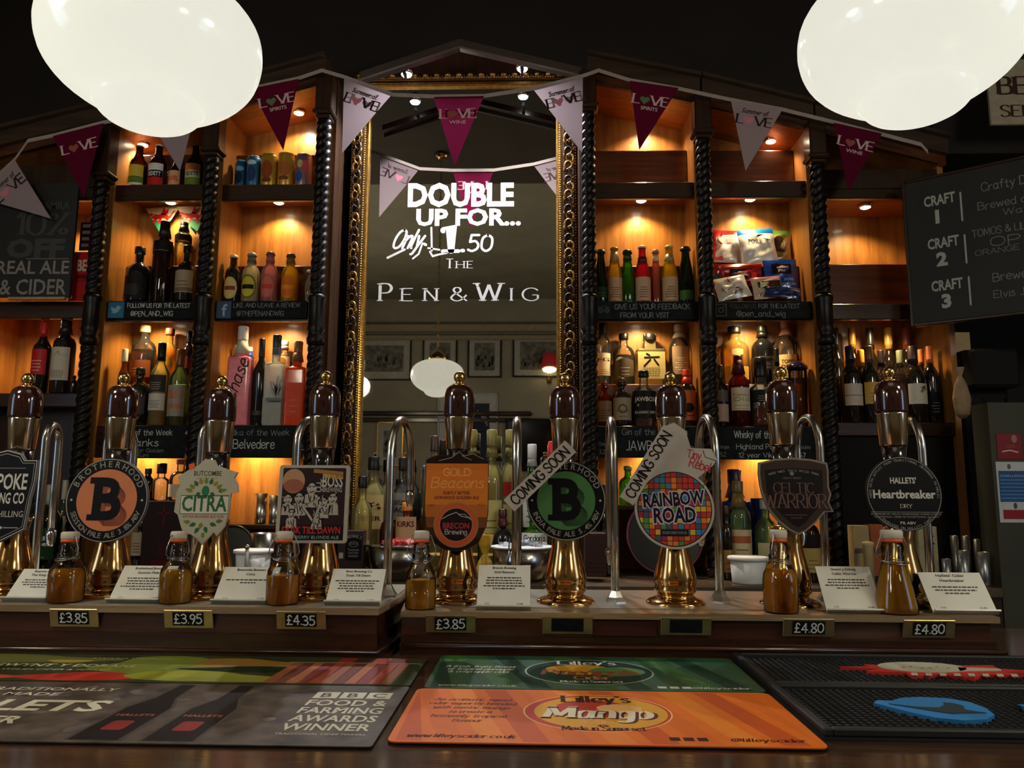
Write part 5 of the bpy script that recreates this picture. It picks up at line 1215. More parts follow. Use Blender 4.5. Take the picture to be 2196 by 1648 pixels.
# 1 black shield
P1 = [(-70, 84), (-40, 84), (-30, 98), (0, 106), (30, 98), (40, 84), (68, 84), (68, 40), (62, 0), (58, -62), (0, -92), (-58, -62), (-62, 0), (-70, 40)]
def a1(b):
    sc = lambda k: [(x * k, z * k) for x, z in P1]
    b.flat(sc(.985), L[0], ink(190, 186, 180)); b.flat(sc(.965), L[1], DKP); b.flat(sc(.92), L[2], ink(150, 148, 142)); b.flat(sc(.905), L[3], DKP)
    b.text('BESPOKE', 0, 22, 46, L[4], ink(196, 190, 178), 'c', .02, w=104); b.text('BREWING CO', 0, -8, 32, L[4], ink(196, 190, 178), 'c', .02, w=100); b.ribbon([(-40, 66), (44, 66)], 1.6, L[4], ink(120, 116, 110))
    b.text('CHILLING', 20, -36, 18, L[4], ink(170, 160, 146), 'c', .01, w=64); b.ribbon([(-44, -58), (-14, -58)], 1.6, L[4], SILV); b.ribbon([(14, -58), (44, -58)], 1.6, L[4], SILV); b.flat(ell(0, -58, 12, 4, 14), L[4], SILV)
clip(2, 1072, YCL, 'black shield pump clip with silver outlines, cut by the picture edge', P1, ink(120, 116, 110), DKP, a1)
# 2, 6 letter B roundels
def bee(b, col, hat, x0):
    m = DKP
    for k in range(7):   # hatched drop shadow
        d = 5 + k * 2.0; b.hand('B', x0 + d + 4, -36 - d, 78, L[4] - .0, hat, .014, 'l', 'chalk', 46)
    b.hand('B', x0 + 2, -33, 71, L[5], m, .27, 'l', 'chalk', 42)
    b.rect(x0 - 17, x0 + 10, -42.6, -30, L[6], m); b.rect(x0 - 17, x0 + 10, 34, 47.6, L[6], m)
def roundel(cx, cy, R, col, hat, ltext, label, Y, cover=0):
    def art(b):
        b.disc(0, 0, R - 1, R - 1, L[0], ink(150, 146, 140), 64); b.disc(0, 0, R - 3, R - 3, L[1], DKP, 64); b.disc(0, 0, R * .735, R * .735, L[2], ink(*col), 56)
        bee(b, col, hat, -22)
        tx = ink(140, 134, 124)
        b.arc_text('BROTHERHOOD', 0, 0, R * .79, 18.5, -64, 64, L[3], tx, bold=.01); b.arc_text(ltext, 0, 0, R * .90, 15.5, 248, 112, L[3], tx, inside=True, bold=.01)
        for sx in (-1, 1): b.disc(sx * R * .86, 0, 2.5, 2.5, L[3], SILV, 10)
    return clip(cx, cy, Y, label, ell(0, 0, R, R, 64), ink(90, 86, 84), DKP, art)
roundel(229, 1073, 88, (198, 116, 72), ink(120, 56, 46), 'SESSION PALE ALE 3.8% ABV', 'orange roundel pump clip with a large black letter B', YCL)
roundel(1214, 1074, 85, (66, 112, 62), ink(40, 56, 46), 'INDIA PALE ALE 5.4% ABV', 'green roundel pump clip with a large black letter B', YCR)
def strip_art(b, W2, cardm):
    b.hand('COMING SOON', 0, -10, 21, -.9, ink(24, 22, 22), .15, 'c', wd=W2 * 1.74)
def soon(cx, cy, Y, W2, H2, ang, label):
    t = T('paper_strip', label, 'paper notice', at(cx, cy, Y), 'coming soon strips')
    b = MB(); b.M = FRM(cx, cy, Y) @ Matrix.Rotation(radians(-ang), 4, 'Y')
    b.prism([(-W2, -H2), (W2, -H2), (W2, H2), (-W2, H2)], -.4, .2, mat('grey_paper', C(176, 168, 158), .7)); b.build('paper', t)
    b = MB(); b.M = FRM(cx, cy, Y) @ Matrix.Rotation(radians(-ang), 4, 'Y'); strip_art(b, W2, None); b.build('lettering', t)
soon(1158, 1021, YCR - .012, 92, 17, 44, 'white coming soon strip slanting across the green letter B roundel')
# 3 hop clip
P3 = [(-8, 92), (12, 90), (18, 78), (36, 72), (62, 64), (56, 52), (64, 38), (66, 22), (52, 20), (50, -22), (44, -50), (28, -70), (22, -62), (0, -88), (-12, -76), (-26, -66), (-40, -66), (-48, -48), (-56, -26), (-64, -20), (-62, 22), (-56, 36), (-64, 52), (-42, 68), (-22, 78)]
CRP = ink(176, 170, 150); GRN = ink(40, 92, 56); GR2 = ink(110, 124, 50)
def leaf(b, x, z, l, w, a, y, m):
    b.flat([(x + u * l * cos(a) - v * w * sin(a), z + u * l * sin(a) + v * w * cos(a)) for u, v in [(0, 0), (.3, .5), (.6, .42), (1, 0), (.6, -.42), (.3, -.5)]], y, m)
def a3(b):
    b.flat([(x * .97, z * .97) for x, z in P3], L[0], CRP)
    b.text('BUTCOMBE', 0, 56, 15, L[1], ink(40, 60, 40), 'c', .01, w=58); b.ribbon([(-22, 51), (22, 51)], 1, L[1], GR2)
    for k in range(9):
        a = radians(18 + 144 * k / 8); leaf(b, 28 * cos(a) - 2, 16 + 22 * sin(a), 15, 9, a, L[1], [GRN, GR2, ink(150, 120, 40)][k % 3])
    b.flat(ell(-2, 24, 8, 11, 16), L[2], ink(30, 110, 70)); leaf(b, -12, 20, 12, 8, 3.6, L[2], GRN); leaf(b, 8, 20, 12, 8, -.5, L[2], GRN); leaf(b, -30, 24, 16, 8, 2.9, L[2], GR2); leaf(b, 28, 24, 16, 8, .2, L[2], GR2)
    b.rect(-52, 48, -24, 14, L[1], ink(200, 196, 180)); b.ribbon([(-52, -24), (48, -24), (48, 14), (-52, 14), (-52, -24)], 1.4, L[2], GRN); b.text('CITRA', -2, -18, 46, L[2], GRN, 'c', .025, w=94)
    b.text('EXTRA BLONDE ALE 4.2%', -2, -32, 7.5, L[1], ink(150, 40, 40), 'c', .02, w=84)
    for (x, z, a, m) in ((-16, -44, 3.5, GRN), (12, -44, -.3, GRN), (-4, -42, 4.4, GR2), (-28, -42, 3.0, GR2), (24, -40, .1, ink(90, 100, 50)), (2, -50, 5.1, GRN), (-10, -52, 4.2, GRN)): leaf(b, x, z, 16, 9, a, L[1], m)
    b.flat(ell(0, -68, 4, 6, 12), L[1], GR2); b.flat([(-40, 68), (-28, 72), (-30, 84), (-42, 80)], L[3], ink(214, 96, 40))
clip(441, 1078, YCL, 'cream pump clip shaped like a hop cone with green lettering', P3, ink(150, 144, 130), CRP, a3, rz=4)
# 4 comic clip
P4 = rrect(-76, 76, -82, 82, 7)
def a4(b):
    b.flat(rrect(-68, 68, -76, 76, 3), L[0], ink(46, 30, 34)); b.rect(-68, 68, -76, -44, L[1], ink(26, 18, 24)); b.flat(ell(-44, 48, 24, 26, 28), L[1], ink(176, 130, 96)); b.flat(ell(-44, 38, 22, 14, 28), L[2], ink(150, 84, 62))
    random.seed(21); PL_, BK = ink(168, 160, 150), ink(20, 16, 18)
    b.text('BOSS', 40, 36, 34, L[3], ink(186, 180, 170), 'c', .02, w=44); b.text('BREWING', 40, 25, 14, L[3], ink(160, 154, 146), 'c', .02, w=42)
    for k in range(3): b.ribbon([(6, 26 + 9 * k), (14, 26 + 9 * k), (17, 30 + 9 * k), (14, 33 + 9 * k)], 2.2, L[3], PL_)
    b.flat([(-2, 66), (62, 60), (62, 68), (-2, 74)], L[2], ink(150, 110, 60)); b.flat([(18, 56), (62, 52), (62, 59), (18, 64)], L[3], ink(196, 140, 40))
    # a pile of pale cartoon figures, kept generic
    for (x, z, s, a) in ((-54, 4, 1.0, .2), (-30, 6, 1.1, -.2), (-4, 26, 1.2, .1), (22, -2, 1.0, -.3), (42, 6, 1.05, .2), (-44, -26, .9, .5), (10, -28, .9, -.4)):
        b.flat(ell(x, z + 6 * s, 9 * s, 11 * s, 16), L[4], PL_); b.flat([(x - 13 * s, z - 28 * s), (x - 11 * s, z - 6 * s), (x, z - 2 * s), (x + 11 * s, z - 7 * s), (x + 13 * s, z - 28 * s)], L[3], PL_)
        for q in range(4):
            u = random.uniform(-9, 9) * s; b.ribbon([(x + u, z - random.uniform(4, 12) * s), (x + u + random.uniform(-5, 5), z - random.uniform(14, 28) * s)], 1.7, L[5], BK)
        b.ribbon([(x - 5 * s, z + 8 * s), (x - 2 * s, z + 9 * s)], 2.2, L[5], BK); b.ribbon([(x + 2 * s, z + 9 * s), (x + 5 * s, z + 8 * s)], 2.2, L[5], BK); b.ribbon([(x - 4 * s, z), (x, z - 2 * s), (x + 4 * s, z + 1 * s)], 1.8, L[5], BK)
        b.ribbon([(x + 8 * s * cos(w), z + 6 * s + 10 * s * sin(w)) for w in [radians(20 + 18 * k) for k in range(9)]], 2.6, L[5], BK)
    for k in range(46):
        x = random.uniform(-62, 60); z = random.uniform(-42, 20); q = random.uniform(5, 13); w_ = random.uniform(0, 6.28)
        b.ribbon([(x, z), (x + q * .5 * cos(w_), z + q * .5 * sin(w_)), (x + q * cos(w_ + .5), z + q * sin(w_ + .5))], 1.5, L[6], PL_ if k % 3 else BK)
    for (p, q) in (((-14, -4), (12, 12)), ((-20, -8), (4, -40)), ((14, -4), (2, -44))): b.ribbon([p, q], 6, L[6], PL_); b.ribbon([(p[0] - 3, p[1]), (q[0] - 3, q[1])], 1.3, L[7], BK)
    b.text('DUSK TILL DAWN', 0, -62, 20, L[7], ink(176, 36, 44), 'c', .03, w=124); b.text('CRANBERRY BLONDE ALE', 0, -73, 9, L[7], ink(110, 150, 140), 'c', .02, w=118, )
clip(671, 1081, YCL, 'square comic pump clip with a cream border and pale figures', P4, ink(150, 144, 132), ink(168, 160, 146), a4)
# 5 mountain clip
P5 = [(-68, 92), (-54, 99), (-32, 105), (-12, 98), (4, 112), (14, 100), (34, 106), (56, 96), (68, 90), (68, -18), (64, -50), (48, -84), (24, -98), (0, -102), (-24, -98), (-48, -84), (-64, -50), (-68, -18)]
def gradpoly(poly, z0, z1):
    out = []
    n = len(poly)
    for k in range(n):
        a, c = poly[k], poly[(k + 1) % n]
        for z in (z0, z1): pass
        ina = z0 <= a[1] <= z1
        if ina: out.append(a)
        cuts = []
        for z in (z0, z1):
            if (a[1] - z) * (c[1] - z) < 0: u = (z - a[1]) / (c[1] - a[1]); cuts.append((u, (a[0] + (c[0] - a[0]) * u, z)))
        out += [p for _, p in sorted(cuts)]
    return out
def a5(b):
    Q = [(x * .985, z * .985) for x, z in P5]
    bd = [(84, 120, (34, 22, 18)), (70, 84, (200, 104, 34)), (30, 70, (206, 112, 32)), (-4, 30, (202, 116, 34)), (-30, -4, (176, 94, 32)), (-52, -30, (110, 58, 26)), (-74, -52, (60, 34, 22)), (-104, -74, (34, 22, 20))]
    for z0, z1, c in bd:
        g = gradpoly(Q, z0, z1)
        if len(g) > 2: b.flat(g, L[0], ink(*c))
    wt = ink(150, 134, 124); b.ribbon([(-40, 90), (-12, 97), (4, 110), (14, 99), (30, 92)], 1.4, L[1], wt); b.ribbon([(10, 100), (34, 105), (56, 94)], 1.2, L[1], wt)
    tx = ink(226, 150, 80); b.hand('GOLD', 0, 58, 15, L[1], tx, .2, 'c', wd=58); b.hand('Beacons', 0, 32, 22, L[1], tx, .12, 'c', wd=112, shear=.2)
    dk = ink(110, 24, 40); b.text('SUBTLY BITTER', 0, 18, 9, L[1], dk, 'c', .03, w=58); b.text('GORGEOUS GOLDEN ALE', 0, 8, 9, L[1], dk, 'c', .03, w=96); b.text('3.8%', -54, -8, 7, L[1], dk, 'c', w=14); b.text('4.2%', 54, -6, 7, L[1], dk, 'c', w=14)
    b.disc(0, -46, 48, 48, L[1], ink(190, 80, 44), 44); b.ring(0, -46, 45, 48, L[2], ink(160, 110, 60)); b.ring(0, -46, 34, 36, L[2], ink(170, 110, 80)); b.disc(0, -46, 34, 34, L[2], ink(34, 20, 26), 40)
    b.ribbon([(-30, -34), (-16, -26), (0, -20), (10, -28), (30, -32)], 1.6, L[3], SILV); b.ribbon([(4, -24), (18, -24), (32, -36)], 1.2, L[3], SILV); b.text('BRECON', 0, -54, 17, L[3], ink(170, 50, 46), 'c', .02, w=56); b.hand('Brewing', 0, -66, 10, L[3], ink(190, 180, 176), .12, 'c', wd=46)
clip(979, 1079, YCR, 'orange pump clip topped with mountain peaks and a brewery badge', P5, ink(60, 40, 30), ink(60, 34, 22), a5)
# 7 rainbow
def arcp(r, a0, a1, n=20): return [(r * cos(radians(a0 + (a1 - a0) * k / n)), r * sin(radians(a0 + (a1 - a0) * k / n)) - 20) for k in range(n + 1)]
P7 = arcp(85, 212 - 360 - 0, 52, 34) + [(72, 62), (98, 84), (84, 110), (40, 112), (30, 150), (6, 168), (-20, 158), (-40, 120), (-50, 96), (-62, 60)] + arcp(85, 140, 212, 14)[0:-1]
def a7(b):
    b.flat([(x * .985, z * .985) for x, z in P7], L[0], ink(178, 170, 160)); b.disc(0, -20, 80, 80, L[1], ink(40, 36, 40), 56)
    random.seed(3); cols = [(190, 44, 40), (210, 120, 40), (206, 170, 50), (80, 130, 60), (60, 120, 160), (150, 40, 60), (176, 60, 44), (70, 80, 90)]
    n = 12; c = 160 / 13
    for i in range(13):
        for j in range(13):
            x, z = -80 + c * i, -100 + c * j; q = [(x + .7, z + .7), (x + c - .7, z + .7), (x + c - .7, z + c - .7), (x + .7, z + c - .7)]
            if all(u * u + (v + 20) ** 2 < 78 ** 2 for u, v in q): b.flat(q, L[2], ink(*cols[random.randrange(8)]))
            else:
                cl = [(u * min(1, 78 / sqrt(u * u + (v + 20) ** 2)), (v + 20) * min(1, 78 / sqrt(u * u + (v + 20) ** 2)) - 20) for u, v in q]
                if sum(u * u + (v + 20) ** 2 < 78 ** 2 for u, v in q) >= 1: b.flat(cl, L[2], ink(*cols[random.randrange(8)]))
    b.ring(0, -20, 78, 80, L[3], ink(30, 28, 30))
    for (m, bo, y) in ((ink(190, 186, 190), .09, L[4]), (ink(34, 20, 44), .03, L[6])):
        b.text('RAINBOW', 0, -12, 40, y, m, 'c', bo, w=138 if bo > .05 else 132, rot=.07); b.text('ROAD', 0, -48, 44, y, m, 'c', bo, w=96 if bo > .05 else 90, rot=.03)
    b.rect(-32, 28, -78, -64, L[4], ink(30, 28, 34)); b.text('GOLDEN CHERRY SOUR 4.2%', -2, -73, 8, L[5], ink(150, 150, 160), 'c', w=52)
    rd = ink(170, 46, 50); b.hand('Tiny', 30, 92, 17, L[2], rd, .13, 'l', wd=30, rot=-.2); b.hand('Rebel', 34, 72, 20, L[2], rd, .13, 'l', wd=46, rot=-.3)
    BKo = ink(34, 32, 34)
    b.ribbon([(64, 30), (94, 84)], 1.6, L[1], BKo); b.ribbon([(94, 84), (70, 92), (66, 106)], 1.6, L[1], BKo)
clip(1446, 1072, YCR, 'roundel pump clip of rainbow coloured squares with a plain white cut-out top', P7, ink(150, 146, 140), ink(178, 170, 160), a7)
soon(1391, 997, YCR - .012, 92, 17, 58, 'white coming soon strip slanting beside the rainbow squares roundel')
# 8 dark shield
P8 = [(-74, 72), (-40, 80), (0, 83), (40, 80), (74, 72), (76, 56), (74, 20), (78, 4), (72, -14), (80, -34), (62, -34), (40, -58), (18, -76), (2, -83), (-16, -74), (-38, -56), (-56, -34), (-68, -8), (-74, 20), (-76, 50)]
def a8(b):
    sc = lambda k: [(x * k, z * k) for x, z in P8]
    b.flat(sc(.95), L[0], ink(58, 44, 36)); b.flat([(x * .84, z * .84) for x, z in [(-74, 66), (0, 72), (74, 66), (72, 10), (60, -26), (20, -70), (2, -80), (-16, -70), (-56, -28), (-72, 10)]], L[1], ink(24, 20, 22)); b.flat([(x * .82, z * .82 - 2) for x, z in [(-66, 20), (66, 20), (56, -26), (18, -68), (2, -76), (-14, -68), (-54, -28)]], L[2], ink(30, 14, 18))
    b.arc_text('WHO WAS THIS WILD MAN', 0, -120, 172, 7.5, -17, 17, L[3], ink(150, 144, 136)); b.flat(ell(-4, 48, 4.5, 4.5, 12), L[3], ink(120, 116, 110)); b.text('HEAVY BREW', -4, 36, 6.5, L[3], ink(110, 104, 98), 'c', w=40)
    g = ink(104, 78, 70); b.hand('CELTIC', -2, 6, 22, L[4], g, .11, 'c', 'serif', 86); b.hand('WARRIOR', 0, -26, 30, L[4], g, .1, 'c', 'serif', 132)
    b.ribbon([(-24, -41), (22, -41)], 1.2, L[4], g); b.text('PREMIUM BITTER', 0, -49, 5, L[4], g, 'c', w=24)
clip(1705, 1064, YCR, 'dark shield pump clip with a grey cast border and antique lettering', P8, ink(96, 88, 80), ink(120, 112, 102), a8)
# 9 black cider roundel
def a9(b):
    w_, g = ink(190, 186, 178), ink(150, 146, 140)
    b.ring(0, 0, 78, 79.2, L[0], g); b.arc_text('MADE WITH APPLES FROM TRADITIONAL ORCHARDS IN WALES', 0, 0, 70, 7.5, -96, 96, L[0], g); b.arc_text('PRODUCED ON HALLETS FARM', 0, 0, 77, 7.5, 222, 138, L[0], g, inside=True)
    b.text("HALLETS'", 0, 22, 18, L[0], w_, 'c', .03, w=56); b.text('Heartbreaker', 0, -10, 25, L[0], w_, 'c', .03, w=134); b.hand('DRY', 2, -31, 8, L[0], w_, .16, 'c', 'serif', 24)
    b.ribbon([(-74, -40), (78, -40)], .8, L[0], g); b.text('SHARPENED BY WELSH CIDERMAKERS UNDER LICENCE', 0, -46, 5, L[0], g, 'c', w=150); b.text('TRADITIONAL CIDER OF EXCEPTIONAL QUALITY', 0, -52, 5, L[0], g, 'c', w=140); b.text('7% ABV', 2, -66, 8, L[0], w_, 'c', .01, w=34)
clip(1939, 1059, YCR, 'black roundel cider pump clip with white typewriter lettering', ell(0, 0, 81, 81, 60), ink(40, 38, 38), ink(14, 13, 14), a9)

# ------------------------------------------------------------------ swing-top sample bottles
BEER = glass('amber_beer', (.95, .55, .12), .72, .03, (1.0, .36, .012), front=.6); BEERG = glass('pale_amber_beer', (.96, .68, .16), .66, .03, (1.0, .45, .02), front=.6)
STOP = mat('cream_stopper', C(206, 196, 176), .5); GASK = mat('orange_gasket', C(226, 96, 36), .5); WIRE = mat('bail_wire', (.35, .33, .30), .3, 1)
def swing(px, ptop, w, Y, z0, fill, liq, label, cone=False, ang=0):
    s = (at(px, ptop, Y).z - z0) / 162; x = at(px, 1220, Y).x; t = T('sample_bottle', label, 'bottle', (x, Y, z0), 'swing-top sample bottles'); r = w / 2 * wpx(1, Y)
    if cone: P = [(r * .95, 0), (r, 3), (r * .98, 14), (r * .80, 50), (r * .55, 90), (r * .50, 104), (r * .50, 110), (r * .46, 114)]
    else: P = [(r * .94, 0), (r, 4), (r, 62), (r * .94, 76), (r * .72, 90), (r * .60, 98), (r * .58, 108), (r * .62, 111), (r * .52, 115)]
    P += [(r * .52, 128), (r * .46, 137), (r * .36, 137.5)]
    b = MB(); b.lathe([(a, z0 + h * s) for a, h in P], GL_CLEAR, 32, cx=x, cy=Y); b.build('glass', t)
    Q = [(a * .95, z0 + max(h, 2) * s) for a, h in P if h < fill]; Q.append((Q[-1][0] * (.97 if fill < 70 else .8), z0 + fill * s))
    b = MB(); b.lathe(Q, liq, 28, cx=x, cy=Y); b.build('beer', t)
    b = MB(); b.lathe([(r * .38, z0 + 137.5 * s), (r * .50, z0 + 139 * s), (r * .47, z0 + 145 * s)], GASK, 24, cx=x, cy=Y); b.build('gasket', t)
    b = MB(); b.lathe([(r * .47, z0 + 145 * s), (r * .50, z0 + 147 * s), (r * .51, z0 + 158 * s), (r * .45, z0 + 162 * s)], STOP, 24, cx=x, cy=Y); b.build('stopper', t)
    b = MB(); c, d = cos(ang), sin(ang)
    W2 = lambda u, v, h: (x + u * c - v * d, Y + u * d + v * c, z0 + h * s)
    b.tube([W2(r * .62, 0, 100), W2(r * .95, 0, 112), W2(r * .9, 0, 126), W2(r * .60, 0, 153), W2(0, 0, 153), W2(-r * .60, 0, 153), W2(-r * .9, 0, 126), W2(-r * .95, 0, 112), W2(-r * .62, 0, 100)], .0011, WIRE, 6)
    b.tube([W2(r * .95, 0, 112)] + [W2(r * .68 * cos(a), -r * .68 * sin(a), 102 - 6 * sin(a)) for a in [pi * k / 8 for k in range(9)]] + [W2(-r * .95, 0, 112)], .0011, WIRE, 6)
    b.tube([W2(r * .60 * cos(a), r * .60 * sin(a), 101) for a in [2 * pi * k / 16 for k in range(16)]], .0011, WIRE, 6, True); b.build('wire_bail', t)
swing(145, 1141, 72, YSL + .033, ZSL + .0015, 76, BEER, 'swing-top bottle of amber beer in front of the orange letter B pump', ang=-.5)
swing(379, 1140, 66, YSL + .033, ZSL + .0015, 74, BEERG, 'swing-top bottle of pale beer in front of the hop shaped clip', ang=1.2)
swing(608, 1140, 68, YSL + .033, ZSL + .0015, 64, BEER, 'swing-top bottle of amber beer below the square comic clip', ang=.6)
swing(903, 1139, 64, YSR + .033, ZSR, 60, BEERG, 'swing-top bottle of cloudy golden beer with a green glint, beside the mountain clip', ang=.2)
swing(1672, 1137, 70, YSR + .033, ZSR, 84, BEER, 'swing-top bottle full of orange cider in front of the dark shield clip', ang=.8)
swing(1916, 1137, 86, YSR + .041, ZSR, 98, BEERG, 'cone shaped swing-top bottle of golden cider below the black roundel', True, ang=.3)

# ------------------------------------------------------------------ description cards
def card(px0, px1, py1, py0, Y, z0, label, head, n, rzz=0):
    w = wpx(px1 - px0, Y); x0 = at(px0, py0, Y).x; x1 = at(px1, py0, Y).x; zt = at(px0, py1, Y + .05).z; h = sqrt((zt - z0) ** 2 + .05 ** 2); ang = math.asin(min(.99, .05 / h))
    t = T('beer_card', label, 'information card', ((x0 + x1) / 2, Y, z0), 'beer description cards')
    b = MB(); b.M = Matrix.Translation(((x0 + x1) / 2, Y, z0 + .004)) @ Matrix.Rotation(radians(rzz), 4, 'Z') @ Matrix.Rotation(-ang, 4, 'X')
    W2 = (x1 - x0) / 2; b.box(-W2, W2, -.0004, .0004, 0, h, PAPER); b.build('card', t)
    M0 = b.M; b = MB(); b.M = M0; u = W2 / 55; DK = ink(60, 56, 50)
    for k, s in enumerate(head): b.text(s, 0, h - (9 + 10 * k) * u, 7.5 * u, -.0008, DK, 'c', .02, w=min(len(s) * 3.6, 60) * u)
    rnd = random.Random(px0)
    for k in range(n):
        q = rnd.uniform(34, 47) if k < n - 1 else rnd.uniform(14, 26); zz = h - (31 + 6.2 * k) * u; xx = -q
        while xx < q:
            l = rnd.uniform(3, 9); b.rect(xx * u, min(xx + l, q) * u, zz, zz + 2.6 * u, -.0008, DK); xx += l + 1.6
    b.text('4.2%', -34 * u, 6 * u, 5 * u, -.0008, DK, 'c', w=10 * u); b.text('£3.85', 34 * u, 6 * u, 5 * u, -.0008, DK, 'c', w=13 * u); b.build('print', t)
    b = MB(); b.M = M0; b.box(-W2 - .001, W2 + .001, .0006, .0026, -.001, h + .001, GL_CLEAR); b.box(-W2 - .001, W2 + .001, -.012, .0026, -.004, -.001, mat('card_holder_lip', (.55, .52, .44), .25)); b.build('holder', t)
card(8, 118, 1225, 1292, YSL + .03, ZSL, 'white description card beside the first pump', ['Bespoke Brewing', 'The King Shilling'], 4)
card(232, 352, 1218, 1292, YSL + .03, ZSL, 'white description card between the amber and pale sample bottles', ['Brotherhood Brewery', 'Session Pale'], 5)
card(456, 580, 1221, 1294, YSL + .03, ZSL, 'white description card in front of the white tub', ['Butcombe Brewery', 'Citra'], 2)
card(698, 815, 1225, 1295, YSL + .03, ZSL, 'white description card at the chamfered station end', ['Boss Brewing Co', 'Dusk Till Dawn'], 5)
card(1022, 1137, 1217, 1293, YSR + .03, ZSR, 'white description card beside the mountain clip pump', ['Brecon Brewing', 'Gold Beacons'], 5)
card(1772, 1893, 1220, 1296, YSR + .03, ZSR, 'white description card between the two cider sample bottles', ['Gwynt y Ddraig', 'Celtic Warrior'], 4)
card(2000, 2138, 1233, 1300, YSR + .03, ZSR, 'white description card at the outer end of the long station', ["Hallets' Cider", 'Heartbreaker'], 3)

# ------------------------------------------------------------------ price tags
def tagp(px, Y, ztop, txt, label, w=104, dz=0):
    c = at(px, 1317, Y); t = T('price_tag', label, 'price tag', (c.x, Y, ztop - .035), 'brass price tags')
    z = ztop - .004; h = .034; w2 = wpx(w, Y) / 2
    M0 = Matrix.Translation((c.x, Y + .004, z)) @ Matrix.Rotation(radians(14), 4, 'X')
    b = MB(); b.M = M0; b.box(-w2, w2, -.006, -.001, -h, 0, mat('brushed_brass', (.52, .40, .20), .35, .9, .12, 50), .001); b.build('plate', t)
    b = MB(); b.M = M0; b.box(-w2 * .64, w2 * .64, -.0068, -.006, -h + .0055, -.0035, SLATE, .001); b.build('slate', t)
    if txt: b = MB(); b.M = M0; b.hand(txt, 0, -h + .0095, .017, -.0074, mat('fresh_chalk', (.72, .74, .72), .9, var=.25, scale=300), .14, 'c', wd=w2 * 1.12, jit=.3); b.build('chalk_writing', t)
for px, tx, l in ((157, '£3.85', 'brass price tag chalked 3.85 below the orange letter B pump'), (403, '£3.95', 'brass price tag chalked 3.95'), (645, '£4.35', 'brass price tag chalked 4.35')): tagp(px, YSL, ZSL - .001, tx, l)
for px, tx, l in ((966, '£3.85', 'brass price tag chalked 3.85 below the mountain clip'), (1217, '', 'blank brass price tag below the green roundel pump'), (1471, '', 'blank brass price tag below the rainbow roundel pump'), (1734, '£4.80', 'brass price tag chalked 4.80 below the dark shield clip'), (1992, '£4.80', 'brass price tag chalked 4.80 below the black cider roundel')): tagp(px, YSR, ZSR - .001, tx, l)

# ------------------------------------------------------------------ bar mats
def matbase(name, label, x0, x1, y0, y1, th, m, r=.012, z0=ZB + .0004):
    t = T(name, label, 'bar mat', ((x0 + x1) / 2, (y0 + y1) / 2, z0), 'bar mats')
    b = MB(); plan(b, rrect(x0, x1, y0, y1, r), z0, z0 + th * .6, MBLK); plan(b, rrect(x0, x1, y0, y1, r), z0 + th * .6, z0 + th, m); b.build('mat', t)
    b = MB(); b.M = Matrix.Translation((x0, y0, z0 + th)) @ Matrix.Rotation(radians(-90), 4, 'X') @ Matrix.Scale((x1 - x0) / 1000, 4)
    return t, b, (y1 - y0) / (x1 - x0) * 1000
K = [-.1 - .07 * k for k in range(10)]
# orange mat
OR1 = ink(232, 112, 18, .35, .4)
t, b, Hh = matbase('bar_mat', 'orange mango cider bar mat lying on the bar', -.176, .342, .947, 1.19, .004, OR1)
def stripes(b, Hh, cols, n, sl, y, wid):
    for k in range(n):
        x = -80 + k * 1180 / n; q = [(x, 8), (x + wid, 8), (x + wid - sl, Hh - 8), (x - sl, Hh - 8)]
        q = [(min(992, max(8, u)), v) for u, v in q]; b.flat(q, y, ink(*cols[k % len(cols)], .35, .4))
stripes(b, Hh, [(240, 132, 30), (206, 84, 16), (222, 104, 20)], 12, 120, K[0], 62)
yl = ink(226, 160, 40, .35, .4)
b.disc(500, 255, 192, 165, K[1], ink(240, 200, 130, .35, .4), 56); b.disc(500, 255, 188, 161, K[2], ink(196, 46, 20, .35, .4), 56); b.disc(508, 255, 172, 150, K[3], yl, 56); b.disc(490, 285, 100, 80, K[4], ink(190, 50, 24, .35, .4), 32); b.disc(560, 290, 60, 40, K[5], ink(232, 170, 90), 24)
dk, wh = ink(60, 24, 16, .4), ink(226, 214, 180, .4)
b.hand("Lilley's", 505, 345, 62, K[6], dk, .2, 'c', 'serif', 180); b.hand('Mango', 500, 195, 96, K[7], ink(90, 30, 16), .24, 'c', 'serif', 268, shear=.15); b.hand('Mango', 496, 200, 96, K[8], wh, .2, 'c', 'serif', 262, shear=.15); b.hand('Cider', 500, 150, 36, K[7], ink(236, 150, 80), .16, 'c', 'serif', 80); b.text('4%', 505, 128, 26, K[6], dk, 'c', .02); b.hand('Made in Somerset', 505, 102, 30, K[6], dk, .16, 'c', 'serif', 200)
for k, s in enumerate(['An aromatic sweet', 'cider expertly blended', 'with exotic mango', 'to create a', 'heavenly tropical', 'flavour.']): b.hand(s, 170, 345 - 38 * k, 24, K[6], ink(110, 34, 16, .4), .16, 'c', 'serif', [210, 230, 200, 110, 190, 80][k], shear=.2)
b.hand('www.lilleyscider.co.uk', 40, 34, 24, K[6], dk, .16, 'l', 'serif', 250, shear=.2); b.hand('@lilleyscider', 960, 34, 24, K[6], dk, .18, 'r', 'serif', 170, shear=.2)
for k in range(3): b.rect(650 + 32 * k, 674 + 32 * k, 34, 58, K[6], dk)
b.build('print', t)
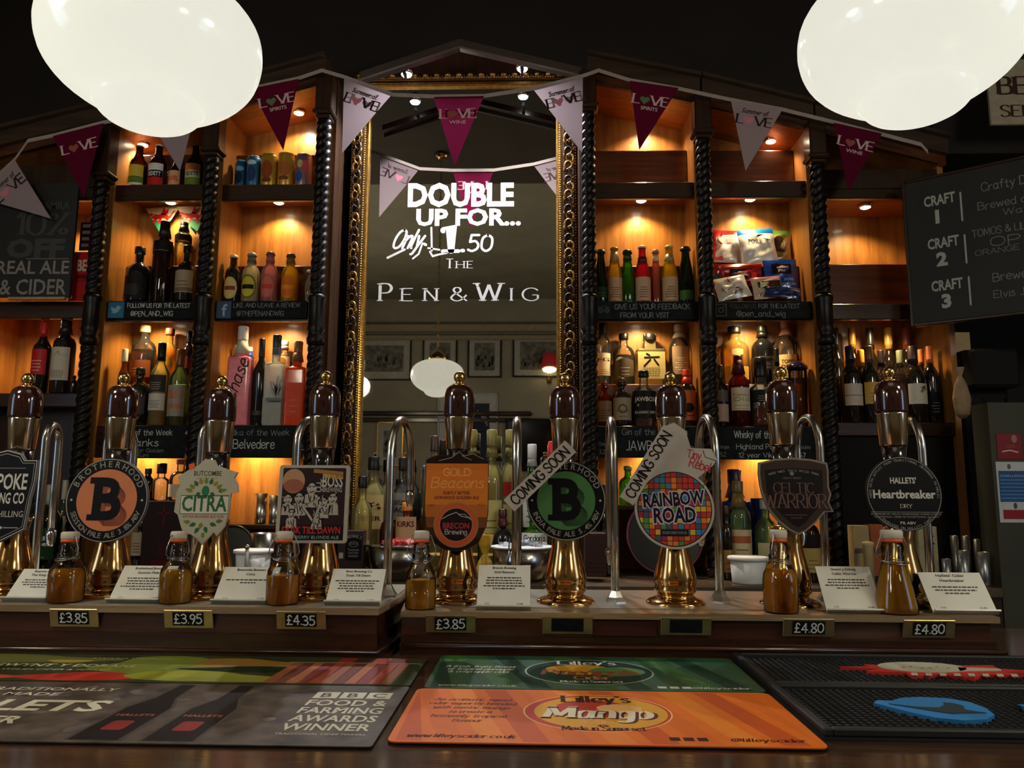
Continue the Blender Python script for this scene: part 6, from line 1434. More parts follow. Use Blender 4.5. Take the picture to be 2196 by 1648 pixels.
# green mat
t, b, Hh = matbase('bar_mat', 'green pineapple cider bar mat behind the orange one', -.168, .343, 1.194, 1.422, .004, ink(44, 86, 58, .35, .4))
stripes(b, Hh, [(60, 104, 58), (30, 60, 44), (48, 90, 70)], 12, 130, K[0], 66); b.disc(55, 395, 44, 48, K[1], ink(70, 120, 50, .35, .4), 24)
b.disc(500, 225, 206, 170, K[1], ink(150, 160, 130), 56); b.disc(500, 225, 200, 164, K[2], ink(26, 56, 44, .35, .4), 56); b.disc(470, 250, 110, 70, K[3], ink(214, 150, 40, .35, .4), 28); b.disc(590, 230, 90, 60, K[3] - .1, ink(80, 120, 60), 28)
wh = ink(206, 206, 186)
b.hand("Lilley's", 500, 320, 52, K[6], wh, .18, 'c', 'serif', 190); b.hand('Pineapple', 500, 180, 66, K[6], ink(130, 66, 30), .22, 'c', 'serif', 300, shear=.15); b.hand('Cider', 505, 122, 44, K[6], ink(190, 120, 60), .16, 'c', 'serif', 110); b.hand('Made in Somerset', 500, 84, 24, K[6], wh, .16, 'c', 'serif', 190)
for k, s in enumerate(['A fresh, fruity flavour', 'of tropical pineapple', '& crisp apple cider.']): b.hand(s, 150, 265 - 36 * k, 26, K[6], wh, .16, 'c', 'serif', [230, 210, 200][k], shear=.2)
b.hand('www.lilleyscider.co.uk', 40, 24, 20, K[6], wh, .18, 'l', 'serif', 230, shear=.2); b.hand('@lilleyscider', 960, 26, 20, K[6], wh, .18, 'r', 'serif', 170, shear=.2)
for k in range(3): b.rect(690 + 36 * k, 716 + 36 * k, 26, 48, K[6], wh)
b.build('print', t)
# grey award mat (front left)
XW = -1.20
t, b, Hh = matbase('bar_mat', 'grey cider bar mat with bottle pictures and award lettering', XW, -.190, .930, 1.204, .003, mat('grey_mat_print', C(78, 66, 56), .45, var=.7, scale=26, spec=.3), .006)
P = lambda x: (x - XW) / (-.190 - XW) * 1000
MT = mat('grey_mat_mottle', C(98, 88, 84), .45, var=.5, scale=30); random.seed(8)
for k in range(26):
    cx, cz = random.uniform(400, 985), random.uniform(20, Hh - 20); b.flat(ell(cx, cz, random.uniform(8, 14), random.uniform(5, 12), 9), K[0] - .002 * k, MT)
wh = ink(206, 196, 168)
b.text('HALLETS', P(-.585), 122, 70, K[4], wh, 'r', .03, w=300, shear=.0); b.text('CIDER', P(-.66), 66, 42, K[4], wh, 'r', .03, w=110); b.text('TRADITIONALLY', P(-.615), 222, 22, K[4], wh, 'r', .01, w=200); b.text('MADE', P(-.685), 194, 22, K[4], wh, 'r', .01, w=80)
BTL = [(-30, -10), (30, -10), (30, 130), (14, 178), (11, 250), (-11, 250), (-14, 178), (-30, 130)]
for cx in (P(-.525), P(-.435)):
    b.flat([(cx + u * 1.15, max(8, 14 + v)) for u, v in BTL], K[1], ink(70, 60, 54)); b.flat([(cx + u, max(9, 12 + v)) for u, v in BTL], K[2], ink(28, 20, 18)); b.flat(rrect(cx - 14, cx + 14, 46, 84, 6), K[3], ink(140, 30, 28)); b.text('HALLETS', cx, 104, 13, K[3], ink(170, 90, 60), 'c', .02, w=50)
ax = P(-.262)
for k, ch in enumerate('BBC'): b.rect(ax - 56 + 38 * k, ax - 22 + 38 * k, 200, 232, K[3], wh); b.text(ch, ax - 39 + 38 * k, 206, 30, K[4], ink(60, 50, 44), 'c', .02)
for k, (s, w_) in enumerate((('FOOD &', 112), ('FARMING', 112), ('AWARDS', 112), ('WINNER', 112))): b.text(s, ax, 164 - 36 * k, 38, K[4], wh, 'c', .02, w=w_)
b.text('TRADITIONAL CIDER MAKERS', ax, 38, 9, K[4], wh, 'c', w=110); b.build('print', t)
# colourful mat (back left)
t, b, Hh = matbase('bar_mat', 'long colourful mat with orchard greens and red barrel wood', XW, -.191, 1.210, 1.396, .003, mat('orchard_mat_print', C(52, 60, 30), .4, var=.5, scale=9, spec=.3), .004)
random.seed(5)
def blob(x, z, rx, rz, c, k): b.flat([(min(998, max(2, x + rx * (1 + .25 * sin(3 * a + x)) * cos(a))), min(Hh - 2, max(2, z + rz * (1 + .2 * cos(2 * a + x)) * sin(a)))) for a in [2 * pi * i / 20 for i in range(20)]], K[k] - .05 * random.random(), ink(*c, .4, .4))
for x, z, rx, rz, c, k in ((P(-.62), 110, 120, 60, (120, 130, 40), 0), (P(-.55), 40, 130, 28, (150, 150, 40), 1), (P(-.5), 130, 90, 34, (150, 110, 40), 1), (P(-.46), 90, 110, 18, (24, 40, 20), 2), (P(-.95), 150, 200, 30, (110, 110, 50), 0), (P(-.98), 90, 160, 20, (30, 46, 26), 1), (P(-.95), 26, 120, 24, (206, 70, 44), 2), (P(-.72), 28, 90, 26, (190, 44, 30), 2), (P(-.92), 24, 50, 12, (230, 130, 90), 3), (P(-.80), 130, 36, 14, (190, 160, 70), 3), (P(-.44), 22, 150, 16, (140, 140, 50), 2)): blob(x, z, rx, rz, c, k)
for k in range(11):
    x0 = P(-.42) + k * 18; c = [(150, 84, 50), (110, 50, 34), (170, 96, 60), (130, 40, 34), (166, 70, 46)][k % 5]
    b.flat([(x0, 4), (x0 + 17, 4), (x0 + 24, Hh - 46), (x0 + 8, Hh - 46)], K[4], ink(*c, .4, .4))
for k in range(4): b.flat([(P(-.34) + 30 * k, Hh - 42), (P(-.34) + 30 * k + 26, Hh - 42), (P(-.34) + 30 * k + 30, Hh - 6), (P(-.34) + 30 * k + 2, Hh - 6)], K[4], ink(*[(150, 40, 36), (60, 40, 30), (176, 60, 44), (120, 30, 34)][k], .4, .4))
b.ribbon([(P(-.42), Hh - 42), (996, Hh - 42)], 3, K[5], ink(190, 150, 130)); b.text('GWYNT Y DDRAIG', P(-.79), 92, 26, K[5], ink(190, 180, 130), 'c', .02, w=240); b.text('WELSH CIDER & PERRY', P(-.79), 66, 14, K[5], ink(190, 180, 130), 'c', w=170); b.text('AWARD WINNING', P(-.70), 150, 14, K[5], ink(190, 180, 130), 'c', w=150); b.build('print', t)
# rubber mats
RUB = mat('black_rubber', (.012, .012, .012), .55, spec=.4)
def rubber(label, x0, x1, y0, y1, art):
    z0 = ZB + .0004; t = T('rubber_mat', label, 'bar mat', ((x0 + x1) / 2, (y0 + y1) / 2, z0), 'rubber spill mats')
    b = MB(); b.box(x0, x1, y0, y1, z0, z0 + .004, RUB)
    for (p, q, r, s2) in ((x0, x0 + .012, y0, y1), (x1 - .012, x1, y0, y1), (x0 + .012, x1 - .012, y0, y0 + .012), (x0 + .012, x1 - .012, y1 - .012, y1)): b.box(p, q, r, s2, z0 + .004, z0 + .014, RUB, .002)
    d = .0105
    for i in range(int((x1 - x0 - .03) / d)):
        for j in range(int((y1 - y0 - .03) / d)):
            x, y = x0 + .018 + i * d, y0 + .018 + j * d; h = .0033
            v = [(x - h, y - h, z0 + .004), (x + h, y - h, z0 + .004), (x + h, y + h, z0 + .004), (x - h, y + h, z0 + .004), (x - h * .8, y - h * .8, z0 + .0105), (x + h * .8, y - h * .8, z0 + .0105), (x + h * .8, y + h * .8, z0 + .0105), (x - h * .8, y + h * .8, z0 + .0105)]
            b.add(v, [(4, 5, 6, 7), (0, 1, 5, 4), (1, 2, 6, 5), (2, 3, 7, 6), (3, 0, 4, 7)], RUB)
    b.build('mat', t)
    b = MB(); b.M = Matrix.Translation((x0, y0, z0 + .014)) @ Matrix.Rotation(radians(-90), 4, 'X') @ Matrix.Scale(.001, 4); art(b); b.build('raised_logo', t)
def r1(b):
    bl, dkb = ink(48, 124, 186, .5), ink(40, 60, 64, .5)
    E_ = [(110, 118), (122, 132), (140, 130), (160, 146), (190, 152), (225, 146), (245, 128), (250, 100), (244, 70), (222, 48), (190, 42), (160, 52), (138, 76)]
    b.prism(E_, 0, 10, bl); b.prism([(128, 112), (160, 98), (186, 96), (200, 108), (206, 122), (218, 118), (224, 106), (216, 88), (236, 74), (206, 72), (190, 68), (168, 82)], -1, 0, dkb)
    for ch, x in (('B', 300), ('E', 352), ('E', 400), ('R', 448)):
        v, f, a, c = text_mesh(ch, .06); n = len(v)
        k = 92
        b.add([(x + p * k, -1, 48 + q * k) for p, q in v], f, bl); b.add([(x + p * k, -.5, 48 + q * k) for p, q in v], f, bl)
        b.box(x + 4, x + 44, 0, 10, 50, 112, bl)
def r2(b):
    rd, wh_ = ink(196, 50, 44, .5), ink(186, 182, 160, .5)
    S_ = [(150, 110), (200, 112), (196, 128), (236, 124), (250, 140), (290, 132), (330, 146), (350, 128), (410, 134), (404, 110), (450, 96), (400, 84), (420, 62), (360, 66), (330, 44), (290, 62), (236, 48), (240, 74), (180, 80), (206, 96)]
    b.prism(S_, 0, 10, rd); b.prism(ell(282, 110, 70, 36, 28), -1, 0, wh_); b.prism([(330, 84), (400, 92), (404, 106), (340, 110)], -1, 0, wh_)
    for k in range(6): b.flat(ell(250 + 14 * k, 104 + 6 * sin(k * 2), 2.5, 2.5, 8), -1.2, ink(60, 30, 30))
    for k in range(9): b.prism([(236 + 22 * k, 48), (246 + 22 * k, 48), (254 + 22 * k, 66), (244 + 22 * k, 66)], -1.4, -1, wh_)
rubber('black rubber spill mat with a raised blue bird logo, front one', .350, 1.0, .988, 1.210, r1)
rubber('black rubber spill mat with a raised red and cream logo, back one', .350, 1.0, 1.214, 1.428, r2)
# ================================================================== bunting
YBU = 2.88
t = T('bunting', 'string of white and maroon love pennants strung across the shelves', 'bunting', at(1000, 200, YBU))
STR = mat('bunting_tape', (.34, .28, .25), .7); WF = cloth('white_pennant', C(164, 146, 152)); WFT = mat('pink_heart', C(206, 120, 140), .7); MRN = cloth('maroon_pennant', C(96, 20, 48)); MRL = mat('pale_maroon_pennant', C(120, 50, 66), .6, var=.08)
SP = [(-75, 440), (32, 342), (60, 302), (113, 291), (220, 263), (315, 245), (420, 240), (538, 190), (640, 168), (690, 151), (738, 165), (843, 203), (930, 207), (1038, 206), (1143, 190), (1250, 163), (1284, 151), (1350, 172), (1455, 190), (1567, 214), (1678, 235), (1788, 262), (1890, 288), (1975, 310), (1990, 326)]
b = MB(); W3 = [at(x, y, YBU) for x, y in SP]
v = []; 
for p in W3: v += [p + Vector((0, -.001, .008)), p + Vector((0, -.001, -.008)), p + Vector((0, .001, -.008)), p + Vector((0, .001, .008))]
b.add(v, [(4 * i + k, 4 * i + (k + 1) % 4, 4 * i + 4 + (k + 1) % 4, 4 * i + 4 + k) for i in range(len(W3) - 1) for k in range(4)], STR); b.build('tape', t)
for (A, B, P, kind, word, lab) in [
    ((32, 343), (-48, 422), (121, 472), 'w', 'Summer of', 'white pennant swung sideways at the loose end'), ((113, 292), (220, 264), (191, 428), 'm', '', 'maroon pennant over the discount blackboard'), ((315, 246), (420, 241), (394, 372), 'w', 'Summer of', 'white pennant below the first globe'), ((538, 190), (640, 169), (614, 329), 'm', 'SPIRITS', 'maroon pennant over the cans'),
    ((738, 166), (843, 204), (740, 336), 'w', 'Summer of', 'white pennant overlapping the mirror frame'), ((930, 208), (1038, 207), (977, 364), 'm', 'WINE', 'maroon pennant in front of the mirror'), ((1143, 191), (1250, 164), (1247, 336), 'w', 'Summer of', 'white pennant over the gilt frame'), ((1350, 173), (1455, 191), (1368, 331), 'm', 'SPIRITS', 'maroon pennant over the coloured bottles'),
    ((1567, 215), (1678, 236), (1593, 376), 'w', 'Summer of', 'white pennant over the crisps'), ((1788, 263), (1890, 289), (1811, 420), 'm', 'WINE', 'dim maroon pennant at the far end')]:
    c = A; f0 = FRM(A[0], A[1], YBU - .003); b = MB(); b.M = f0
    x1, z1, xp, zp = B[0] - A[0], A[1] - B[1], P[0] - A[0], A[1] - P[1]
    if kind == 'w' and A[0] == 32: q = [(0, 0), (x1, z1), (xp, zp)]
    else: q = [(0, 0), (x1, z1), (xp, zp)]
    # slightly curled cloth
    N = 8; vv = []; ff = []
    for i in range(N + 1):
        k = i / N
        l = Vector((xp * k, zp * k)); r = Vector((x1 + (xp - x1) * k, z1 + (zp - z1) * k))
        for j in range(5):
            u = j / 4; p = l + (r - l) * u; vv.append((p.x, -2.2 * sin(pi * k) * (1 - k) - 1.2 * sin(pi * u) * k, p.y))
    for i in range(N):
        for j in range(4): ff.append((i * 5 + j, i * 5 + j + 1, (i + 1) * 5 + j + 1, (i + 1) * 5 + j))
    b.add(vv, ff, WF if kind == 'w' else MRN, True); o = b.build('pennant', t); o['label'] = lab
    den = x1 * zp - xp * z1
    def onflag(p):
        x, z = p[0], p[2]; k = (x1 * z - x * z1) / den; w_b = (x * zp - xp * z) / den; u = w_b / max(.02, 1 - k)
        k = min(1, max(0, k)); u = min(1, max(0, u))
        return (x, p[1] - 2.2 * sin(pi * k) * (1 - k) - 1.2 * sin(pi * u) * k, z)
    b = MB(); b.M = f0; b.fn = onflag; a = atan2(z1, x1) if A[0] != 32 else atan2(-z1, -x1)
    if A[0] == 32: cx, cz = x1 * .5 + .28 * (xp - x1 * .5), z1 * .5 + .28 * (zp - z1 * .5)
    else: cx, cz = x1 * .5 + .26 * (xp - x1 * .5), z1 * .5 + .26 * (zp - z1 * .5)
    tx = ink(48, 30, 36) if kind == 'w' else ink(206, 176, 176); y = -5
    for sg, y in ((1, -.35), (-1, .35)) if A[0] in (738, 930, 1143) else ((1, -.35),):
        R = lambda u, w_: (cx + u * cos(a) - w_ * sin(a), cz + u * sin(a) + w_ * cos(a))
        M1 = b.M
        if sg < 0:
            MF = Matrix.Translation((cx, 0, cz)) @ Matrix.Rotation(-a, 4, 'Y') @ Matrix.Scale(-1, 4, (1, 0, 0)) @ Matrix.Rotation(a, 4, 'Y') @ Matrix.Translation((-cx, 0, -cz))
            b.fn = lambda p: onflag(MF @ Vector(p))
        else: b.fn = onflag
        for ch, u, w_ in (('L', -37, 15), ('V', 1, 21), ('E', 24, 15)):
            X, Z = R(u, -9); b.hand(ch, X, Z, 21, y, tx, .22, 'l', 'serif', w_, rot=a)
        hx, hz = R(-12, 0); hp = heart(0, 0, 21); b.flat([(hx + p * cos(a) - q_ * sin(a), hz + p * sin(a) + q_ * cos(a)) for p, q_ in hp], y, WFT if kind == 'w' else (ink(90, 120, 80) if word == 'SPIRITS' else ink(150, 80, 70)))
        if word:
            X, Z = R(0, 16 if kind == 'w' else -22); b.text(word, X, Z, 16 if kind == 'w' else 11, y, tx, 'c', .02, shear=.25 if kind == 'w' else 0, w=58 if kind == 'w' else 36, rot=a)
        b.M = M1
    l_ = b.build('lettering', o)

# ================================================================== standing on the back counter
def zt_(py, Y): return at(1150, py, Y).z
Zc = ZCT
gC = 'bottles on the back counter'
bottle(799, 980, 58, 3.09, Zc, 'spirit', 'straw', BLK, 'pale spirit bottle with black cap and cream label beside the mirror frame', (.36, .66, (206, 180, 120), words([('1B', .55, .24, (60, 36, 24), ''), ('BEER', .25, .13, (60, 36, 24), '')], 3)), None, group=gC)
bottle(775, 1022, 44, 2.86, Zc, 'spirit', 'straw', BLK, 'short pale bottle with black pourer, in front of the gilt frame foot', (.1, .36, (190, 176, 110), lines((110, 100, 50), 2, 1)), None, group=gC)
bottle(862, 982, 46, 3.12, Zc, 'spirit', 'clear', BLK, 'clear whisky bottle with black cap and grey label behind the tall swan neck', [(.44, .68, (150, 144, 138), words([('GENTLEMAN', .55, .18, (40, 36, 34), ''), ('JACK', .28, .2, (40, 36, 34), '')], 1))], None, 'amber', .44, group=gC)
bottle(930, 935, 46, 3.10, Zc, 'spirit', 'straw', (60, 40, 30), 'pale bottle with dark stopper hidden behind the mountain clip', None, group=gC)
bottle(1013, 922, 36, 3.14, Zc, 'spirit', 'straw', (126, 116, 60), 'pale bottle with olive cap just behind the fifth pump handle', None, (.80, .88, (120, 110, 56)), group=gC)
bottle(1054, 922, 50, 3.04, Zc, 'spirit', 'straw', (132, 122, 64), 'pale bottle with olive cap standing clear of the mountain clip', [(.22, .5, (206, 192, 120), lines((120, 100, 40), 3, 3))], (.80, .88, (126, 116, 60)), group=gC)
bottle(1094, 922, 46, 3.14, Zc, 'spirit', 'straw', (132, 122, 64), 'pale bottle with olive cap and red label square behind the straight swan neck', [(.52, .62, (170, 40, 36), None, .7), (.2, .46, (200, 186, 120), lines((120, 100, 40), 3, 6))], (.80, .88, (126, 116, 60)), group=gC)
bottle(1141, 953, 44, 3.12, Zc, 'spirit', 'green', (190, 190, 186), 'green gin bottle with silver cap in front of the blank screen reflection', [(.34, .6, (206, 204, 196), lines((40, 80, 50), 3, 3))], (.82, .9, (180, 180, 176)), group=gC)
bottle(1185, 947, 40, 3.13, Zc, 'spirit', 'clear', (186, 30, 36), 'bottle with red cap behind the slanting coming soon strip', None, (.80, .9, (186, 30, 36)), group=gC)
bottle(1078, 1092, 42, 2.96, Zc, 'round', 'dark', (60, 20, 18), 'round shouldered dark bottle with red neck by the steel bucket', None, (.74, .9, (80, 24, 20)), group=gC)
bottle(1146, 1096, 60, 2.975, Zc, 'round', 'green', (40, 100, 50), 'green flat gin bottle with a white script label', [(.48, .66, (206, 204, 196), words([("Gordon's", .3, .5, (40, 60, 50), 'hand')]))], None, group=gC)
bottle(872, 1078, 48, 2.97, Zc, 'spirit', 'amber', (240, 150, 40), 'amber bottle with an orange ball stopper and cream label', (.3, .8, (206, 170, 130), words([('KIRKS', .72, .16, (50, 24, 20), '')], 4, 3)), None, group=gC)
bottle(830, 1080, 32, 2.98, Zc, 'spirit', 'deepred', (60, 20, 16), 'dark red bottle behind the leg of the tall swan neck', None, group=gC)
bottle(75, 1036, 56, 2.86, Zc, 'wine', 'dark', BLK, 'tall dark bottle behind the first clip', None, None, group=gC)
bottle(104, 1040, 50, 2.80, Zc, 'wine', 'dgreen', (170, 166, 150), 'green bottle with white lettering beside the first swan neck', [(.18, .52, (26, 52, 28), words([('little', .62, .14, (206, 214, 200), ''), ('green', .44, .15, (206, 214, 200), ''), ], 1, 1, (150, 190, 110)))], (.78, .95, (176, 172, 150)), group=gC)
bottle(133, 1030, 30, 2.98, Zc, 'wine', 'lgreen', (190, 186, 170), 'pale green bottle just behind the first swan neck', [(.4, .6, (190, 186, 160), None)], group=gC)
bottle(300, 1120, 34, 2.90, Zc, 'spirit', 'dark', BLK, 'dark bottle with a cream label beside the stag box', [(.35, .8, (176, 160, 130), lines((110, 40, 30), 4, 4))], group=gC)
bottle(1578, 1007, 62, 3.08, Zc, 'square', 'blue', (40, 30, 60), 'square blue glass gin bottle in the low bay under the whisky strip', None, (.72, .84, (60, 70, 110)), group=gC)
bottle(1585, 1032, 50, 2.90, Zc, 'spirit', 'lgreen', (110, 84, 40), 'pale green whiskey bottle with gold neck foil and cream label', [(.10, .50, (180, 166, 130), lines((110, 60, 36), 3, 3, (150, 80, 50)))], (.70, .88, (120, 92, 44)), group=gC)
bottle(1560, 1085, 22, 2.86, Zc, 'spirit', 'dark', (60, 40, 30), 'brown bottle tucked behind the swan neck of the rainbow pump', [(.1, .4, (150, 110, 60), lines((60, 30, 20), 2, 3))], group=gC)
bottle(1643, 1072, 46, 2.88, Zc, 'spirit', 'lgreen', (150, 150, 140), 'pale green bottle with cream label behind the dark shield clip', [(.10, .46, (176, 166, 130), lines((60, 80, 50), 3, 8))], group=gC)
bottle(1735, 1085, 44, 2.84, Zc, 'spirit', 'brown', BLK, 'brown bottle with a yellow and black label below the dark shield clip', [(.12, .44, (170, 146, 80), lines((90, 70, 30), 3, 2)), (.46, .62, (30, 22, 20), None)], group=gC)
bottle(1347, 1000, 40, 3.10, SHELF['R1'][3][0], 'round', 'green', (60, 120, 40), 'bright green melon liqueur bottle in the low bay under the gin strip', None, group=gC)
bottle(1300, 1040, 30, 2.98, Zc, 'spirit', 'dark', BLK, 'narrow dark bottle between the green and rainbow roundels', [(.2, .5, (60, 50, 44), lines((120, 110, 100), 3, 2))], group=gC)
bottle(1392, 1004, 36, 3.12, SHELF['R1'][3][0], 'spirit', 'yellow', (170, 150, 60), 'yellow lime cordial bottle glowing behind the slanted strip', None, group=gC)
zl1 = SHELF['L1'][3][0]
bottle(386, 986, 44, 3.12, zl1, 'round', 'clear', (206, 190, 160), 'round white glowing bottle on the low shelf of the rum bay', [(.1, .4, (214, 200, 170), None)], group=gC)
bottle(345, 994, 34, 3.14, zl1, 'decant', 'clear', BLK, 'small clear decanter on the low shelf of the rum bay', None, group=gC)
bottle(316, 1005, 24, 3.10, zl1, 'slim', 'dark', BLK, 'small dark bottle on the low shelf of the rum bay', None, group=gC)
# blue tumbler
def lathe_thing(name, label, cat, px, Y, z0, prof, m, group=None, part='body', seg=28, extra=None):
    x = at(px, 1100, Y).x; t = T(name, label, cat, (x, Y, z0), group); s = wpx(1, Y)
    b = MB(); b.lathe([(r * s, z0 + h * s) for r, h in prof], m, seg, cx=x, cy=Y); b.build(part, t)
    if extra: extra(t, x, s)
    return t
cup = lambda r, h, t_=1.2: [(r * .8, 0), (r * .86, 2), (r, h), (r - t_, h), (r * .8, 4), (.1, 4)]
lathe_thing('blue_tumbler', 'cobalt blue glass tumbler beside the square blue bottle', 'glass', 1628, 2.98, Zc, cup(17, 160), G['blue'])
# steel shakers on the low shelf of the vodka bay and counter
zl2 = SHELF['L2'][3][0] + .0008
for px, w, top, l in ((559, 28, 1062, 'steel cocktail tin on the low shelf, in front of the glowing panel'), (590, 28, 1066, 'steel cocktail tin on the low shelf, half behind the comic clip')):
    Y = 3.10; h = (zt_(top, Y) - zl2) / wpx(1, Y); lathe_thing('cocktail_tin', l, 'cocktail shaker', px, Y, zl2, cup(w / 2, h), STEEL, 'cocktail tins')
lathe_thing('steel_pot', 'wide steel pot behind the white lidded tub', 'pot', 568, 2.90, Zc, cup(26, 60 + 26), STEEL)
def tub(px, w, top, Y, label, spoon=False):
    h = (zt_(top, Y) - Zc) / wpx(1, Y)
    def ex(t, x, s):
        r = w / 2
        b = MB(); b.lathe([((r + 1) * s, Zc + (h - 8) * s), ((r + 5) * s, Zc + (h - 7) * s), ((r + 5) * s, Zc + (h - 1) * s), ((r + 2) * s, Zc + h * s), (.1 * s, Zc + h * s)], WHITE, 32, cx=x, cy=Y); b.build('lid', t)
        if spoon: b = MB(); b.tube([(x + 2 * s, Y - (r + 8) * s, Zc + 4 * s), (x + 2 * s, Y - (r + 7) * s, Zc + (h + 2) * s)], 4 * s, mat('grey_spoon_handle', (.35, .33, .29), .4), 8); b.lathe([(3 * s, Zc + (h + 2) * s), (6 * s, Zc + (h + 6) * s), (5 * s, Zc + (h + 11) * s), (.5 * s, Zc + (h + 13) * s)], STEEL, 12, cx=x + 2 * s, cy=Y - (r + 7) * s); b.build('scoop', t)
    lathe_thing('plastic_tub', label, 'tub', px, Y, Zc, [(w / 2 - 5, 0), (w / 2 - 3, 3), (w / 2, h - 6)], WHITE, 'white plastic tubs', 'body', 32, ex)
tub(548, 72, 1183, 2.78, 'white lidded plastic tub with a scoop handle, behind the station', True)
tub(1600, 72, 1190, 2.76, 'white plastic tub standing alone on the back counter')
# round black trays
def tray(px, py, r, Y, lean, label, rim):
    c = at(px, py, Y); t = T('round_tray', label, 'tray', (c.x, Y, Zc), 'round black trays'); s = wpx(1, Y) * r
    M0 = Matrix.Translation((c.x, Y, Zc + s * cos(radians(lean)) + .004)) @ Matrix.Rotation(radians(-lean), 4, 'X')
    b = MB(); b.M = M0; b.prism(ell(0, 0, s, s, 48), -.006, .006, BLK); b.build('tray', t)
    b = MB(); b.M = M0; b.tube([(s * .98 * cos(a), -.008, s * .98 * sin(a)) for a in [2 * pi * k / 48 for k in range(48)]], .005, rim, 8, True); b.build('rim', t)
tray(498, 1150, 48, 2.96, 10, 'round black tray leaning behind the hop shaped clip', BLK)
tray(1425, 1140, 80, 2.98, 10, 'large round black tray with a dull pink rim behind the rainbow roundel', mat('dull_pink_rim', (.16, .02, .05), .4))
# steel buckets with ice
def bucket(px, r, top, Y, label, rimc, ice):
    h = (zt_(top, Y) - Zc) / wpx(1, Y)
    def ex(t, x, s):
        b = MB(); b.lathe([((r - 1) * s, Zc + (h - 3) * s), ((r + 5) * s, Zc + (h - 3) * s), ((r + 6) * s, Zc + h * s), ((r - 1) * s, Zc + (h + 1) * s)], rimc, 40, cx=x, cy=Y); b.build('rim', t)
        b = MB(); rnd = random.Random(px)
        for k in range(26):
            a, q = rnd.uniform(0, 6.28), rnd.uniform(0, .82) * r * s; e = rnd.uniform(.010, .016); b.M = Matrix.Translation((x + q * cos(a), Y + q * sin(a), Zc + (h - 1) * s + rnd.uniform(-.006, .004))) @ Matrix.Rotation(rnd.uniform(0, 3), 4, Vector((rnd.random(), rnd.random(), .3)).normalized()); b.box(-e, e, -e, e, -e, e, ice, .003)
        b.M = Matrix(); o = b.build('ice', t); o['kind'] = 'stuff'
    lathe_thing('ice_bucket', label, 'ice bucket', px, Y, Zc, [(r * .62, 0), (r * .8, 6), (r * .92, h * .45), (r, h), (r - 2, h), (r * .85, h * .4), (.1, h * .35)], STEEL, 'steel ice buckets', 'bowl', 40, ex)
ICE = glass('ice', (.9, .93, .95), .25, .1, (.9, .92, .95))
bucket(856, 64, 1170, 2.80, 'steel bucket with red trimmings behind the tall swan neck', CHROME, mat('red_strawberry_ice', (.45, .03, .03), .3))
bucket(1120, 62, 1172, 2.80, 'steel bucket of ice behind the card of the mountain pump', WHITE, ICE)
BZ = zt_(1172, 2.80); bx = at(1094, 1170, 2.80).x; by = 2.80 - sqrt(max(0, (wpx(62, 2.80) + .0135) ** 2 - (bx - at(1120, 1170, 2.80).x) ** 2))
t = T('tongs', 'steel ice tongs hooked over the rim of the ice bucket', 'tongs', (bx, by, BZ))
b = MB()
for q in (0, .014): b.tube([(bx + q, by + .05, BZ + .031), (bx + q, by + .03, BZ + .026), (bx + q, by + .008, BZ + .012), (bx + q * .8, by - .006, BZ + .0055), (bx + q * .6, by - .011, BZ - .02), (bx - .004 + q, by - .011, BZ - .05), (bx - .001 + q, by - .010, BZ - .058)], .0028, CHROME, 8)
b.build('prongs', t)
t = T('snack_bag', 'small yellow bag twisted shut beside the steel bucket', 'bag', at(1040, 1240, 2.74)); x = at(1040, 1200, 2.74).x; s = wpx(1, 2.74)
b = MB(); b.lathe([(18 * s, Zc), (22 * s, Zc + 14 * s), (15 * s, Zc + 40 * s), (5 * s, Zc + 56 * s), (13 * s, Zc + 74 * s), (19 * s, Zc + 96 * s)], mat('yellow_cellophane', C(206, 160, 50), .3, var=.3, scale=40, bump=.5), 14, sy=.5, cx=x, cy=2.74, smooth=False); b.build('bag', t)
# small whiskey plaque
def board(name, label, cat, px0, px1, py0, py1, Y, m, fn, th=.008, group=None, stand=True):
    cx, cy = (px0 + px1) / 2, (py0 + py1) / 2; t = T(name, label, cat, at(cx, cy, Y), group)
    b = MB(); b.M = FRM(cx, cy, Y); W2, H2 = (px1 - px0) / 2, (py1 - py0) / 2; k = th / wpx(1, Y); b.box(-W2, W2, 0, k, -H2, H2, m, .8); b.build('board', t)
    b = MB(); b.M = FRM(cx, cy, Y); fn(b, W2, H2, -.5); b.build('print', t); return t
def jk(b, W, H, y):
    w_ = ink(150, 146, 138); b.flat(rrect(-W * .86, W * .86, -H * .9, H * .9, 4), y, ink(14, 13, 14)); b.ring(0, H * .28, W * .44, W * .5, y - .4, w_, 28, q=.6)
    b.arc_text("JACK DANIEL'S", 0, -10, 32, 9, -26, 26, y - .4, w_); b.text('Old No.7', 0, H * .24, 6.5, y - .6, w_, 'c', w=14); b.text('Tennessee', 0, -H * .2, 7.5, y - .4, w_, 'c', w=24); b.text('SOUR MASH', 0, -H * .42, 6, y - .4, w_, 'c', w=22); b.text('WHISKEY', 0, -H * .66, 6.5, y - .4, w_, 'c', w=22)
t = board('bar_caddy', 'dark caddy with a black whiskey plaque beside the comic clip', 'caddy', 724, 778, 1140, 1238, 2.72, mat('dark_caddy_wood', (.02, .008, .008), .4), lambda b, W, H, y: None, .05)
for o in list(t.children):
    if o.name.startswith('print'): bpy.data.objects.remove(o)
b = MB(); b.M = FRM(758, 1176, 2.72); jk(b, 20, 29, -.6); o = b.build('plaque', t); o['label'] = 'black plaque with white whiskey lettering'
b = MB(); b.M = FRM(727, 1192, 2.72); b.rect(0, 9, -6, 6, -.5, mat('cream_ticket', (.42, .38, .26), .6)); b.build('ticket', t)
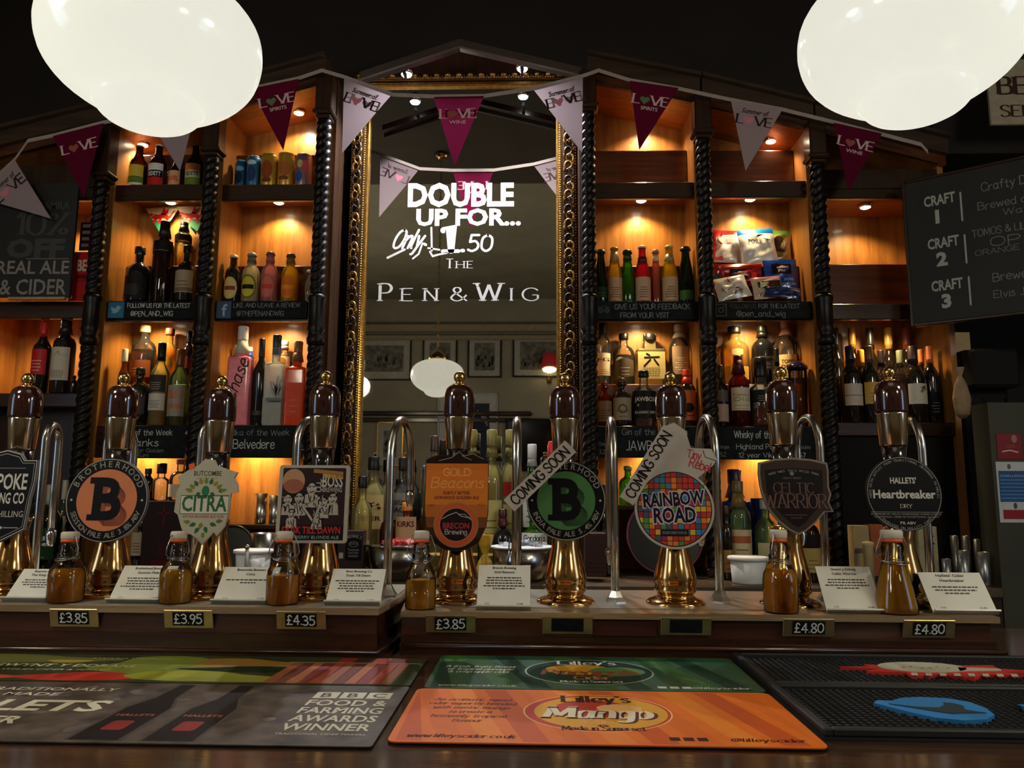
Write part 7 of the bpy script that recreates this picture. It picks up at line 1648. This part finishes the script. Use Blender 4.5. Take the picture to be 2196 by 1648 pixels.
# stag box
def stag(b, W, H, y):
    r_ = ink(96, 18, 22); b.ribbon([(4, H - 10), (4, H - 50)], 3, y, r_); b.ribbon([(-8, H - 24), (16, H - 24)], 3, y, r_)
    g = ink(60, 20, 20)
    for s_ in (-1, 1):
        for k in range(4): b.ribbon([(s_ * (6 + 5 * k) + 4, -4 + 4 * k), (s_ * (12 + 7 * k) + 4, 12 - 2 * k), (s_ * (10 + 8 * k) + 4, 18 - 4 * k)], 1.8, y, g)
    b.flat([(-6, -8), (14, -8), (10, -34), (4, -42), (-2, -34)], y, g); b.rect(-18, 22, -58, -44, y - .3, ink(80, 14, 18))
board('chiller_box', 'dark red chiller box with a red cross and stag outline', 'drinks chiller', 303, 385, 1078, 1236, 2.74, mat('dark_red_box', (.016, .004, .005), .6, spec=.2), stag, .16)
# carved dark red box behind green roundel
board('wooden_box', 'dark reddish wooden box behind the green roundel pump', 'box', 1255, 1300, 1145, 1236, 2.76, mat('dark_red_wood', (.035, .010, .006), .45), lambda b, W, H, y: [b.ribbon([(-W * .8, -H * (.4 + .2 * k)), (W * .8, -H * (.4 + .2 * k))], 1.2, y, ink(60, 24, 16)) for k in range(3)], .1)
# cartons behind the last clip
for px0, px1, py0, py1, Y, col, l in ((1831, 1866, 1128, 1236, 2.80, (150, 132, 90), 'plain cream carton between the shield and cider clips'), (1868, 1896, 1126, 1236, 2.84, (160, 74, 26), 'orange carton behind the cone shaped sample bottle'), (1972, 2012, 1130, 1236, 2.80, (160, 150, 110), 'cream carton with a dark squiggle below the black roundel')):
    board('drinks_carton', l, 'carton', px0, px1, py0, py1, Y, mat('carton_%d_%d_%d' % col, C(*col), .6), (lambda b, W, H, y: [b.ribbon([(W * .2, H * .85), (W * .5, H * .6), (W * .1, H * .45), (W * .6, H * .3)], 3, y, ink(30, 26, 26))]) if px0 == 1972 else (lambda b, W, H, y: b.rect(-W * .9, W * .9, -H * .1, H * .1, y, ink(90, 80, 50))), .05, 'cartons on the counter')
lathe_thing('candle', 'slim cream candle beside the plain carton', 'candle', 1857, 2.72, Zc, [(10, 0), (10, 78), (12, 82), (12, 88), (2, 90)], mat('candle_wax', C(180, 160, 120), .6))
# steel spirit measures
GS = mat('grey_steel_cup', (.30, .31, .32), .3, .85, .1)
for px, w, top, Y, l in ((2042, 14, 1143, 2.90, 'steel cup with its rim under the coffee machine spout, back row'), (2066, 14, 1143, 2.90, 'steel cup in the middle of the back row, below the machine'), (2089, 12, 1150, 2.90, 'narrow ribbed steel cup in the back row'), (2113, 20, 1140, 2.90, 'wide bright steel cup in the back row'), (2158, 18, 1146, 2.86, 'tall steel cup standing alone beyond the others'),
                         (2022, 16, 1192, 2.78, 'short steel cup in front of the cream carton side'), (2058, 22, 1174, 2.76, 'large steel cup in the front row behind the outer card'), (2100, 24, 1177, 2.74, 'large steel cup at the front end of the row')):
    h = (zt_(top, Y) - Zc) / wpx(1, Y); lathe_thing('steel_cup', l, 'cup', px, Y, Zc, cup(w * .55, h), GS, 'steel cups')
# coffee machine
xa_, xb_ = XR - .012, XR + .125
t = T('coffee_machine', 'dark coffee machine with a beige bag tied to it beside the wine bay', 'coffee machine', ((xa_ + xb_) / 2, 3.05, Zc))
zt = zt_(745, 2.95)
b = MB(); DKM = mat('dark_machine_case', (.010, .009, .009), .75, spec=.2); b.box(xa_ + .03, xb_ + .06, 3.0, 3.24, Zc, zt, DKM, .015); b.box(xa_ + .02, xb_ + .06, 2.92, 3.0, zt - .16, zt - .01, DKM, .012); b.box(xa_ + .02, xb_ + .06, 2.97, 3.0, Zc, Zc + .05, BLK, .008); b.build('case', t)
b = MB(); b.tube([(xb_ - .0, 2.93, zt - .2), (xb_ + .01, 2.90, zt - .36), (xb_ + .03, 2.90, zt - .48)], .006, CHROME, 8); b.tube([(xa_ + .05, 2.93, zt - .2), (xa_ + .05, 2.92, zt - .45), (xa_ + .03, 2.92, zt - .5)], .005, CHROME, 8); b.build('steam_pipe', t)
b = MB(); p = at(2062, 850, 2.90); b.lathe([(.010, p.z - .085), (.026, p.z - .07), (.034, p.z - .01), (.022, p.z + .045), (.008, p.z + .075), (.018, p.z + .11)], mat('beige_cloth', C(150, 124, 96), .8, bump=.6, scale=30), 12, sy=.6, cx=p.x, cy=2.90, smooth=False); b.build('cloth', t)
# faintly glowing plate that imitates a yellowish reflection in a glass front
b = MB(); b.box(at(2095, 700, 3.0).x, at(2160, 700, 3.0).x, 3.26, 3.29, zt_(762, 3.26), zt_(714, 3.26), mat('amber_reflection', C(150, 118, 60), .6, emis=.08, ecol=(1, .7, .3))); o = b.build('reflection_plate'); tag(o, 'amber glowing plate standing in for a glass reflection above the coffee machine', 'painted reflection')

# ================================================================== boards and notices
# right blackboard, turned towards the drinker
A = at(1947, 500, 2.94); ang = -36
MR = Matrix.Translation((A.x, 2.94, 0)) @ Matrix.Rotation(radians(ang), 4, 'Z')
zb0, zb1 = at(1965, 690, 2.90).z, at(1945, 396, 2.94).z; SW = 1.0
t = T('chalkboard', 'large blackboard listing the numbered craft beers', 'blackboard', (A.x, 2.94, zb0))
b = MB(); b.M = MR; b.box(0, SW, 0, .02, zb0, zb1, mat('blackboard_black', (.008, .009, .009), .6, var=.3, scale=9)); b.build('board', t)
b = MB(); b.M = MR; b.box(-.012, 0, -.006, .024, zb0 - .012, zb1 + .012, WD, .003); b.box(0, SW, -.006, .024, zb1, zb1 + .012, WD, .003); b.box(0, SW, -.006, .024, zb0 - .012, zb0, WD, .003); b.build('frame', t)
def onb(px, py):   # pixel -> (u, z) on that board
    d = ray(px, py); n = Vector((sin(radians(ang)), -cos(radians(ang)), 0)); o = Vector((A.x, 2.94, 0)); k = (o - CAM).dot(n) / d.dot(n); P_ = CAM + d * k
    u = (P_ - o).dot(Vector((cos(radians(ang)), sin(radians(ang)), 0))); return u, P_.z
b = MB(); b.M = MR; GW = ink(176, 178, 172); k = .0017
def wr(px0, px1, py, s, cap, kind):
    u0, z = onb(px0, py); u1, _ = onb(px1, py); 
    if kind == 'b': b.text(s, (u0 + u1) / 2, z, cap * k * 1.37, -.0015, GW, 'c', .03, w=u1 - u0)
    else: b.hand(s, u0, z, cap * k, -.0015, CHALKD, .1, 'l', wd=u1 - u0, jit=.25)
for s, n, y in (('CRAFT', '1', 445), ('CRAFT', '2', 536), ('CRAFT', '3', 626)):
    wr(1982 + (y - 445) * .09, 2050 + (y - 445) * .09, y, s, 24, 'b'); u0, z0_ = onb(2011 + (y - 445) * .11, y + 33); b.text(n, u0, z0_, 30 * k * 1.37, -.0015, GW, 'c', .05)
    u, z = onb(2064 + (y - 445) * .1, y + 28); u2, z2 = onb(2062 + (y - 445) * .1, y - 32); b.ribbon([(u, z), (u, z2)], .006, -.0015, GW)
wr(2105, 2240, 412, 'Crafty Devil', 19, 'h'); wr(2098, 2215, 452, 'Brewed on', 17, 'h'); wr(2152, 2260, 462, 'Wayside', 14, 'h'); wr(2085, 2255, 510, 'TOMOS & LILFORD', 16, 'h'); wr(2125, 2230, 530, 'OPA', 20, 'h'); wr(2092, 2262, 550, 'ORANGE PALE', 12, 'h'); wr(2130, 2230, 604, 'Brewery', 18, 'h'); wr(2132, 2240, 640, 'Elvis Juice', 16, 'h')
b.build('chalk_writing', t)
# left discount board
t = T('chalkboard', 'blackboard offering ten percent off real ale and cider', 'blackboard', at(60, 640, 2.93))
YD = 2.93; b = MB(); b.M = FRM(60, 520, YD); b.box(-150, 98, 0, 6, -118, 130, mat('blackboard_black', (.008, .009, .009), .6)); b.build('board', t)
b = MB(); b.M = FRM(60, 520, YD); b.box(-30, 90, -3, 6, -124, -118, mat('pale_ledge', C(170, 140, 100), .6), .6); b.build('ledge', t)
GW2, GD = ink(136, 130, 126), ink(64, 66, 66); b = MB(); b.M = FRM(60, 520, YD)
b.hand('10%', 26, 16, 48, -.6, GD, .2, 'c', 'serif', 112); b.text('OFF', 18, -32, 54, -.6, GD, 'c', .05, w=124); b.ribbon([(0, -36), (90, -36)], 1.4, -.6, GW2); b.text('REAL ALE', 16, -68, 40, -.6, GW2, 'c', .015, w=154); b.text('& CIDER', 20, -112, 46, -.6, GW2, 'c', .015, w=142); b.text('CAMRA', 48, 72, 24, -.6, GD, 'c', .02, w=70); b.build('chalk_writing', t)
def be(b, W, H, y):
    w_ = ink(206, 196, 190); b.text('BEER', -W + 14, H - 42, 34, y, w_, 'l', .03, w=44); b.rect(-W + 14, W - 4, H - 58, H - 50, y, ink(100, 20, 20)); b.text('GUIDE', -W + 12, H - 66, 14, y, ink(120, 30, 30), 'l', .02, w=36); b.flat(ell(-W + 6, -H + 8, 3, 4, 10), y, w_)
board('beer_poster', 'red poster with white lettering tucked behind the first twisted column', 'poster', 150, 210, 539, 646, 2.985, ink(176, 24, 30), be, .003)
def hgr(b, W, H, y):
    for k in range(4): b.rect(-W + 5, W - 5, H - 12 - 14 * k, H - 5 - 14 * k, y, ink(110, 100, 100))
board('notice_card', 'narrow black notice with grey print above the red poster', 'notice', 171, 200, 476, 538, 2.985, ink(24, 20, 22), hgr, .003)
# hanging cream sign top right
def ser(b, W, H, y):
    d = ink(60, 40, 34); b.hand('BEER', -W + 22, -6, 40, y, d, .24, 'l', 'serif', 130); b.hand('SERVED', -W + 22, -58, 26, y, d, .22, 'l', 'serif', 150)
t = board('hanging_sign', 'dim cream sign with dark slab lettering above the craft blackboard', 'sign', 2120, 2300, 120, 272, 2.75, mat('dim_cream_board', C(150, 140, 120), .7), ser, .012)
b = MB(); p = at(2190, 120, 2.75); b.tube([p + Vector((-.05, .006, -.004)), Vector((p.x - .05, 2.756, ZC))], .003, WIRE, 6); b.tube([p + Vector((.12, .006, -.004)), Vector((p.x + .12, 2.756, ZC))], .003, WIRE, 6); b.build('wire', t)
# dark bulkhead above the right end
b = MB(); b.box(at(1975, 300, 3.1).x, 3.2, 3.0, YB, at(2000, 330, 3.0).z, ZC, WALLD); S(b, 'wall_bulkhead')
# notices on the partition
def red_n(b, W, H, y): b.ribbon([(-W * .6, -H * .4), (0, -H * .3), (W * .6, -H * .45)], 3, y, ink(206, 180, 176)); b.flat(ell(W * .4, H * .6, 6, 9, 14), y, ink(150, 120, 116)); [b.ribbon([(-W * .2, H * (.1 - .15 * k)), (W * .4, H * (.1 - .15 * k))], 1.5, y, ink(150, 90, 80)) for k in range(2)]
pY = at(2160, 960, 2.70).y
board('safety_notice', 'small red notice on the partition above the blue one', 'notice', 2138, 2192, 930, 986, 2.697, ink(130, 28, 30), red_n, .002)
def blue_n(b, W, H, y):
    b.rect(-W + 4, W - 3, -H * .32, H * .70, y, ink(36, 84, 140)); b.rect(-W + 8, W - 3, -H * .88, -H * .58, y, ink(150, 30, 40)); b.text('CHALLENGE', 0, H * .5, 7, y - .3, ink(180, 190, 206), 'c', w=W * 1.6)
    for k in range(6): b.ribbon([(-W * .8, H * (.4 - .12 * k)), (W * (.8 - .2 * (k % 2)), H * (.4 - .12 * k))], 1.6, y - .3, ink(110, 150, 196))
    b.flat(ell(0, -H * .45, 4, 7, 12), y, ink(70, 80, 80)); b.flat(ell(-W * .2, H * .84, 4, 6, 12), y, ink(90, 100, 110))
board('safety_notice', 'white notice with blue and red panels on the partition', 'notice', 2140, 2210, 990, 1122, 2.697, ink(196, 200, 200), blue_n, .002)
